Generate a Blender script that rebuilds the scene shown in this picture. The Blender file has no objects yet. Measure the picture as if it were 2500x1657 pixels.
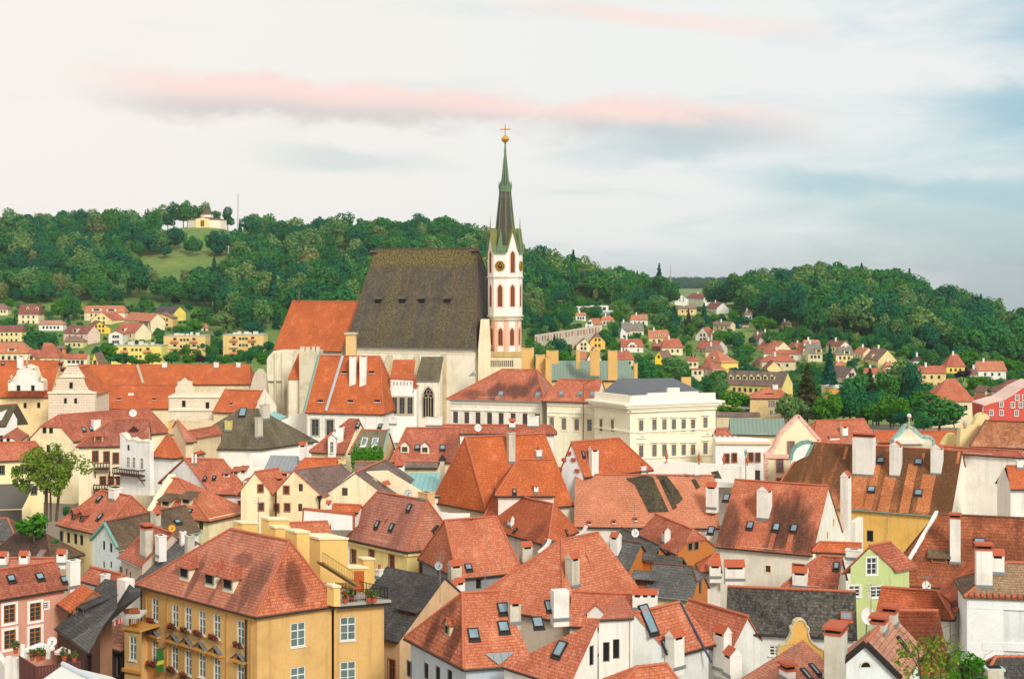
import bpy,math,random
import numpy as np
from mathutils import Vector,Matrix
from mathutils.geometry import tessellate_polygon

random.seed(11)
RNG = np.random.default_rng(11)
sc = bpy.context.scene
COL = sc.collection

# ------------------------------------------------------------------ camera
CZ = 46.0                     # height of the viewing gallery above the river
F = 50.0 * 2500 / 36.0        # focal length in photograph pixels (50 mm lens)
CX,HY = 1250.0,670.0        # optical centre column, horizon row
cam = bpy.data.cameras.new('camera')
cam.lens = 50.0; cam.sensor_width = 36.0
cam.shift_y = (HY - 828.5) / 2500.0
cam.clip_start = 1.0; cam.clip_end = 30000.0
camo = bpy.data.objects.new('camera',cam); COL.objects.link(camo)
camo.location = (0,0,CZ); camo.rotation_euler = (math.radians(90),0,0)
sc.camera = camo

# ------------------------------------------------------------------ sky, sun, exposure
SUN_EL,SUN_AZ = math.radians(33),math.radians(154)   # azimuth clockwise from +Y (north): from behind right
EXPOSURE = 0.90
sc.view_settings.view_transform = 'Standard'
sc.view_settings.look = 'None'
sc.view_settings.exposure = EXPOSURE
sc.view_settings.gamma = 1.0
sc.view_settings.use_curve_mapping = False
sun = bpy.data.lights.new('sun','SUN'); sun.energy = 1.5; sun.angle = math.radians(15); sun.color = (1.0,.95,.87)
suno = bpy.data.objects.new('sun',sun); COL.objects.link(suno)
sd = Vector((math.sin(SUN_AZ) * math.cos(SUN_EL),math.cos(SUN_AZ) * math.cos(SUN_EL),math.sin(SUN_EL)))
suno.rotation_euler = (-sd).to_track_quat('-Z','Y').to_euler(); suno.location = (60,-80,120)

def lin(c):
    return tuple(((v / 255.0) / 12.92 if v / 255.0 <= .04045 else ((v / 255.0 + .055) / 1.055) ** 2.4) for v in c)

class NT:                     # tiny helper around a node tree
    def __init__(s,tree):
        s.t = tree; s.n = tree.nodes; s.l = tree.links; s.n.clear()
    def add(s,typ,**kw):
        nd = s.n.new(typ)
        for k,v in kw.items():
            if k.startswith('i_'):
                key = k[2:]; key = int(key) if key.isdigit() else key
                nd.inputs[key].default_value = v
            else: setattr(nd,k,v)
        return nd
    def link(s,a,b): s.l.new(a,b)
    def val(s,x,inp):
        if hasattr(x,'type') and hasattr(x,'links'): s.l.new(x,inp)
        else: inp.default_value = x
    def math(s,op,a,b=0.0,c=None,clamp=False):
        nd = s.n.new('ShaderNodeMath'); nd.operation = op; nd.use_clamp = clamp
        s.val(a,nd.inputs[0]); s.val(b,nd.inputs[1])
        if c is not None: s.val(c,nd.inputs[2])
        return nd.outputs[0]
    def mix(s,fac,a,b,mode='MIX'):
        nd = s.n.new('ShaderNodeMix'); nd.data_type = 'RGBA'; nd.blend_type = mode
        s.val(fac,nd.inputs[0])
        for x,i in ((a,6),(b,7)):
            if isinstance(x,(tuple,list)): nd.inputs[i].default_value = tuple(x)[:3] + (1,)
            else: s.l.new(x,nd.inputs[i])
        return nd.outputs[2]
    def ramp(s,fac,p0,p1,smooth=True):
        nd = s.n.new('ShaderNodeMapRange'); nd.interpolation_type = 'SMOOTHSTEP' if smooth else 'LINEAR'
        s.val(fac,nd.inputs[0]); nd.inputs[1].default_value = p0; nd.inputs[2].default_value = p1
        nd.inputs[3].default_value = 0; nd.inputs[4].default_value = 1
        return nd.outputs[0]
    def noise(s,vec,scale,detail=3.0,rough=.55,dist=0.0):
        nd = s.n.new('ShaderNodeTexNoise'); nd.inputs['Scale'].default_value = scale
        nd.inputs['Detail'].default_value = detail; nd.inputs['Roughness'].default_value = rough
        nd.inputs['Distortion'].default_value = dist
        if vec is not None: s.l.new(vec,nd.inputs['Vector'])
        return nd.outputs['Fac']
    def xyz(s,x,y,z):
        nd = s.n.new('ShaderNodeCombineXYZ')
        s.val(x,nd.inputs[0]); s.val(y,nd.inputs[1]); s.val(z,nd.inputs[2])
        return nd.outputs[0]

def build_world():
    w = bpy.data.worlds.new('World'); sc.world = w; w.use_nodes = True
    t = NT(w.node_tree)
    out = t.add('ShaderNodeOutputWorld'); bg = t.add('ShaderNodeBackground')
    t.link(bg.outputs[0],out.inputs[0])
    sky = t.add('ShaderNodeTexSky',sky_type='NISHITA')
    sky.sun_disc = False; sky.sun_elevation = SUN_EL; sky.sun_rotation = SUN_AZ
    sky.altitude = 500; sky.air_density = 1.0; sky.dust_density = 1.5
    tc = t.add('ShaderNodeTexCoord')
    sp = t.add('ShaderNodeSeparateXYZ'); t.link(tc.outputs['Generated'],sp.inputs[0])
    X,Y,Z = sp.outputs
    az = t.math('ARCTAN2',X,Y)                       # 0 straight ahead, + to the right
    hor = t.math('SQRT',t.math('ADD',t.math('MULTIPLY',X,X),t.math('MULTIPLY',Y,Y)))
    el = t.math('ARCTAN2',Z,hor)
    # Nishita radiance scaled to 0.1, greyed a little by high haze
    hsv = t.add('ShaderNodeVectorMath',operation='SCALE'); t.link(sky.outputs[0],hsv.inputs[0]); hsv.inputs[3].default_value = 0.11
    blue = t.mix(0.55,hsv.outputs[0],lin((172,208,219)))
    # high veil of thin cloud, broken: long streaks lying along the horizon
    flat = t.xyz(t.math('MULTIPLY',az,1.0),t.math('MULTIPLY',el,4.2),0.0)
    big = t.noise(flat,1.7,5.0,.55,.35)
    fine = t.noise(flat,5.5,6.0,.6,.5)
    nz = t.math('ADD',t.math('MULTIPLY',big,.62),t.math('MULTIPLY',fine,.38))
    # the veil thins out to the right and low down, where the blue shows
    thin = t.math('SUBTRACT',t.math('ADD',nz,.16),t.math('MULTIPLY',t.ramp(az,.02,.42),t.math('SUBTRACT',.27,t.math('MULTIPLY',el,.45))))
    veil = t.ramp(thin,.34,.60)
    warm = t.ramp(az,.25,-.40)
    veilc = t.mix(warm,lin((233,236,234)),lin((244,238,231)))
    col = t.mix(veil,blue,veilc)
    # grey-blue undersides: soft darker streaks
    gs = t.noise(t.xyz(t.math('MULTIPLY',az,2.1),t.math('MULTIPLY',el,13.0),3.7),2.4,5.0,.55,.3)
    gmask = t.math('MULTIPLY',t.ramp(gs,.54,.72),t.ramp(az,-.5,.25))
    col = t.mix(t.math('MULTIPLY',gmask,.5),col,lin((186,210,213)))
    def streak(az0,el0,az1,el1,width,softness,seed,wob):
        # a bank of cloud along a line, ragged by noise
        sl = (el1 - el0) / (az1 - az0)
        mid = t.math('ADD',t.math('MULTIPLY',t.math('SUBTRACT',az,az0),sl),el0)
        n1 = t.noise(t.xyz(az,t.math('MULTIPLY',el,1.7),seed),13.0,7.0,.62,.25)
        n2 = t.noise(t.xyz(az,seed,0.0),5.0,3.0,.5)
        d = t.math('SUBTRACT',el,t.math('ADD',mid,t.math('MULTIPLY',t.math('SUBTRACT',n2,.5),wob)))
        dd = t.math('ADD',t.math('DIVIDE',t.math('ABSOLUTE',d),width),t.math('MULTIPLY',t.math('SUBTRACT',n1,.5),2.6))
        m = t.math('SUBTRACT',1.0,t.ramp(dd,.25,.25 + softness))
        ends = t.math('MULTIPLY',t.ramp(az,az0 - .01,az0 + .10),t.math('SUBTRACT',1.0,t.ramp(az,az1 - .12,az1 + .02)))
        return t.math('MULTIPLY',m,ends),d
    def at(px,py): return math.atan((px - CX) / F),math.atan((HY - py) / F * math.cos(math.atan((px - CX) / F)))
    # the long pink bank, its grey under-edge, and the thin pink wisp above
    a0,e0 = at(120,185); a1,e1 = at(2050,318)
    m,d = streak(a0,e0,a1,e1,.019,.75,1.3,.030)
    low = t.ramp(d,.004,-.012)
    pink = t.mix(low,lin((248,220,212)),lin((214,206,205)))
    col = t.mix(t.math('MULTIPLY',m,.92),col,pink)
    a0,e0 = at(1300,330); a1,e1 = at(2080,350)
    m,d = streak(a0,e0,a1,e1,.018,1.0,5.1,.02)
    col = t.mix(t.math('MULTIPLY',m,.8),col,lin((190,207,210)))
    a0,e0 = at(540,372); a1,e1 = at(1160,408)
    m,d = streak(a0,e0,a1,e1,.010,.9,8.3,.012)
    col = t.mix(t.math('MULTIPLY',m,.75),col,lin((203,215,214)))
    a0,e0 = at(1180,0); a1,e1 = at(2060,82)
    m,d = streak(a0,e0,a1,e1,.007,.9,2.2,.010)
    col = t.mix(t.math('MULTIPLY',m,.8),col,lin((247,226,219)))
    a0,e0 = at(2230,265); a1,e1 = at(3300,255)
    m,d = streak(a0,e0,a1,e1,.022,.9,6.6,.014)
    col = t.mix(t.math('MULTIPLY',m,.85),col,lin((150,190,205)))
    a0,e0 = at(1700,430); a1,e1 = at(3300,500)
    m,d = streak(a0,e0,a1,e1,.012,.9,4.4,.014)
    col = t.mix(t.math('MULTIPLY',m,.7),col,lin((172,203,212)))
    t.link(col,bg.inputs[0]); bg.inputs[1].default_value = SKYK
SKYK = 1.06 / (2 ** EXPOSURE)
build_world()

# ------------------------------------------------------------------ picture <-> place
class Crop:
    def __init__(s,x0,y0,k): s.x0,s.y0,s.k = x0,y0,k
    def __call__(s,x,y): return (s.x0 + x / s.k,s.y0 + y / s.k)
B1,B2,B3,B4,B5,B6 = [Crop(x,1200,3.432) for x in (0,300,700,1100,1500,2000)]
M1,M2,M3,M4,M5,M6 = [Crop(x,850,3.92) for x in (0,400,700,1100,1500,2000)]
T1,T2 = Crop(0,450,3.485),Crop(620,450,3.485)
T3 = Crop(1100,280,2.53)
T4,T5 = Crop(1280,600,3.734),Crop(1880,600,3.734)
L1,L2 = Crop(0,720,6.959),Crop(320,720,6.959)
R1,R2,R3,R4 = Crop(1380,700,6.959),Crop(1640,700,6.959),Crop(1640,830,6.959),Crop(1940,800,6.959)
R5 = Crop(2200,830,7.84)
C1,C2 = Crop(640,820,6.817),Crop(1080,780,5.6)
K1 = Crop(0,1480,7.887); K2 = Crop(230,1440,7.17); K3 = Crop(1950,1450,6.76); K4 = Crop(2200,1450,7.573)
CAM = Vector((0,0,CZ)); UP = Vector((0,0,1))

def P(p,Y): return Vector(((p[0] - CX) / F * Y,Y,CZ - (p[1] - HY) / F * Y))
def Pz(p,z):
    Y = (CZ - z) * F / (p[1] - HY); return P(p,Y)
def ray(p): return Vector(((p[0] - CX) / F,1.0,-(p[1] - HY) / F))
def hit(p,o,n):
    d = ray(p); k = n.dot(o - CAM) / n.dot(d); return CAM + d * k
def pix(v): return (CX + v.x / v.y * F,HY + (CZ - v.z) / v.y * F)

# ------------------------------------------------------------------ terrain (heights relative to the gallery)
_px = np.array([-900,-300,0,300,500,700,900,1100,1280,1400,1500,1700,1900,2000,2150,2300,2500,2900,3400],float)
_Y = np.array([20,60,100,150,200,250,300,350,420,500,600,650,700,750,800,850,900,950,1000,1050,1200,1500,2500,3500,9000,15000],float)
def _town(): return [-46,-46,-45,-43,-41,-37,-34,-38,-44]
_left_hill = [-44,-41,-34,-27,-22,-17,-8,3,14]
_rows = {}
def _col(px):
    t = _town()
    if px <= 1100:
        cr = np.interp(px,[-900,0,300,500,700,900,1100],[24,27,30,36,21,25,25])
        mid = [-43,-41,-34,-27,-21,-17,-9,1,0,0,0]
        h = [-43,-41,-34,-27,-21,-15,-15 + (cr + 15) * .2,-15 + (cr + 15) * .43,-15 + (cr + 15) * .66,-15 + (cr + 15) * .88,cr]
        return t + h + [cr - 3,-10,-25,-30,-80,-140]
    a = [-43,-38,-34,-30,-26,-22,-17]
    c900 = np.interp(px,[1100,1280,1400,1500,1700,1900,2000,2150,2300,2500,2900,3400],[4,-6,-10,-16,-20,-17.5,-13,-14,-26,-41,-50,-52])
    c1000 = np.interp(px,[1100,1280,1400,1500,1700,1900,2000,2150,2300,2500,2900],[14,3,-8,-18,-23,-18,-12.5,-15,-28,-48,-60])
    s = (c900 + 43) / (-13 + 43)
    low = np.interp(px,[2000,2300,2500],[-43,-44,-46])
    h = [low,low + 5 * s,low + 9 * s,low + 14 * s,low + 18 * s,low + 23 * s,c900 - 4 * s,c900,(c900 + c1000) / 2,c1000,c1000 - 1]
    f3500 = np.interp(px,[1280,1900,2100,2300,2500,2900],[-24,-24,-40,-85,-120,-150])
    f9000 = np.interp(px,[1280,1900,2100,2300,2500,2900],[-70,-70,-120,-260,-300,-330])
    return t + h + [c1000 - 5,c1000 - 22 if px > 2100 else -32,(f3500 - 20),f3500,f9000,f9000 * 1.7]
GRID = np.array([_col(p) for p in _px])         # [px, Y]
def _cub(v): return v
def ground_rel(a_px,Y):
    i = np.clip(np.searchsorted(_px,a_px) - 1,0,len(_px) - 2); j = np.clip(np.searchsorted(_Y,Y) - 1,0,len(_Y) - 2)
    u = np.clip((a_px - _px[i]) / (_px[i + 1] - _px[i]),0,1); v = np.clip((Y - _Y[j]) / (_Y[j + 1] - _Y[j]),0,1)
    u = u * u * (3 - 2 * u)
    return (GRID[i,j] * (1 - u) + GRID[i + 1,j] * u) * (1 - v) + (GRID[i,j + 1] * (1 - u) + GRID[i + 1,j + 1] * u) * v
def ground(x,y):
    y = max(y,20.0)
    return CZ + float(ground_rel(CX + x / y * F,y))
def ground_hit(p,y0=380.0,y1=1150.0):
    """first place, going away, where the line of sight meets the ground"""
    Y = y0; best = None
    while Y < y1:
        v = P(p,Y)
        if v.z <= ground(v.x,v.y): return v
        Y += 2.0
    v = P(p,y1); v.z = ground(v.x,v.y); return v

# ------------------------------------------------------------------ object helpers
def mesh_obj(name,verts,faces,mats,parent=None,uvs=None,midx=None,smooth=False):
    """verts in world coordinates; stored relative to the parent's location"""
    off = parent.location if parent is not None and parent.type == 'EMPTY' else (parent['org'] if parent is not None and 'org' in parent else None)
    o3 = Vector(off) if off is not None else Vector((0,0,0))
    me = bpy.data.meshes.new(name)
    me.from_pydata([tuple(Vector(v) - o3) for v in verts],[],faces)
    if not isinstance(mats,(list,tuple)): mats = [mats]
    for m in mats: me.materials.append(m)
    if midx is not None: me.polygons.foreach_set('material_index',midx)
    if uvs is not None:
        ul = me.uv_layers.new(name='uv'); k = 0
        flat = np.array([c for f in uvs for uv in f for c in uv],np.float32)
        ul.data.foreach_set('uv',flat)
    if smooth: me.polygons.foreach_set('use_smooth',[True] * len(me.polygons))
    me.update()
    ob = bpy.data.objects.new(name,me); COL.objects.link(ob)
    if parent is not None: ob.parent = parent
    return ob
def empty(name,loc,label,cat,group=None):
    e = bpy.data.objects.new(name,None); COL.objects.link(e); e.location = loc; e.empty_display_size = .5
    e['label'] = label; e['category'] = cat
    if group: e['group'] = group
    return e
def tag(o,label,cat,group=None,kind=None):
    if label: o['label'] = label
    if cat: o['category'] = cat
    if group: o['group'] = group
    if kind: o['kind'] = kind
    return o
class MB:
    def __init__(s): s.v = []; s.f = []; s.m = []
    def quad(s,a,b,c,d,m=0):
        n = len(s.v); s.v += [a,b,c,d]; s.f.append((n,n + 1,n + 2,n + 3)); s.m.append(m)
    def poly(s,pts,m=0):
        n = len(s.v); s.v += list(pts); s.f.append(tuple(range(n,n + len(pts)))); s.m.append(m)
    def box(s,c,ax,ay,az,m=0):
        """centre c and three half-axis vectors"""
        n = len(s.v)
        for k in (-1,1):
            for j in (-1,1):
                for i in (-1,1): s.v.append(c + ax * i + ay * j + az * k)
        for f in ((0,2,3,1),(4,5,7,6),(0,1,5,4),(2,6,7,3),(0,4,6,2),(1,3,7,5)):
            s.f.append(tuple(n + q for q in f)); s.m.append(m)
    def prism(s,pts,z0,z1,m=0,top=True,bottom=False):
        """vertical prism over a CCW outline (list of 3D/2D points), z0..z1"""
        n = len(s.v); k = len(pts)
        for p in pts: s.v.append(Vector((p[0],p[1],z0)))
        for p in pts: s.v.append(Vector((p[0],p[1],z1)))
        for i in range(k):
            j = (i + 1) % k; s.f.append((n + i,n + j,n + k + j,n + k + i)); s.m.append(m)
        if top: s.f.append(tuple(n + k + i for i in range(k))); s.m.append(m)
        if bottom: s.f.append(tuple(n + k - 1 - i for i in range(k))); s.m.append(m)
    def tube(s,a,b,r,k=6,m=0,r2=None,caps=True):
        d = (b - a); L = d.length
        if L < 1e-6: return
        d = d / L; u = d.cross(UP) if abs(d.z) < .95 else d.cross(Vector((1,0,0)))
        u.normalize(); w = d.cross(u); n = len(s.v); r2 = r if r2 is None else r2
        for q in range(k):
            an = 2 * math.pi * q / k; e = u * math.cos(an) + w * math.sin(an)
            s.v.append(a + e * r); s.v.append(b + e * r2)
        for q in range(k):
            q2 = (q + 1) % k; s.f.append((n + 2 * q,n + 2 * q2,n + 2 * q2 + 1,n + 2 * q + 1)); s.m.append(m)
        if caps:
            s.f.append(tuple(n + 2 * q + 1 for q in range(k))); s.m.append(m)
            s.f.append(tuple(n + 2 * (k - 1 - q) for q in range(k))); s.m.append(m)
    def lathe(s,c,prof,k=12,m=0):
        """profile [(r, z)] from bottom to top about the vertical through c"""
        n = len(s.v)
        for r,z in prof:
            for q in range(k):
                an = 2 * math.pi * q / k; s.v.append(Vector((c.x + r * math.cos(an),c.y + r * math.sin(an),c.z + z)))
        for i in range(len(prof) - 1):
            for q in range(k):
                q2 = (q + 1) % k; s.f.append((n + i * k + q,n + i * k + q2,n + (i + 1) * k + q2,n + (i + 1) * k + q)); s.m.append(m)
        s.f.append(tuple(n + (len(prof) - 1) * k + q for q in range(k))); s.m.append(m)
    def build(s,name,mats,parent=None,smooth=False):
        return mesh_obj(name,s.v,s.f,mats,parent,midx=s.m,smooth=smooth)

# ------------------------------------------------------------------ materials
MATS = {}
def newmat(name):
    m = bpy.data.materials.new(name); m.use_nodes = True
    t = NT(m.node_tree); out = t.add('ShaderNodeOutputMaterial'); b = t.add('ShaderNodeBsdfPrincipled')
    t.link(b.outputs[0],out.inputs[0]); return m,t,b
def plaster(rgb,grime=.45,rough=.9):
    key = ('pl',rgb,grime)
    if key in MATS: return MATS[key]
    m,t,b = newmat('plaster_%d_%d_%d' % rgb)
    c = lin(rgb); geo = t.add('ShaderNodeNewGeometry'); pos = geo.outputs['Position']
    n1 = t.noise(pos,.35,4,.6); n2 = t.noise(pos,3.5,4,.65)
    sep = t.add('ShaderNodeSeparateXYZ'); t.link(pos,sep.inputs[0])
    st = t.noise(t.xyz(t.math('MULTIPLY',sep.outputs[0],1.6),t.math('MULTIPLY',sep.outputs[1],1.6),t.math('MULTIPLY',sep.outputs[2],.13)),1.0,4,.6)
    dark = tuple(x * y for x,y in zip(c,(.60,.57,.52)))
    f = t.math('MULTIPLY',t.ramp(n1,.45,.75),grime)
    col = t.mix(f,c,dark)
    col = t.mix(t.math('MULTIPLY',t.ramp(st,.50,.72),grime * .9),col,dark)
    col = t.mix(t.math('MULTIPLY',t.ramp(n2,.45,.75),.22),col,dark); n3 = t.noise(pos,1.1,5,.7); col = t.mix(t.math('MULTIPLY',t.ramp(n3,.5,.7),.2),col,tuple(x * .78 for x in c))
    t.link(col,b.inputs['Base Color']); b.inputs['Roughness'].default_value = rough
    b.inputs['Specular IOR Level'].default_value = .15
    bp = t.add('ShaderNodeBump'); bp.inputs['Strength'].default_value = .25; bp.inputs['Distance'].default_value = .03
    t.link(t.noise(pos,9,4),bp.inputs['Height']); t.link(bp.outputs[0],b.inputs['Normal'])
    MATS[key] = m; return m
def plain(name,rgb,rough=.6,metal=0.0,var=.15):
    if name in MATS: return MATS[name]
    m,t,b = newmat(name); c = lin(rgb)
    geo = t.add('ShaderNodeNewGeometry'); n = t.noise(geo.outputs['Position'],4.0,4,.6)
    t.link(t.mix(t.math('MULTIPLY',n,var * 2),c,tuple(x * .55 for x in c)),b.inputs['Base Color'])
    b.inputs['Roughness'].default_value = rough; b.inputs['Metallic'].default_value = metal
    b.inputs['Specular IOR Level'].default_value = .3
    MATS[name] = m; return m
def glassmat(name,rgb,rough=.12):
    if name in MATS: return MATS[name]
    m,t,b = newmat(name)
    geo = t.add('ShaderNodeNewGeometry'); n = t.noise(geo.outputs['Position'],.9,2,.5)
    c = lin(rgb); t.link(t.mix(n,tuple(x * .4 for x in c),tuple(min(1,x * 1.7) for x in c)),b.inputs['Base Color'])
    b.inputs['Roughness'].default_value = rough; b.inputs['Specular IOR Level'].default_value = .5
    MATS[name] = m; return m

def tiles(name,c1,c2,dirt=.3,dark=(58,44,40),tw=.19,th=.25,line=.55,stains=(),streak=1.0,moss=None,seed=0.0,clean=()):
    """clay tile roof; uv in metres (u along the eave, v up the slope).
    stains: (u, v, ru, rv, amount) weathered places; clean: (u0, u1, v0, v1) strips of newer tile"""
    if name in MATS: return MATS[name]
    m,t,b = newmat(name)
    uv = t.add('ShaderNodeUVMap'); uv.uv_map = 'uv'; sp = t.add('ShaderNodeSeparateXYZ'); t.link(uv.outputs[0],sp.inputs[0])
    u,v = sp.outputs[0],sp.outputs[1]
    br = t.add('ShaderNodeTexBrick'); br.offset = .5
    br.inputs['Scale'].default_value = 1.0; br.inputs['Brick Width'].default_value = tw; br.inputs['Row Height'].default_value = th
    br.inputs['Mortar Size'].default_value = .012; br.inputs['Mortar Smooth'].default_value = .4; br.inputs['Bias'].default_value = -.1
    def warm(q):      # fired clay bleaches towards salmon in the open
        if q[0] < 1.35 * q[1]: return q
        k = .06 if q[2] < 60 else .19
        return (q[0] + (255 - q[0]) * k * .3,q[1] + (255 - q[1]) * k,q[2] + (255 - q[2]) * k * .85)
    a,c = lin(warm(c1)),lin(warm(c2))
    br.inputs['Color1'].default_value = a + (1,); br.inputs['Color2'].default_value = c + (1,)
    br.inputs['Mortar'].default_value = tuple(x * .35 for x in a) + (1,)
    t.link(t.xyz(u,v,0.0),br.inputs['Vector'])
    col = br.outputs['Color']
    # shadow line and dirt at the lower edge of every course, painted into the colour
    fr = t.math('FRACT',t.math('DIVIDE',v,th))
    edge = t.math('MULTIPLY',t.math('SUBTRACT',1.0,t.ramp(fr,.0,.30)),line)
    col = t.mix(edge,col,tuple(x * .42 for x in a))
    geo = t.add('ShaderNodeNewGeometry'); pos = geo.outputs['Position']
    # tone drifts over the roof: batches of tile, sun-bleached and sooty places
    n0 = t.noise(t.xyz(t.math('MULTIPLY',u,.25),t.math('MULTIPLY',v,.22),seed),1.0,4,.6)
    col = t.mix(t.math('MULTIPLY',t.ramp(n0,.35,.7),.6),col,tuple(x * .62 for x in c))
    n00 = t.noise(t.xyz(t.math('MULTIPLY',u,.6),t.math('MULTIPLY',v,.5),seed + 9),1.0,5,.65)
    col = t.mix(t.math('MULTIPLY',t.ramp(n00,.5,.75),.5),col,tuple(min(1,x * 1.3 + .05) for x in a))
    # streaks of weathering running down the slope, speckled tile by tile
    ns = t.noise(t.xyz(t.math('MULTIPLY',u,.55),t.math('MULTIPLY',v,.10 / max(streak,.01)),seed + 3),1.0,5,.6)
    nf = t.noise(t.xyz(t.math('MULTIPLY',u,2.6),t.math('MULTIPLY',v,2.2),seed + 5),1.0,3,.7)
    f = t.math('MULTIPLY',t.ramp(t.math('ADD',t.math('MULTIPLY',ns,.75),t.math('MULTIPLY',nf,.25)),.62 - .28 * dirt,.80 - .16 * dirt),min(1,.35 + dirt * .8))
    for (su,sv,ru,rv,am) in stains:
        du = t.math('DIVIDE',t.math('SUBTRACT',u,su),ru); dv = t.math('DIVIDE',t.math('SUBTRACT',v,sv),rv)
        r2 = t.math('ADD',t.math('MULTIPLY',du,du),t.math('MULTIPLY',dv,dv))
        g = t.math('MULTIPLY',t.math('SUBTRACT',1.0,t.ramp(t.math('ADD',r2,t.math('ADD',t.math('MULTIPLY',t.math('SUBTRACT',ns,.5),3.4),t.math('MULTIPLY',t.math('SUBTRACT',nf,.5),1.2))),.15,1.35)),am)
        f = t.math('MAXIMUM',f,t.math('MULTIPLY',g,t.math('ADD',.72,t.math('MULTIPLY',t.ramp(nf,.3,.7),.28))))
    for (u0,u1,v0,v1) in clean:
        k = t.math('MULTIPLY',t.math('MULTIPLY',t.math('GREATER_THAN',u,u0),t.math('LESS_THAN',u,u1)),t.math('MULTIPLY',t.math('GREATER_THAN',v,v0),t.math('LESS_THAN',v,v1)))
        f = t.math('MULTIPLY',f,t.math('SUBTRACT',1.0,t.math('MULTIPLY',k,.9)))
    dk = tuple(x * .62 for x in lin(dark))
    nq = t.noise(t.xyz(t.math('MULTIPLY',u,5.5),t.math('MULTIPLY',v,4.0),seed + 7),1.0,2,.7)
    col = t.mix(t.math('MULTIPLY',t.ramp(nq,.42,.72),.5),col,tuple(x * .50 for x in c)); col = t.mix(t.math('MULTIPLY',t.ramp(nq,.5,.28),.35),col,tuple(min(1,x * 1.35 + .03) for x in a))
    if moss is not None:
        dkc = t.mix(t.ramp(nf,.35,.65),dk,lin(moss)); col = t.mix(f,col,dkc)
    else: col = t.mix(f,col,dk)
    t.link(col,b.inputs['Base Color']); b.inputs['Roughness'].default_value = .82; b.inputs['Specular IOR Level'].default_value = .2
    bp = t.add('ShaderNodeBump'); bp.inputs['Strength'].default_value = .8; bp.inputs['Distance'].default_value = .05
    hgt = t.math('ADD',t.math('MULTIPLY',t.math('SUBTRACT',1.0,fr),.6),t.math('MULTIPLY',br.outputs['Fac'],-.4))
    t.link(t.math('ADD',hgt,t.math('MULTIPLY',nf,.5)),bp.inputs['Height']); t.link(bp.outputs[0],b.inputs['Normal'])
    MATS[name] = m; return m
def sheetmetal(name,rgb,seam=.6,rough=.5,var=.35,metal=.15):
    if name in MATS: return MATS[name]
    m,t,b = newmat(name); c = lin(rgb)
    uv = t.add('ShaderNodeUVMap'); uv.uv_map = 'uv'; sp = t.add('ShaderNodeSeparateXYZ'); t.link(uv.outputs[0],sp.inputs[0])
    fr = t.math('FRACT',t.math('DIVIDE',sp.outputs[0],seam)); sm = t.math('LESS_THAN',fr,.09)
    n = t.noise(t.xyz(t.math('MULTIPLY',sp.outputs[0],.9),t.math('MULTIPLY',sp.outputs[1],.25),0.0),1.0,5,.65)
    col = t.mix(t.math('MULTIPLY',n,var),c,tuple(x * .45 for x in c)); col = t.mix(t.math('MULTIPLY',sm,.5),col,tuple(x * .35 for x in c))
    t.link(col,b.inputs['Base Color']); b.inputs['Roughness'].default_value = rough; b.inputs['Metallic'].default_value = metal
    bp = t.add('ShaderNodeBump'); bp.inputs['Distance'].default_value = .05; t.link(sm,bp.inputs['Height']); t.link(bp.outputs[0],b.inputs['Normal'])
    MATS[name] = m; return m
def sgraffito(name,rgb,rgb2,bw=1.1,bh=.55):
    """plaster scratched to look like dressed blocks: thin lines in the plaster colour beneath"""
    if name in MATS: return MATS[name]
    m,t,b = newmat(name)
    uv = t.add('ShaderNodeUVMap'); uv.uv_map = 'uv'
    br = t.add('ShaderNodeTexBrick'); br.inputs['Scale'].default_value = 1; br.inputs['Brick Width'].default_value = bw; br.inputs['Row Height'].default_value = bh
    br.inputs['Mortar Size'].default_value = .06; br.inputs['Mortar Smooth'].default_value = .2
    br.inputs['Color1'].default_value = lin(rgb) + (1,); br.inputs['Color2'].default_value = tuple(x * .86 for x in lin(rgb)) + (1,); br.inputs['Mortar'].default_value = lin(rgb2) + (1,)
    t.link(uv.outputs[0],br.inputs['Vector']); geo = t.add('ShaderNodeNewGeometry')
    n = t.noise(geo.outputs['Position'],.5,5,.6)
    t.link(t.mix(t.math('MULTIPLY',n,.5),br.outputs['Color'],tuple(x * .62 for x in lin(rgb))),b.inputs['Base Color']); b.inputs['Roughness'].default_value = .9
    MATS[name] = m; return m
def planks(name,rgb,w=.16):
    if name in MATS: return MATS[name]
    m,t,b = newmat(name); c = lin(rgb); geo = t.add('ShaderNodeNewGeometry'); sp = t.add('ShaderNodeSeparateXYZ'); t.link(geo.outputs['Position'],sp.inputs[0])
    s = t.math('ADD',sp.outputs[0],sp.outputs[1]); fr = t.math('FRACT',t.math('DIVIDE',s,w)); gap = t.math('LESS_THAN',fr,.16)
    n = t.noise(t.xyz(t.math('MULTIPLY',s,5),0.0,t.math('MULTIPLY',sp.outputs[2],.8)),1.0,4,.6)
    col = t.mix(t.math('MULTIPLY',n,.6),c,tuple(x * .5 for x in c)); t.link(t.mix(t.math('MULTIPLY',gap,.7),col,tuple(x * .25 for x in c)),b.inputs['Base Color'])
    b.inputs['Roughness'].default_value = .7; MATS[name] = m; return m
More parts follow.
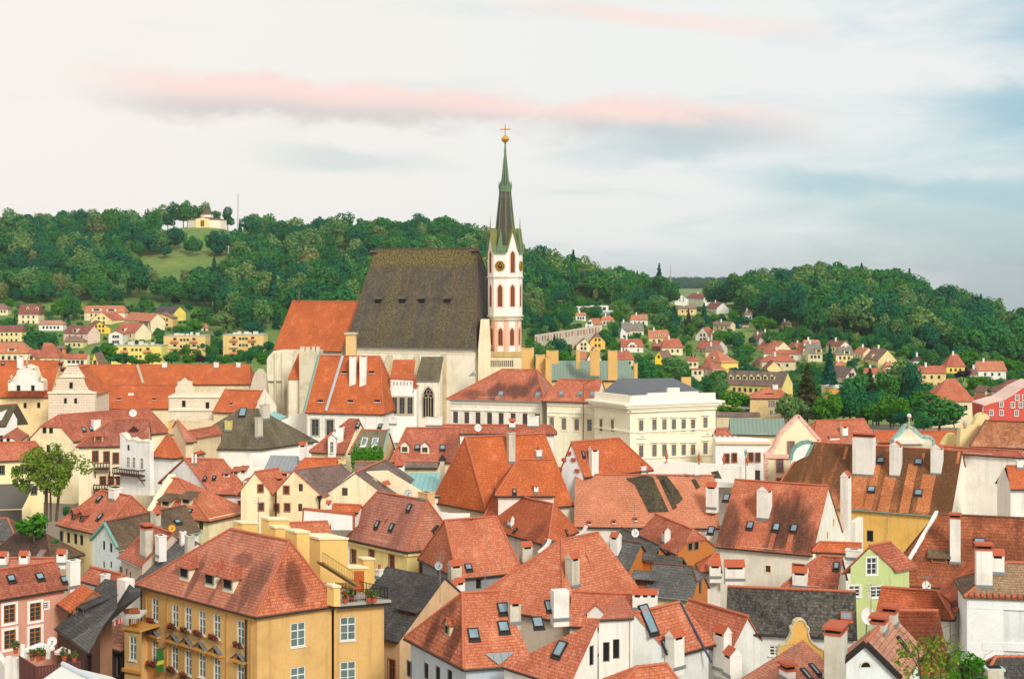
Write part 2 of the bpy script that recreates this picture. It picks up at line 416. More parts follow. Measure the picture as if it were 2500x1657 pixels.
# ------------------------------------------------------------------ standard materials
WHITE,CREAM,PALE = (238,233,222),(238,226,196),(228,220,204)
GUT = plain('gutter_metal',(52,46,42),.5,.2)
GUTL = plain('zinc_metal',(140,146,146),.45,.3)
COPPER = plain('copper_verdigris',(120,165,150),.6,.1)
WFRAME = plain('white_painted_wood',(226,226,218),.5,var=.05)
BFRAME = plain('brown_painted_wood',(120,74,48),.5)
GFRAME = plain('grey_painted_wood',(120,118,108),.5)
YFRAME = plain('varnished_wood',(176,112,52),.5)
DARK = plain('dark_opening',(22,20,20),.8)
GLASS = glassmat('window_glass',(56,62,64))
GLASSG = glassmat('window_glass_reflect_tint',(96,114,110),.15)  # lighter grey-green: reflected daylight put into the pane colour
def SP(prof,k): return [(a * k,b * k) for a,b in prof]
GLASSL = glassmat('window_glass_pale',(120,132,134),.2)
GLASSS = glassmat('skylight_glass',(120,142,152),.08)
STONE = plaster((196,184,158),.6)
LIMEW = plaster((236,232,222),.45)
SOOT = plaster((205,198,180),.8)
OCHREW = plaster((222,180,112),.3)
BRICKCH = tiles('chimney_brick',(214,164,100),(196,140,84),.2,tw=.25,th=.12,line=.2)
CLAY = plain('clay_cap_tile',(190,96,64),.8,var=.3)
RIDGEM = plain('ridge_tile_clay',(196,112,80),.85,var=.3)
RIDGED = plain('ridge_tile_dark',(120,84,68),.85,var=.35)
WOOD = planks('larch_boards',(212,128,52))
WOODD = planks('dark_boards',(96,62,44))
TILE = {}
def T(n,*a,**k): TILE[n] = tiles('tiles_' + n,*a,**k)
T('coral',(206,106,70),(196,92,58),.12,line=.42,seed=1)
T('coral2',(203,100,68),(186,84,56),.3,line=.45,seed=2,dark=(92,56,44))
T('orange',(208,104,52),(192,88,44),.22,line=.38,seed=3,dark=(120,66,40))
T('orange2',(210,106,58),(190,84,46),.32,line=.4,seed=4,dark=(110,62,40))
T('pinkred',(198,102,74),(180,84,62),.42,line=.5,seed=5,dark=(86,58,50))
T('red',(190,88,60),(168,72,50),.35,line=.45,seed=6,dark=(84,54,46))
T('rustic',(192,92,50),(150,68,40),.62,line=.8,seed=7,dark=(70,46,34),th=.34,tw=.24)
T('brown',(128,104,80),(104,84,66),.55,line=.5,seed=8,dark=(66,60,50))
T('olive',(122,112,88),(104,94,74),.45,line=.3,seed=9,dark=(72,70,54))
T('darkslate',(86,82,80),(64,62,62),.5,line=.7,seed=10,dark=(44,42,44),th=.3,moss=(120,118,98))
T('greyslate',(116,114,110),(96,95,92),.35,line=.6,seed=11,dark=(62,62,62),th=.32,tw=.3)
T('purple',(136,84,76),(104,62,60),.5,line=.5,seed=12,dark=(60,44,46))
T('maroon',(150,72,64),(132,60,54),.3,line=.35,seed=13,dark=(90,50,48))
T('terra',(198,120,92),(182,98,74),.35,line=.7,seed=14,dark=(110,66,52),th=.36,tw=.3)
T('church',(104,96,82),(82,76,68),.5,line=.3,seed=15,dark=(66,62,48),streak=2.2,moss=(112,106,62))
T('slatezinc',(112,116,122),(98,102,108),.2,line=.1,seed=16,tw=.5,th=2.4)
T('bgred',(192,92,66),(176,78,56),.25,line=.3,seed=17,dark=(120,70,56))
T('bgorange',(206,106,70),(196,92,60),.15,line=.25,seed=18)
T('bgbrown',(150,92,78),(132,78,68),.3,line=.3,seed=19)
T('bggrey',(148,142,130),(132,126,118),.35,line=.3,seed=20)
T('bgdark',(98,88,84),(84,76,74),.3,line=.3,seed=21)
TEAL = sheetmetal('teal_sheet_roof',(132,152,136)); TEALB = sheetmetal('blue_green_sheet_roof',(140,196,190))
GREYM = sheetmetal('grey_sheet_roof',(150,156,158)); SLATEM = sheetmetal('seamed_dark_sheet',(88,92,98),.45,.45,.25,.25)

# ------------------------------------------------------------------ windows (shared meshes)
WMESH = {}
# style: (trim material, frame material, glass, panes across, panes up, trim width, sill)
WST = {
 'w':  (None,WFRAME,GLASS,2,3,0,1),
 'wo': (None,WFRAME,GLASSG,2,3,0,1),
 'wt': (plaster((240,236,226),.1),WFRAME,GLASS,2,3,.11,0),
 'wp': (plaster((240,236,226),.1),YFRAME,GLASS,2,4,.22,0),
 'b':  (None,BFRAME,GLASS,2,2,0,0),
 'bt': (plain('brown_window_surround',(176,104,64),.8),BFRAME,GLASS,2,3,.12,0),
 's':  (STONE,GFRAME,GLASS,2,2,.26,0),
 'sc': (plaster((236,226,190),.15),BFRAME,GLASSL,2,3,.16,1),
 'dk': (None,GFRAME,DARK,1,1,0,0),
 'yt': (plaster((240,224,180),.15),BFRAME,GLASS,2,2,.1,0),
 'gn': (plain('dark_green_shutter_wood',(54,66,48),.6),GFRAME,DARK,2,2,.10,0),
 'pk': (plain('terracotta_surround',(204,120,92),.8),BFRAME,GLASSL,2,3,.12,0),
 'bg': (None,GFRAME,GLASS,1,1,0,0),
}
def win_meshes(w,h,st):
    key = (round(w,2),round(h,2),st)
    if key in WMESH: return WMESH[key]
    trim,fr,gl,nx,nz,tw,sill = WST[st]
    X,Yv,Z = Vector((1,0,0)),Vector((0,1,0)),Vector((0,0,1))
    mb = MB(); f = min(.085,w * .10)
    def bar(x0,x1,z0,z1,y0,y1,m): mb.box(Vector(((x0 + x1) / 2,(y0 + y1) / 2,(z0 + z1) / 2)),X * ((x1 - x0) / 2),Yv * ((y1 - y0) / 2),Z * ((z1 - z0) / 2),m)
    hw,hh = w / 2,h / 2
    bar(-hw,-hw + f,-hh,hh,.05,.12,0); bar(hw - f,hw,-hh,hh,.05,.12,0)
    bar(-hw + f,hw - f,-hh,-hh + f,.05,.12,0); bar(-hw + f,hw - f,hh - f,hh,.05,.12,0)
    for i in range(1,nx): xx = -hw + w * i / nx; bar(xx - f * .5,xx + f * .5,-hh + f,hh - f,.06,.118,0)
    for i in range(1,nz): zz = -hh + h * i / nz; q = f * (.55 if i == nz - 1 and nz > 2 else .28); bar(-hw + f,hw - f,zz - q,zz + q,.065,.115,0)
    if trim is not None:
        bar(-hw - tw,-hw,-hh - tw,hh + tw,-.04,.02,1); bar(hw,hw + tw,-hh - tw,hh + tw,-.04,.02,1)
        bar(-hw,hw,hh,hh + tw,-.04,.02,1); bar(-hw,hw,-hh - tw,-hh,-.04,.02,1)
    if sill: bar(-hw - tw - .06,hw + tw + .06,-hh - tw - .09,-hh - tw,-.12,.02,1 if trim is not None else 0)
    me = bpy.data.meshes.new('window'); me.from_pydata([tuple(v) for v in mb.v],[],mb.f)
    me.materials.append(fr); me.materials.append(trim or fr); me.polygons.foreach_set('material_index',mb.m); me.update()
    pm = bpy.data.meshes.new('pane'); pm.from_pydata([(-hw,.10,-hh),(hw,.10,-hh),(hw,.10,hh),(-hw,.10,hh)],[],[(0,1,2,3)])
    pm.materials.append(gl); pm.update()
    WMESH[key] = (me,pm); return WMESH[key]
def put_window(root,loc,ang,w,h,st,name='window'):
    me,pm = win_meshes(w,h,st)
    o = bpy.data.objects.new(name,me); COL.objects.link(o); o.parent = root; o.location = loc - Vector(root.location) if root.type == 'EMPTY' else loc - Vector(root['org']); o.rotation_euler = (0,0,ang)
    p = bpy.data.objects.new('pane',pm); COL.objects.link(p); p.parent = o
    return o

def newell(pts):
    n = Vector((0,0,0))
    for i in range(len(pts)):
        a,b = pts[i],pts[(i + 1) % len(pts)]
        n.x += (a.y - b.y) * (a.z + b.z); n.y += (a.z - b.z) * (a.x + b.x); n.z += (a.x - b.x) * (a.y + b.y)
    return n.normalized()
class Plane:
    def __init__(s,pts,org=None):
        s.pts = pts; s.n = newell(pts); s.o = org or pts[0]
        u = UP.cross(s.n); s.u = u.normalized() if u.length > 1e-5 else Vector((1,0,0)); s.v = s.n.cross(s.u)
        s.out = Vector((s.n.x,s.n.y,0)); s.out = s.out.normalized() if s.out.length > 1e-5 else Vector((0,-1,0))
        s.tan = math.sqrt(max(0,1 - s.n.z ** 2)) / max(s.n.z,.05)
    def uv(s,p): d = p - s.o; return (d.dot(s.u),d.dot(s.v))
    def hit(s,p): return hit(p,s.o,s.n)

ALL = []
KS = dict(win=1.0,chim=1.0,sky=1.0,dorm=1.0,vent=1.0)
class Wall:
    def __init__(s,p,q,zb,poly2,mat):   # p left, q right seen from outside; poly2 = [(s,z)]
        s.p = Vector((p.x,p.y,0)); e = Vector((q.x - p.x,q.y - p.y,0)); s.L = e.length; s.e = e.normalized() if s.L > 1e-6 else Vector((1,0,0))
        s.n = Vector((s.e.y,-s.e.x,0)); s.poly = poly2; s.mat = mat; s.holes = []; s.ang = math.atan2(s.e.y,s.e.x)
    def at(s,sv,z,out=0.0): return s.p + s.e * sv + UP * z + s.n * out
    def find(s,pxy): h = hit(pxy,s.p,s.n); return ((h - s.p).dot(s.e),h.z)
    def inside(s,x0,x1,z0,z1):
        pts = s.poly; k = len(pts)
        for (x,z) in ((x0,z0),(x1,z0),(x1,z1),(x0,z1)):
            for i in range(k):
                a,b = pts[i],pts[(i + 1) % k]
                if (b[0] - a[0]) * (z - a[1]) - (b[1] - a[1]) * (x - a[0]) < .03 * math.hypot(b[0] - a[0],b[1] - a[1]): return False
        for (a0,a1,c0,c1) in s.holes:
            if x0 < a1 + .04 and x1 > a0 - .04 and z0 < c1 + .04 and z1 > c0 - .04: return None
        return True

class Bld:
    def __init__(s,name,label,cat='house',group=None):
        s.name,s.label,s.cat,s.group = name,label,cat,group
        s.root = None; s.walls = {}; s.planes = {}; s.todo = []; s.faces = {}; ALL.append(s)
    def mk(s,loc):
        if s.root is None: s.root = empty(s.name,loc,s.label,s.cat,s.group)
    # ---- the three ways to read a roof from the photograph
    def eave(s,eL,eR,rL,rR,D,D2=None,pitch=45,**k):
        a = P(eL,D); b = P(eR,D2) if D2 else Pz(eR,a.z); b.z = a.z
        u = (b - a); L = u.length; u.normalize(); n = Vector((-u.y,u.x,0)); tp = math.tan(math.radians(pitch))
        def ridge_at(w,px):
            o = a + n * w + UP * (w * tp); k2 = (px[0] - CX) / F     # x = k2*y
            t = (k2 * o.y - o.x) / (u.x - k2 * u.y); return o + u * t,t
        lo,hi = .5,30.0; pm = ((rL[0] + rR[0]) / 2,(rL[1] + rR[1]) / 2)
        for _ in range(50):
            w = (lo + hi) / 2; q,t = ridge_at(w,pm)
            if pix(q)[1] > pm[1]: lo = w
            else: hi = w
        r0,t0 = ridge_at(w,rL); r1,t1 = ridge_at(w,rR)
        t0 = min(max(t0,0),L * .95); t1 = max(min(t1,L),t0 + .05)
        o = a + n * w + UP * (w * tp); return s.body(a,b,b + n * 2 * w,a + n * 2 * w,o + u * t0,o + u * t1,**k)
    def corner(s,P0,P1,P2,r,D,ax='l',D0=None,D2=None,**k):
        p1 = P(P1,D); p0 = P(P0,D0) if D0 else Pz(P0,p1.z); p2 = P(P2,D2) if D2 else Pz(P2,p1.z); p0.z = p2.z = p1.z
        p3 = p0 + p2 - p1
        q = (p0,p1,p2,p3) if ax == 'l' else (p1,p2,p3,p0)
        a,b,c,d = q; m0,m1 = (a + d) / 2,(b + c) / 2; u = (m1 - m0); L = u.length; u.normalize(); n = Vector((u.y,-u.x,0))
        h0,h1 = hit(r[0],m0,n),hit(r[1],m0,n); z = (h0.z + h1.z) / 2
        z = max(z,p1.z + .25 * (a - d).length)
        t0 = min(max((h0 - m0).dot(u),0),L * .9); t1 = max(min((h1 - m0).dot(u),L),t0 + .05)
        r0 = m0 + u * t0; r1 = m0 + u * t1; r0.z = r1.z = z
        return s.body(a,b,c,d,r0,r1,**k)
    def gable(s,gL,gR,ap,D,D2=None,ln=None,back=None,skew=0.0,hipb=0.0,**k):
        b = P(gL,D); c = P(gR,D2) if D2 else Pz(gR,b.z); c.z = b.z
        e = (c - b); e.normalize(); n = Vector((e.y,-e.x,0)); h = hit(ap,b,n)
        m = (b + c) / 2; r1 = Vector((m.x,m.y,h.z)) if abs((h - m).dot(e)) < .06 * (c - b).length else Vector((h.x,h.y,h.z))
        if back is not None:
            r0 = Pz(back,r1.z) if abs(back[1] - HY) > 60 else P(back,D + (ln or 12)); dv = Vector((r0.x - r1.x,r0.y - r1.y,0))
            if dv.dot(-n) < 0: dv = -n * 10
            if dv.length > 26: dv = dv.normalized() * 26
            if ln: dv = dv.normalized() * ln
        else: dv = (-n * math.cos(math.radians(skew)) + e * math.sin(math.radians(skew))) * (ln or 10)
        a,d = b + dv,c + dv; r0 = r1 + dv * (1 - hipb)
        s.front = 'r'; return s.body(a,b,c,d,r0,r1,**k)
    # ---- walls and roof of one block
    def body(s,a,b,c,d,r0,r1,wall=WHITE,roof='red',oe=.35,og=.14,hh=(0,0),gut=GUT,wz=None,key='',walls=True,rcap=RIDGEM,wmats=None,base=None,lift=0.0,fg=(0,0)):
        q = [Vector(x) for x in (a,b,c,d)]; ze = a.z
        gz = min(ground(p.x,p.y) for p in q) - .4 if base is None else base
        cen = (q[0] + q[1] + q[2] + q[3]) / 4; s.mk(Vector((cen.x,cen.y,gz + .4)))
        R = s.root; rz = r0.z; u = (q[1] - q[0]).normalized()
        if fg[0]: m_ = (q[0] + q[3]) / 2; r0 = Vector((m_.x,m_.y,rz))
        if fg[1]: m_ = (q[1] + q[2]) / 2; r1 = Vector((m_.x,m_.y,rz))
        gab0 = abs((r0 - (q[0] + q[3]) / 2).dot(u)) < .45; gab1 = abs((r1 - (q[1] + q[2]) / 2).dot(u)) < .45
        if gab0: m = (q[0] + q[3]) / 2; 
        th = .16; rm = TILE[roof] if isinstance(roof,str) else roof
        polys = {}; rims = []
        H0,H1 = hh
        def lerp(x,y,t): return x + (y - x) * t
        F_,B_ = [q[0],q[1]],[q[2],q[3]]
        if gab1 and H1 > 0:
            x1,y1 = lerp(r1,q[1],H1),lerp(r1,q[2],H1); rr1 = r1 - u * (H1 * (rz - ze) * .8)
            F_ += [x1,rr1]; polys['R'] = [x1,y1,rr1]; B1_ = [rr1,y1]; rims += [(q[1],x1),(y1,q[2]),(x1,y1)]
        else:
            F_ += [r1]; rr1 = r1; B1_ = [r1]
            if not gab1: polys['R'] = [q[1],q[2],r1]; rims += [(q[1],q[2])]
            else: rims += [(q[1],r1),(r1,q[2])]
        if gab0 and H0 > 0:
            x0,y0 = lerp(r0,q[0],H0),lerp(r0,q[3],H0); rr0 = r0 + u * (H0 * (rz - ze) * .8)
            F_ += [rr0,x0]; polys['L'] = [y0,x0,rr0]; B_ += [y0,rr0]; rims += [(q[3],y0),(x0,q[0]),(y0,x0)]
        else:
            rr0 = r0; F_ += [r0]; B_ += [r0]
            if not gab0: polys['L'] = [q[3],q[0],r0]; rims += [(q[3],q[0])]
            else: rims += [(q[3],r0),(r0,q[0])]
        B_ += B1_; polys['F'] = F_; polys['B'] = B_
        rims += [(q[0],q[1]),(q[2],q[3])]
        V,Fc,UV = [],[],[]
        fidx = {}; sg = random.Random(int(abs(q[0].x * 131 + q[0].y * 17)))
        for kx,pts in polys.items():
            pl = Plane(pts,pts[0]); s.planes[key + kx] = pl; fidx[kx] = []
            if len(pts) == 4 and kx in 'FB' and q[0].y < 320 and (pts[1] - pts[0]).length > 5:
                # old carpentry: ridge and eave sag a little, the slope undulates
                nu,nv = 8,4; sag = sg.uniform(.04,.12); ph = sg.uniform(0,6.28); n0 = len(V)
                for j in range(nv + 1):
                    for i in range(nu + 1):
                        a_,b_ = i / nu,j / nv; lo_,hi_ = pts[0].lerp(pts[1],a_),pts[3].lerp(pts[2],a_); p_ = lo_.lerp(hi_,b_); w_ = 4 * a_ * (1 - a_)
                        V.append(p_ - UP * (sag * w_ + .025 * w_ * (1 + math.sin(ph + 9 * a_ + 4 * b_))))
                for j in range(nv):
                    for i in range(nu):
                        c_ = n0 + j * (nu + 1) + i; f4 = (c_,c_ + 1,c_ + nu + 2,c_ + nu + 1); fidx[kx].append(len(Fc)); Fc.append(f4); UV.append([pl.uv(V[z_]) for z_ in f4])
            else:
                n0 = len(V); V += pts; fidx[kx].append(len(Fc)); Fc.append(tuple(range(n0,n0 + len(pts)))); UV.append([pl.uv(p) for p in pts])
            n0 = len(V); V += [p - UP * th for p in pts]; Fc.append(tuple(range(n0 + len(pts) - 1,n0 - 1,-1))); UV.append([(0,0)] * len(pts))
        for (x,y) in rims:
            n0 = len(V); V += [x,x - UP * th,y - UP * th,y]; Fc.append((n0,n0 + 1,n0 + 2,n0 + 3)); UV.append([(0,0),(0,.1),(1,.1),(1,0)])
        ro = mesh_obj('roof',V,Fc,rm,R,uvs=UV)
        for kx in polys: s.faces[key + kx] = (ro,fidx[kx])
        if rcap is not None:
            mb = MB(); lines = [(rr0,rr1)]
            if 'L' in polys: lines += [(rr0,p) for p in polys['L'][:2]]
            if 'R' in polys: lines += [(rr1,p) for p in polys['R'][:2]]
            for (x,y) in lines:
                Ln = (y - x).length
                if Ln < .4: continue
                k = max(1,int(Ln / .42)); dv = (y - x) / k; tck = UP * .05
                for i in range(k):
                    mb.tube(x + dv * i + tck * .2,x + dv * (i + 1.0) + tck * .2,.13,6,0,.10,caps=True)
            if mb.v: mb.build('ridge_tiles',rcap,R)
        if gut is not None:  # dark strip along the eaves: gutter plus painted-in eave shadow line
            ed = [(q[0],q[1]),(q[2],q[3])] + ([(q[3],q[0])] if not gab0 else []) + ([(q[1],q[2])] if not gab1 else [])
            for (x,y) in ed:
                e = (y - x).normalized(); n = Vector((e.y,-e.x,0)); mb = MB(); mb.tube(x + n * .06 - UP * .12,y + n * .06 - UP * .12,.085,6); mb.build('gutter',gut,R)
        # walls, drawn in under the eaves
        if walls:
            ins = []; over = [oe,og if gab1 else oe,oe,og if gab0 else oe]
            N = []
            for i in range(4):
                e = (q[(i + 1) % 4] - q[i]).normalized(); N.append(Vector((e.y,-e.x,0)))
            for i in range(4):     # corner i lies between edge i-1 and i
                n1,n2 = N[i - 1],N[i]; o1,o2 = over[i - 1],over[i]; den = n1.x * n2.y - n1.y * n2.x
                x = (-o1 * n2.y + o2 * n1.y) / den; y = (-o2 * n1.x + o1 * n2.x) / den; ins.append(q[i] + Vector((x,y,0)))
            half = max(.5,(Vector((q[3].x - q[0].x,q[3].y - q[0].y,0)).dot(-N[0])) / 2); tp = (rz - ze) / half
            zt = ze + oe * tp - .10; zp = rz - .14
            wm = plaster(wall) if isinstance(wall,tuple) else wall
            for kx,(i,j) in {'f': (0,1),'r': (1,2),'b': (2,3),'l': (3,0)}.items():
                p,qq = ins[i],ins[j]; Ls = (Vector((qq.x - p.x,qq.y - p.y,0))).length
                poly = [(0,gz),(Ls,gz),(Ls,zt),(0,zt)]
                g = gab1 if kx == 'r' else gab0 if kx == 'l' else False
                if g:
                    rp = r1 if kx == 'r' else r0; e = (qq - p); e.z = 0; e.normalize(); sr = min(max((rp - p).dot(e),.1),Ls - .1); Hx = H1 if kx == 'r' else H0
                    if Hx > 0:
                        zc = zt + (zp - zt) * (1 - Hx); poly = [(0,gz),(Ls,gz),(Ls,zt),(Ls + (sr - Ls) * (1 - Hx),zc),(sr * (1 - Hx),zc),(0,zt)]
                    else: poly = [(0,gz),(Ls,gz),(Ls,zt),(sr,zp),(0,zt)]
                s.walls[key + kx] = Wall(p,qq,gz,poly,(wmats or {}).get(kx,wm))
        s.q = q; s.ze = ze; s.rz = rz; s.gz = gz
        return s
    # ---- openings
    def win(s,wk,pts,w,h,st='w',name='window'):
        wl = s.walls[wk]; w *= KS['win']; h *= KS['win']
        for p in pts:
            sv,z = wl.find(p); s.winat(wk,sv,z,w,h,st,name)
        return s
    def winat(s,wk,sv,z,w,h,st='w',name='window'):
        wl = s.walls[wk]
        ok = wl.inside(sv - w / 2,sv + w / 2,z - h / 2,z + h / 2)
        if ok is None: return None
        if ok: wl.holes.append((sv - w / 2,sv + w / 2,z - h / 2,z + h / 2)); off = 0.0
        else:
            if sv < -.3 or sv > wl.L + .3: return None
            off = .13
        return put_window(s.root,wl.at(sv,z,off),wl.ang,w,h,st,name)
    def row(s,wk,p0,p1,n,w,h,st='w'):
        return s.win(wk,[(p0[0] + (p1[0] - p0[0]) * i / max(1,n - 1),p0[1] + (p1[1] - p0[1]) * i / max(1,n - 1)) for i in range(n)],w,h,st)
    def auto(s,wk,nx,zs,w=.95,h=1.35,st='bg',m=.12):
        wl = s.walls[wk]
        for z in zs:
            for i in range(nx): s.winat(wk,wl.L * (m + (1 - 2 * m) * (i + .5) / nx),s.ze + z,w,h,st)
        return s
    # ---- things on the roof that move with the house
    def chim(s,pk,p,w,d,top,mat=None,cap='saddle',rot=0.0,base=None):
        pl = s.planes[pk]; h = pl.hit(p); w *= KS['chim']; d *= KS['chim']
        u = pl.u; o = -pl.out
        if rot: u = Matrix.Rotation(rot,3,'Z') @ u; o = Matrix.Rotation(rot,3,'Z') @ o
        c = h + o * d / 2; zt = CZ - (top - HY) / F * h.y; zb = h.z - .5; mat = mat or LIMEW
        if zt < h.z + .4: zt = h.z + 1.2
        mb = MB(); mb.box(Vector((c.x,c.y,(zb + zt) / 2)),u * (w / 2),o * (d / 2),UP * ((zt - zb) / 2),0)
        mb.box(Vector((c.x,c.y,h.z + .06)) - o * (d / 2 + .04),u * (w / 2 + .08),o * .05,UP * .12,1)
        org = Vector((c.x,c.y,zb)); ob = s._part('chimney',mb,[mat,GUTL])
        cap_on(ob,Vector((c.x,c.y,zt)),u,o,w,d,cap,mat); return s
    def _part(s,name,mb,mats,parent=None):
        ob = mesh_obj(name,mb.v,mb.f,mats,parent or s.root,midx=mb.m); ob['org'] = tuple(s.root.location); return ob
    def sky(s,pk,pts,w=.75,h=1.0,frame=None,glass=None):
        pl = s.planes[pk]; w *= KS['sky']; h *= KS['sky']
        for p in pts:
            c = pl.hit(p); mb = MB(); f = .09; u,v,n = pl.u,pl.v,pl.n
            for (x,y,a,b2) in ((0,h / 2 - f / 2,w / 2,f / 2),(0,-h / 2 + f / 2,w / 2,f / 2),(-w / 2 + f / 2,0,f / 2,h / 2 - f),(w / 2 - f / 2,0,f / 2,h / 2 - f)):
                mb.box(c + u * x + v * y + n * .05,u * a,v * b2,n * .09)
            mb.box(c + v * (-h / 2 - .14) + n * .02,u * (w / 2 + .05),v * .13,n * .03)
            ob = s._part('skylight',mb,[frame or GUT])
            mesh_obj('pane',[c - u * (w / 2 - f) - v * (h / 2 - f) + n * .10,c + u * (w / 2 - f) - v * (h / 2 - f) + n * .10,c + u * (w / 2 - f) + v * (h / 2 - f) + n * .10,c - u * (w / 2 - f) + v * (h / 2 - f) + n * .10],[(0,1,2,3)],glass or GLASSS,ob)
        return s
    def dorm(s,pk,pts,w,h,kind='gable',roof='red',wall=WHITE,slope=.35,win=True,st='w',over=.16,wmul=.62,gh=.9):
        pl = s.planes[pk]; w *= KS['dorm']; h *= KS['dorm']; tp = pl.tan; u,f = pl.u,pl.out; rm = TILE[roof] if isinstance(roof,str) else roof
        for p in pts:
            o = pl.hit(p); hl,hr = o - u * w / 2,o + u * w / 2; top = UP * h
            if kind == 'shed': L = h / max(.1,tp - slope)
            else: L = h / tp
            mb = MB(); bk = -f * L
            mb.quad(hl - UP * .2,hr - UP * .2,hr + top,hl + top)
            bz = UP * (h + (L * slope if kind == 'shed' else 0))
            mb.poly([hl + bk + bz,hl - UP * .2,hl + top]); mb.poly([hr - UP * .2,hr + bk + bz,hr + top])
            g = w / 2 * gh
            if kind == 'gable': mb.poly([hl + top,hr + top,o + UP * (h + g)])
            ob = s._part('dormer',mb,[plaster(wall) if isinstance(wall,tuple) else wall])
            rb = MB(); ov = f * over; t = UP * .10
            def slab(pts3):
                rb.poly([x + t for x in pts3]); rb.poly([x for x in reversed(pts3)])
                for i in range(len(pts3)): a,b2 = pts3[i],pts3[(i + 1) % len(pts3)]; rb.quad(a,b2,b2 + t,a + t)
            if kind == 'shed':
                dz = UP * (-over * slope)
                slab([hl - u * over + top + ov + dz,hr + u * over + top + ov + dz,hr + u * over + bk + bz,hl - u * over + bk + bz])
            else:
                Lr = (h + g) / tp; ap = o + UP * (h + g); e = UP * (-over * gh)
                if kind == 'hip':
                    apf = ap - f * (w * .42)
                    slab([hl - u * over + top + ov + e,apf,ap - f * Lr,hl - u * over + e + top - f * L]); slab([apf,hr + u * over + top + ov + e,hr + u * over + e + top - f * L,ap - f * Lr])
                    slab([hl - u * over + top + ov + e,hr + u * over + top + ov + e,apf])
                else:
                    slab([hl - u * over + top + ov + e,ap + ov,ap - f * Lr,hl - u * over + e + top - f * L]); slab([ap + ov,hr + u * over + top + ov + e,hr + u * over + e + top - f * L,ap - f * Lr])
            uvs = []
            for fc in rb.f:
                q2 = [rb.v[i] for i in fc]; p2 = Plane(q2); uvs.append([p2.uv(x) for x in q2])
            mesh_obj('dormer_roof',rb.v,rb.f,rm,ob,uvs=uvs)
            if win:
                ang = math.atan2(u.y,u.x); put_window(ob,o + UP * (h * .5) + f * .14,ang,w * wmul,h * .72,st)
        return s
    def vent(s,pk,pts,w=.8,h=.45):
        pl = s.planes[pk]; w *= KS['vent']; h *= KS['vent']
        for p in pts:
            o = pl.hit(p); u,f = pl.u,pl.out; L = h / max(.15,pl.tan - .1); mb = MB(); t = UP * h
            mb.quad(o - u * w / 2,o + u * w / 2,o + u * w / 2 + t,o - u * w / 2 + t,1)
            mb.poly([o - u * w / 2,o - u * w / 2 + t,o - u * w / 2 - f * L + UP * (h + .1 * L)],0); mb.poly([o + u * w / 2 + t,o + u * w / 2,o + u * w / 2 - f * L + UP * (h + .1 * L)],0)
            mb.box(o + t - f * L * .5 + UP * (.05 * L + .05) + f * .1,u * (w / 2 + .08),(f * (L * .5 + .12) - UP * (.05 * L)),UP * .05,2)
            mb.box(o - UP * .02 + f * .12,u * (w / 2 + .06),f * .14,UP * .05,0)
            s._part('roof_vent',mb,[LIMEW,DARK,CLAY])
        return s
    def finish(s):
        groups = {}
        for kx,w in s.walls.items(): groups.setdefault(w.mat.name,[]).append(w)
        for mn,ws in groups.items():
            V,Fc,UV = [],[],[]
            for w in ws:
                outer = [Vector((x,z,0)) for x,z in w.poly]; loops = [outer] + [[Vector((x0,z0,0)),Vector((x0,z1,0)),Vector((x1,z1,0)),Vector((x1,z0,0))] for (x0,x1,z0,z1) in w.holes]
                flat = [p for l in loops for p in l]; n0 = len(V); V += [w.at(p.x,p.y) for p in flat]
                for tri in tessellate_polygon(loops):
                    a,b,c = (flat[i] for i in tri)
                    if (b - a).cross(c - a).z < 0: tri = (tri[0],tri[2],tri[1])
                    Fc.append(tuple(n0 + i for i in tri)); UV.append([(flat[i].x,flat[i].y) for i in tri])
                for (x0,x1,z0,z1) in w.holes:
                    cs = [(x0,z0),(x1,z0),(x1,z1),(x0,z1)]
                    for i in range(4):
                        a,b = cs[i],cs[(i + 1) % 4]; n1 = len(V); V += [w.at(*a),w.at(*b),w.at(*b,-.16),w.at(*a,-.16)]; Fc.append((n1,n1 + 1,n1 + 2,n1 + 3)); UV.append([a,b,b,a])
            mesh_obj('wall',V,Fc,ws[0].mat,s.root,uvs=UV)
        for fn in s.todo: fn(s)

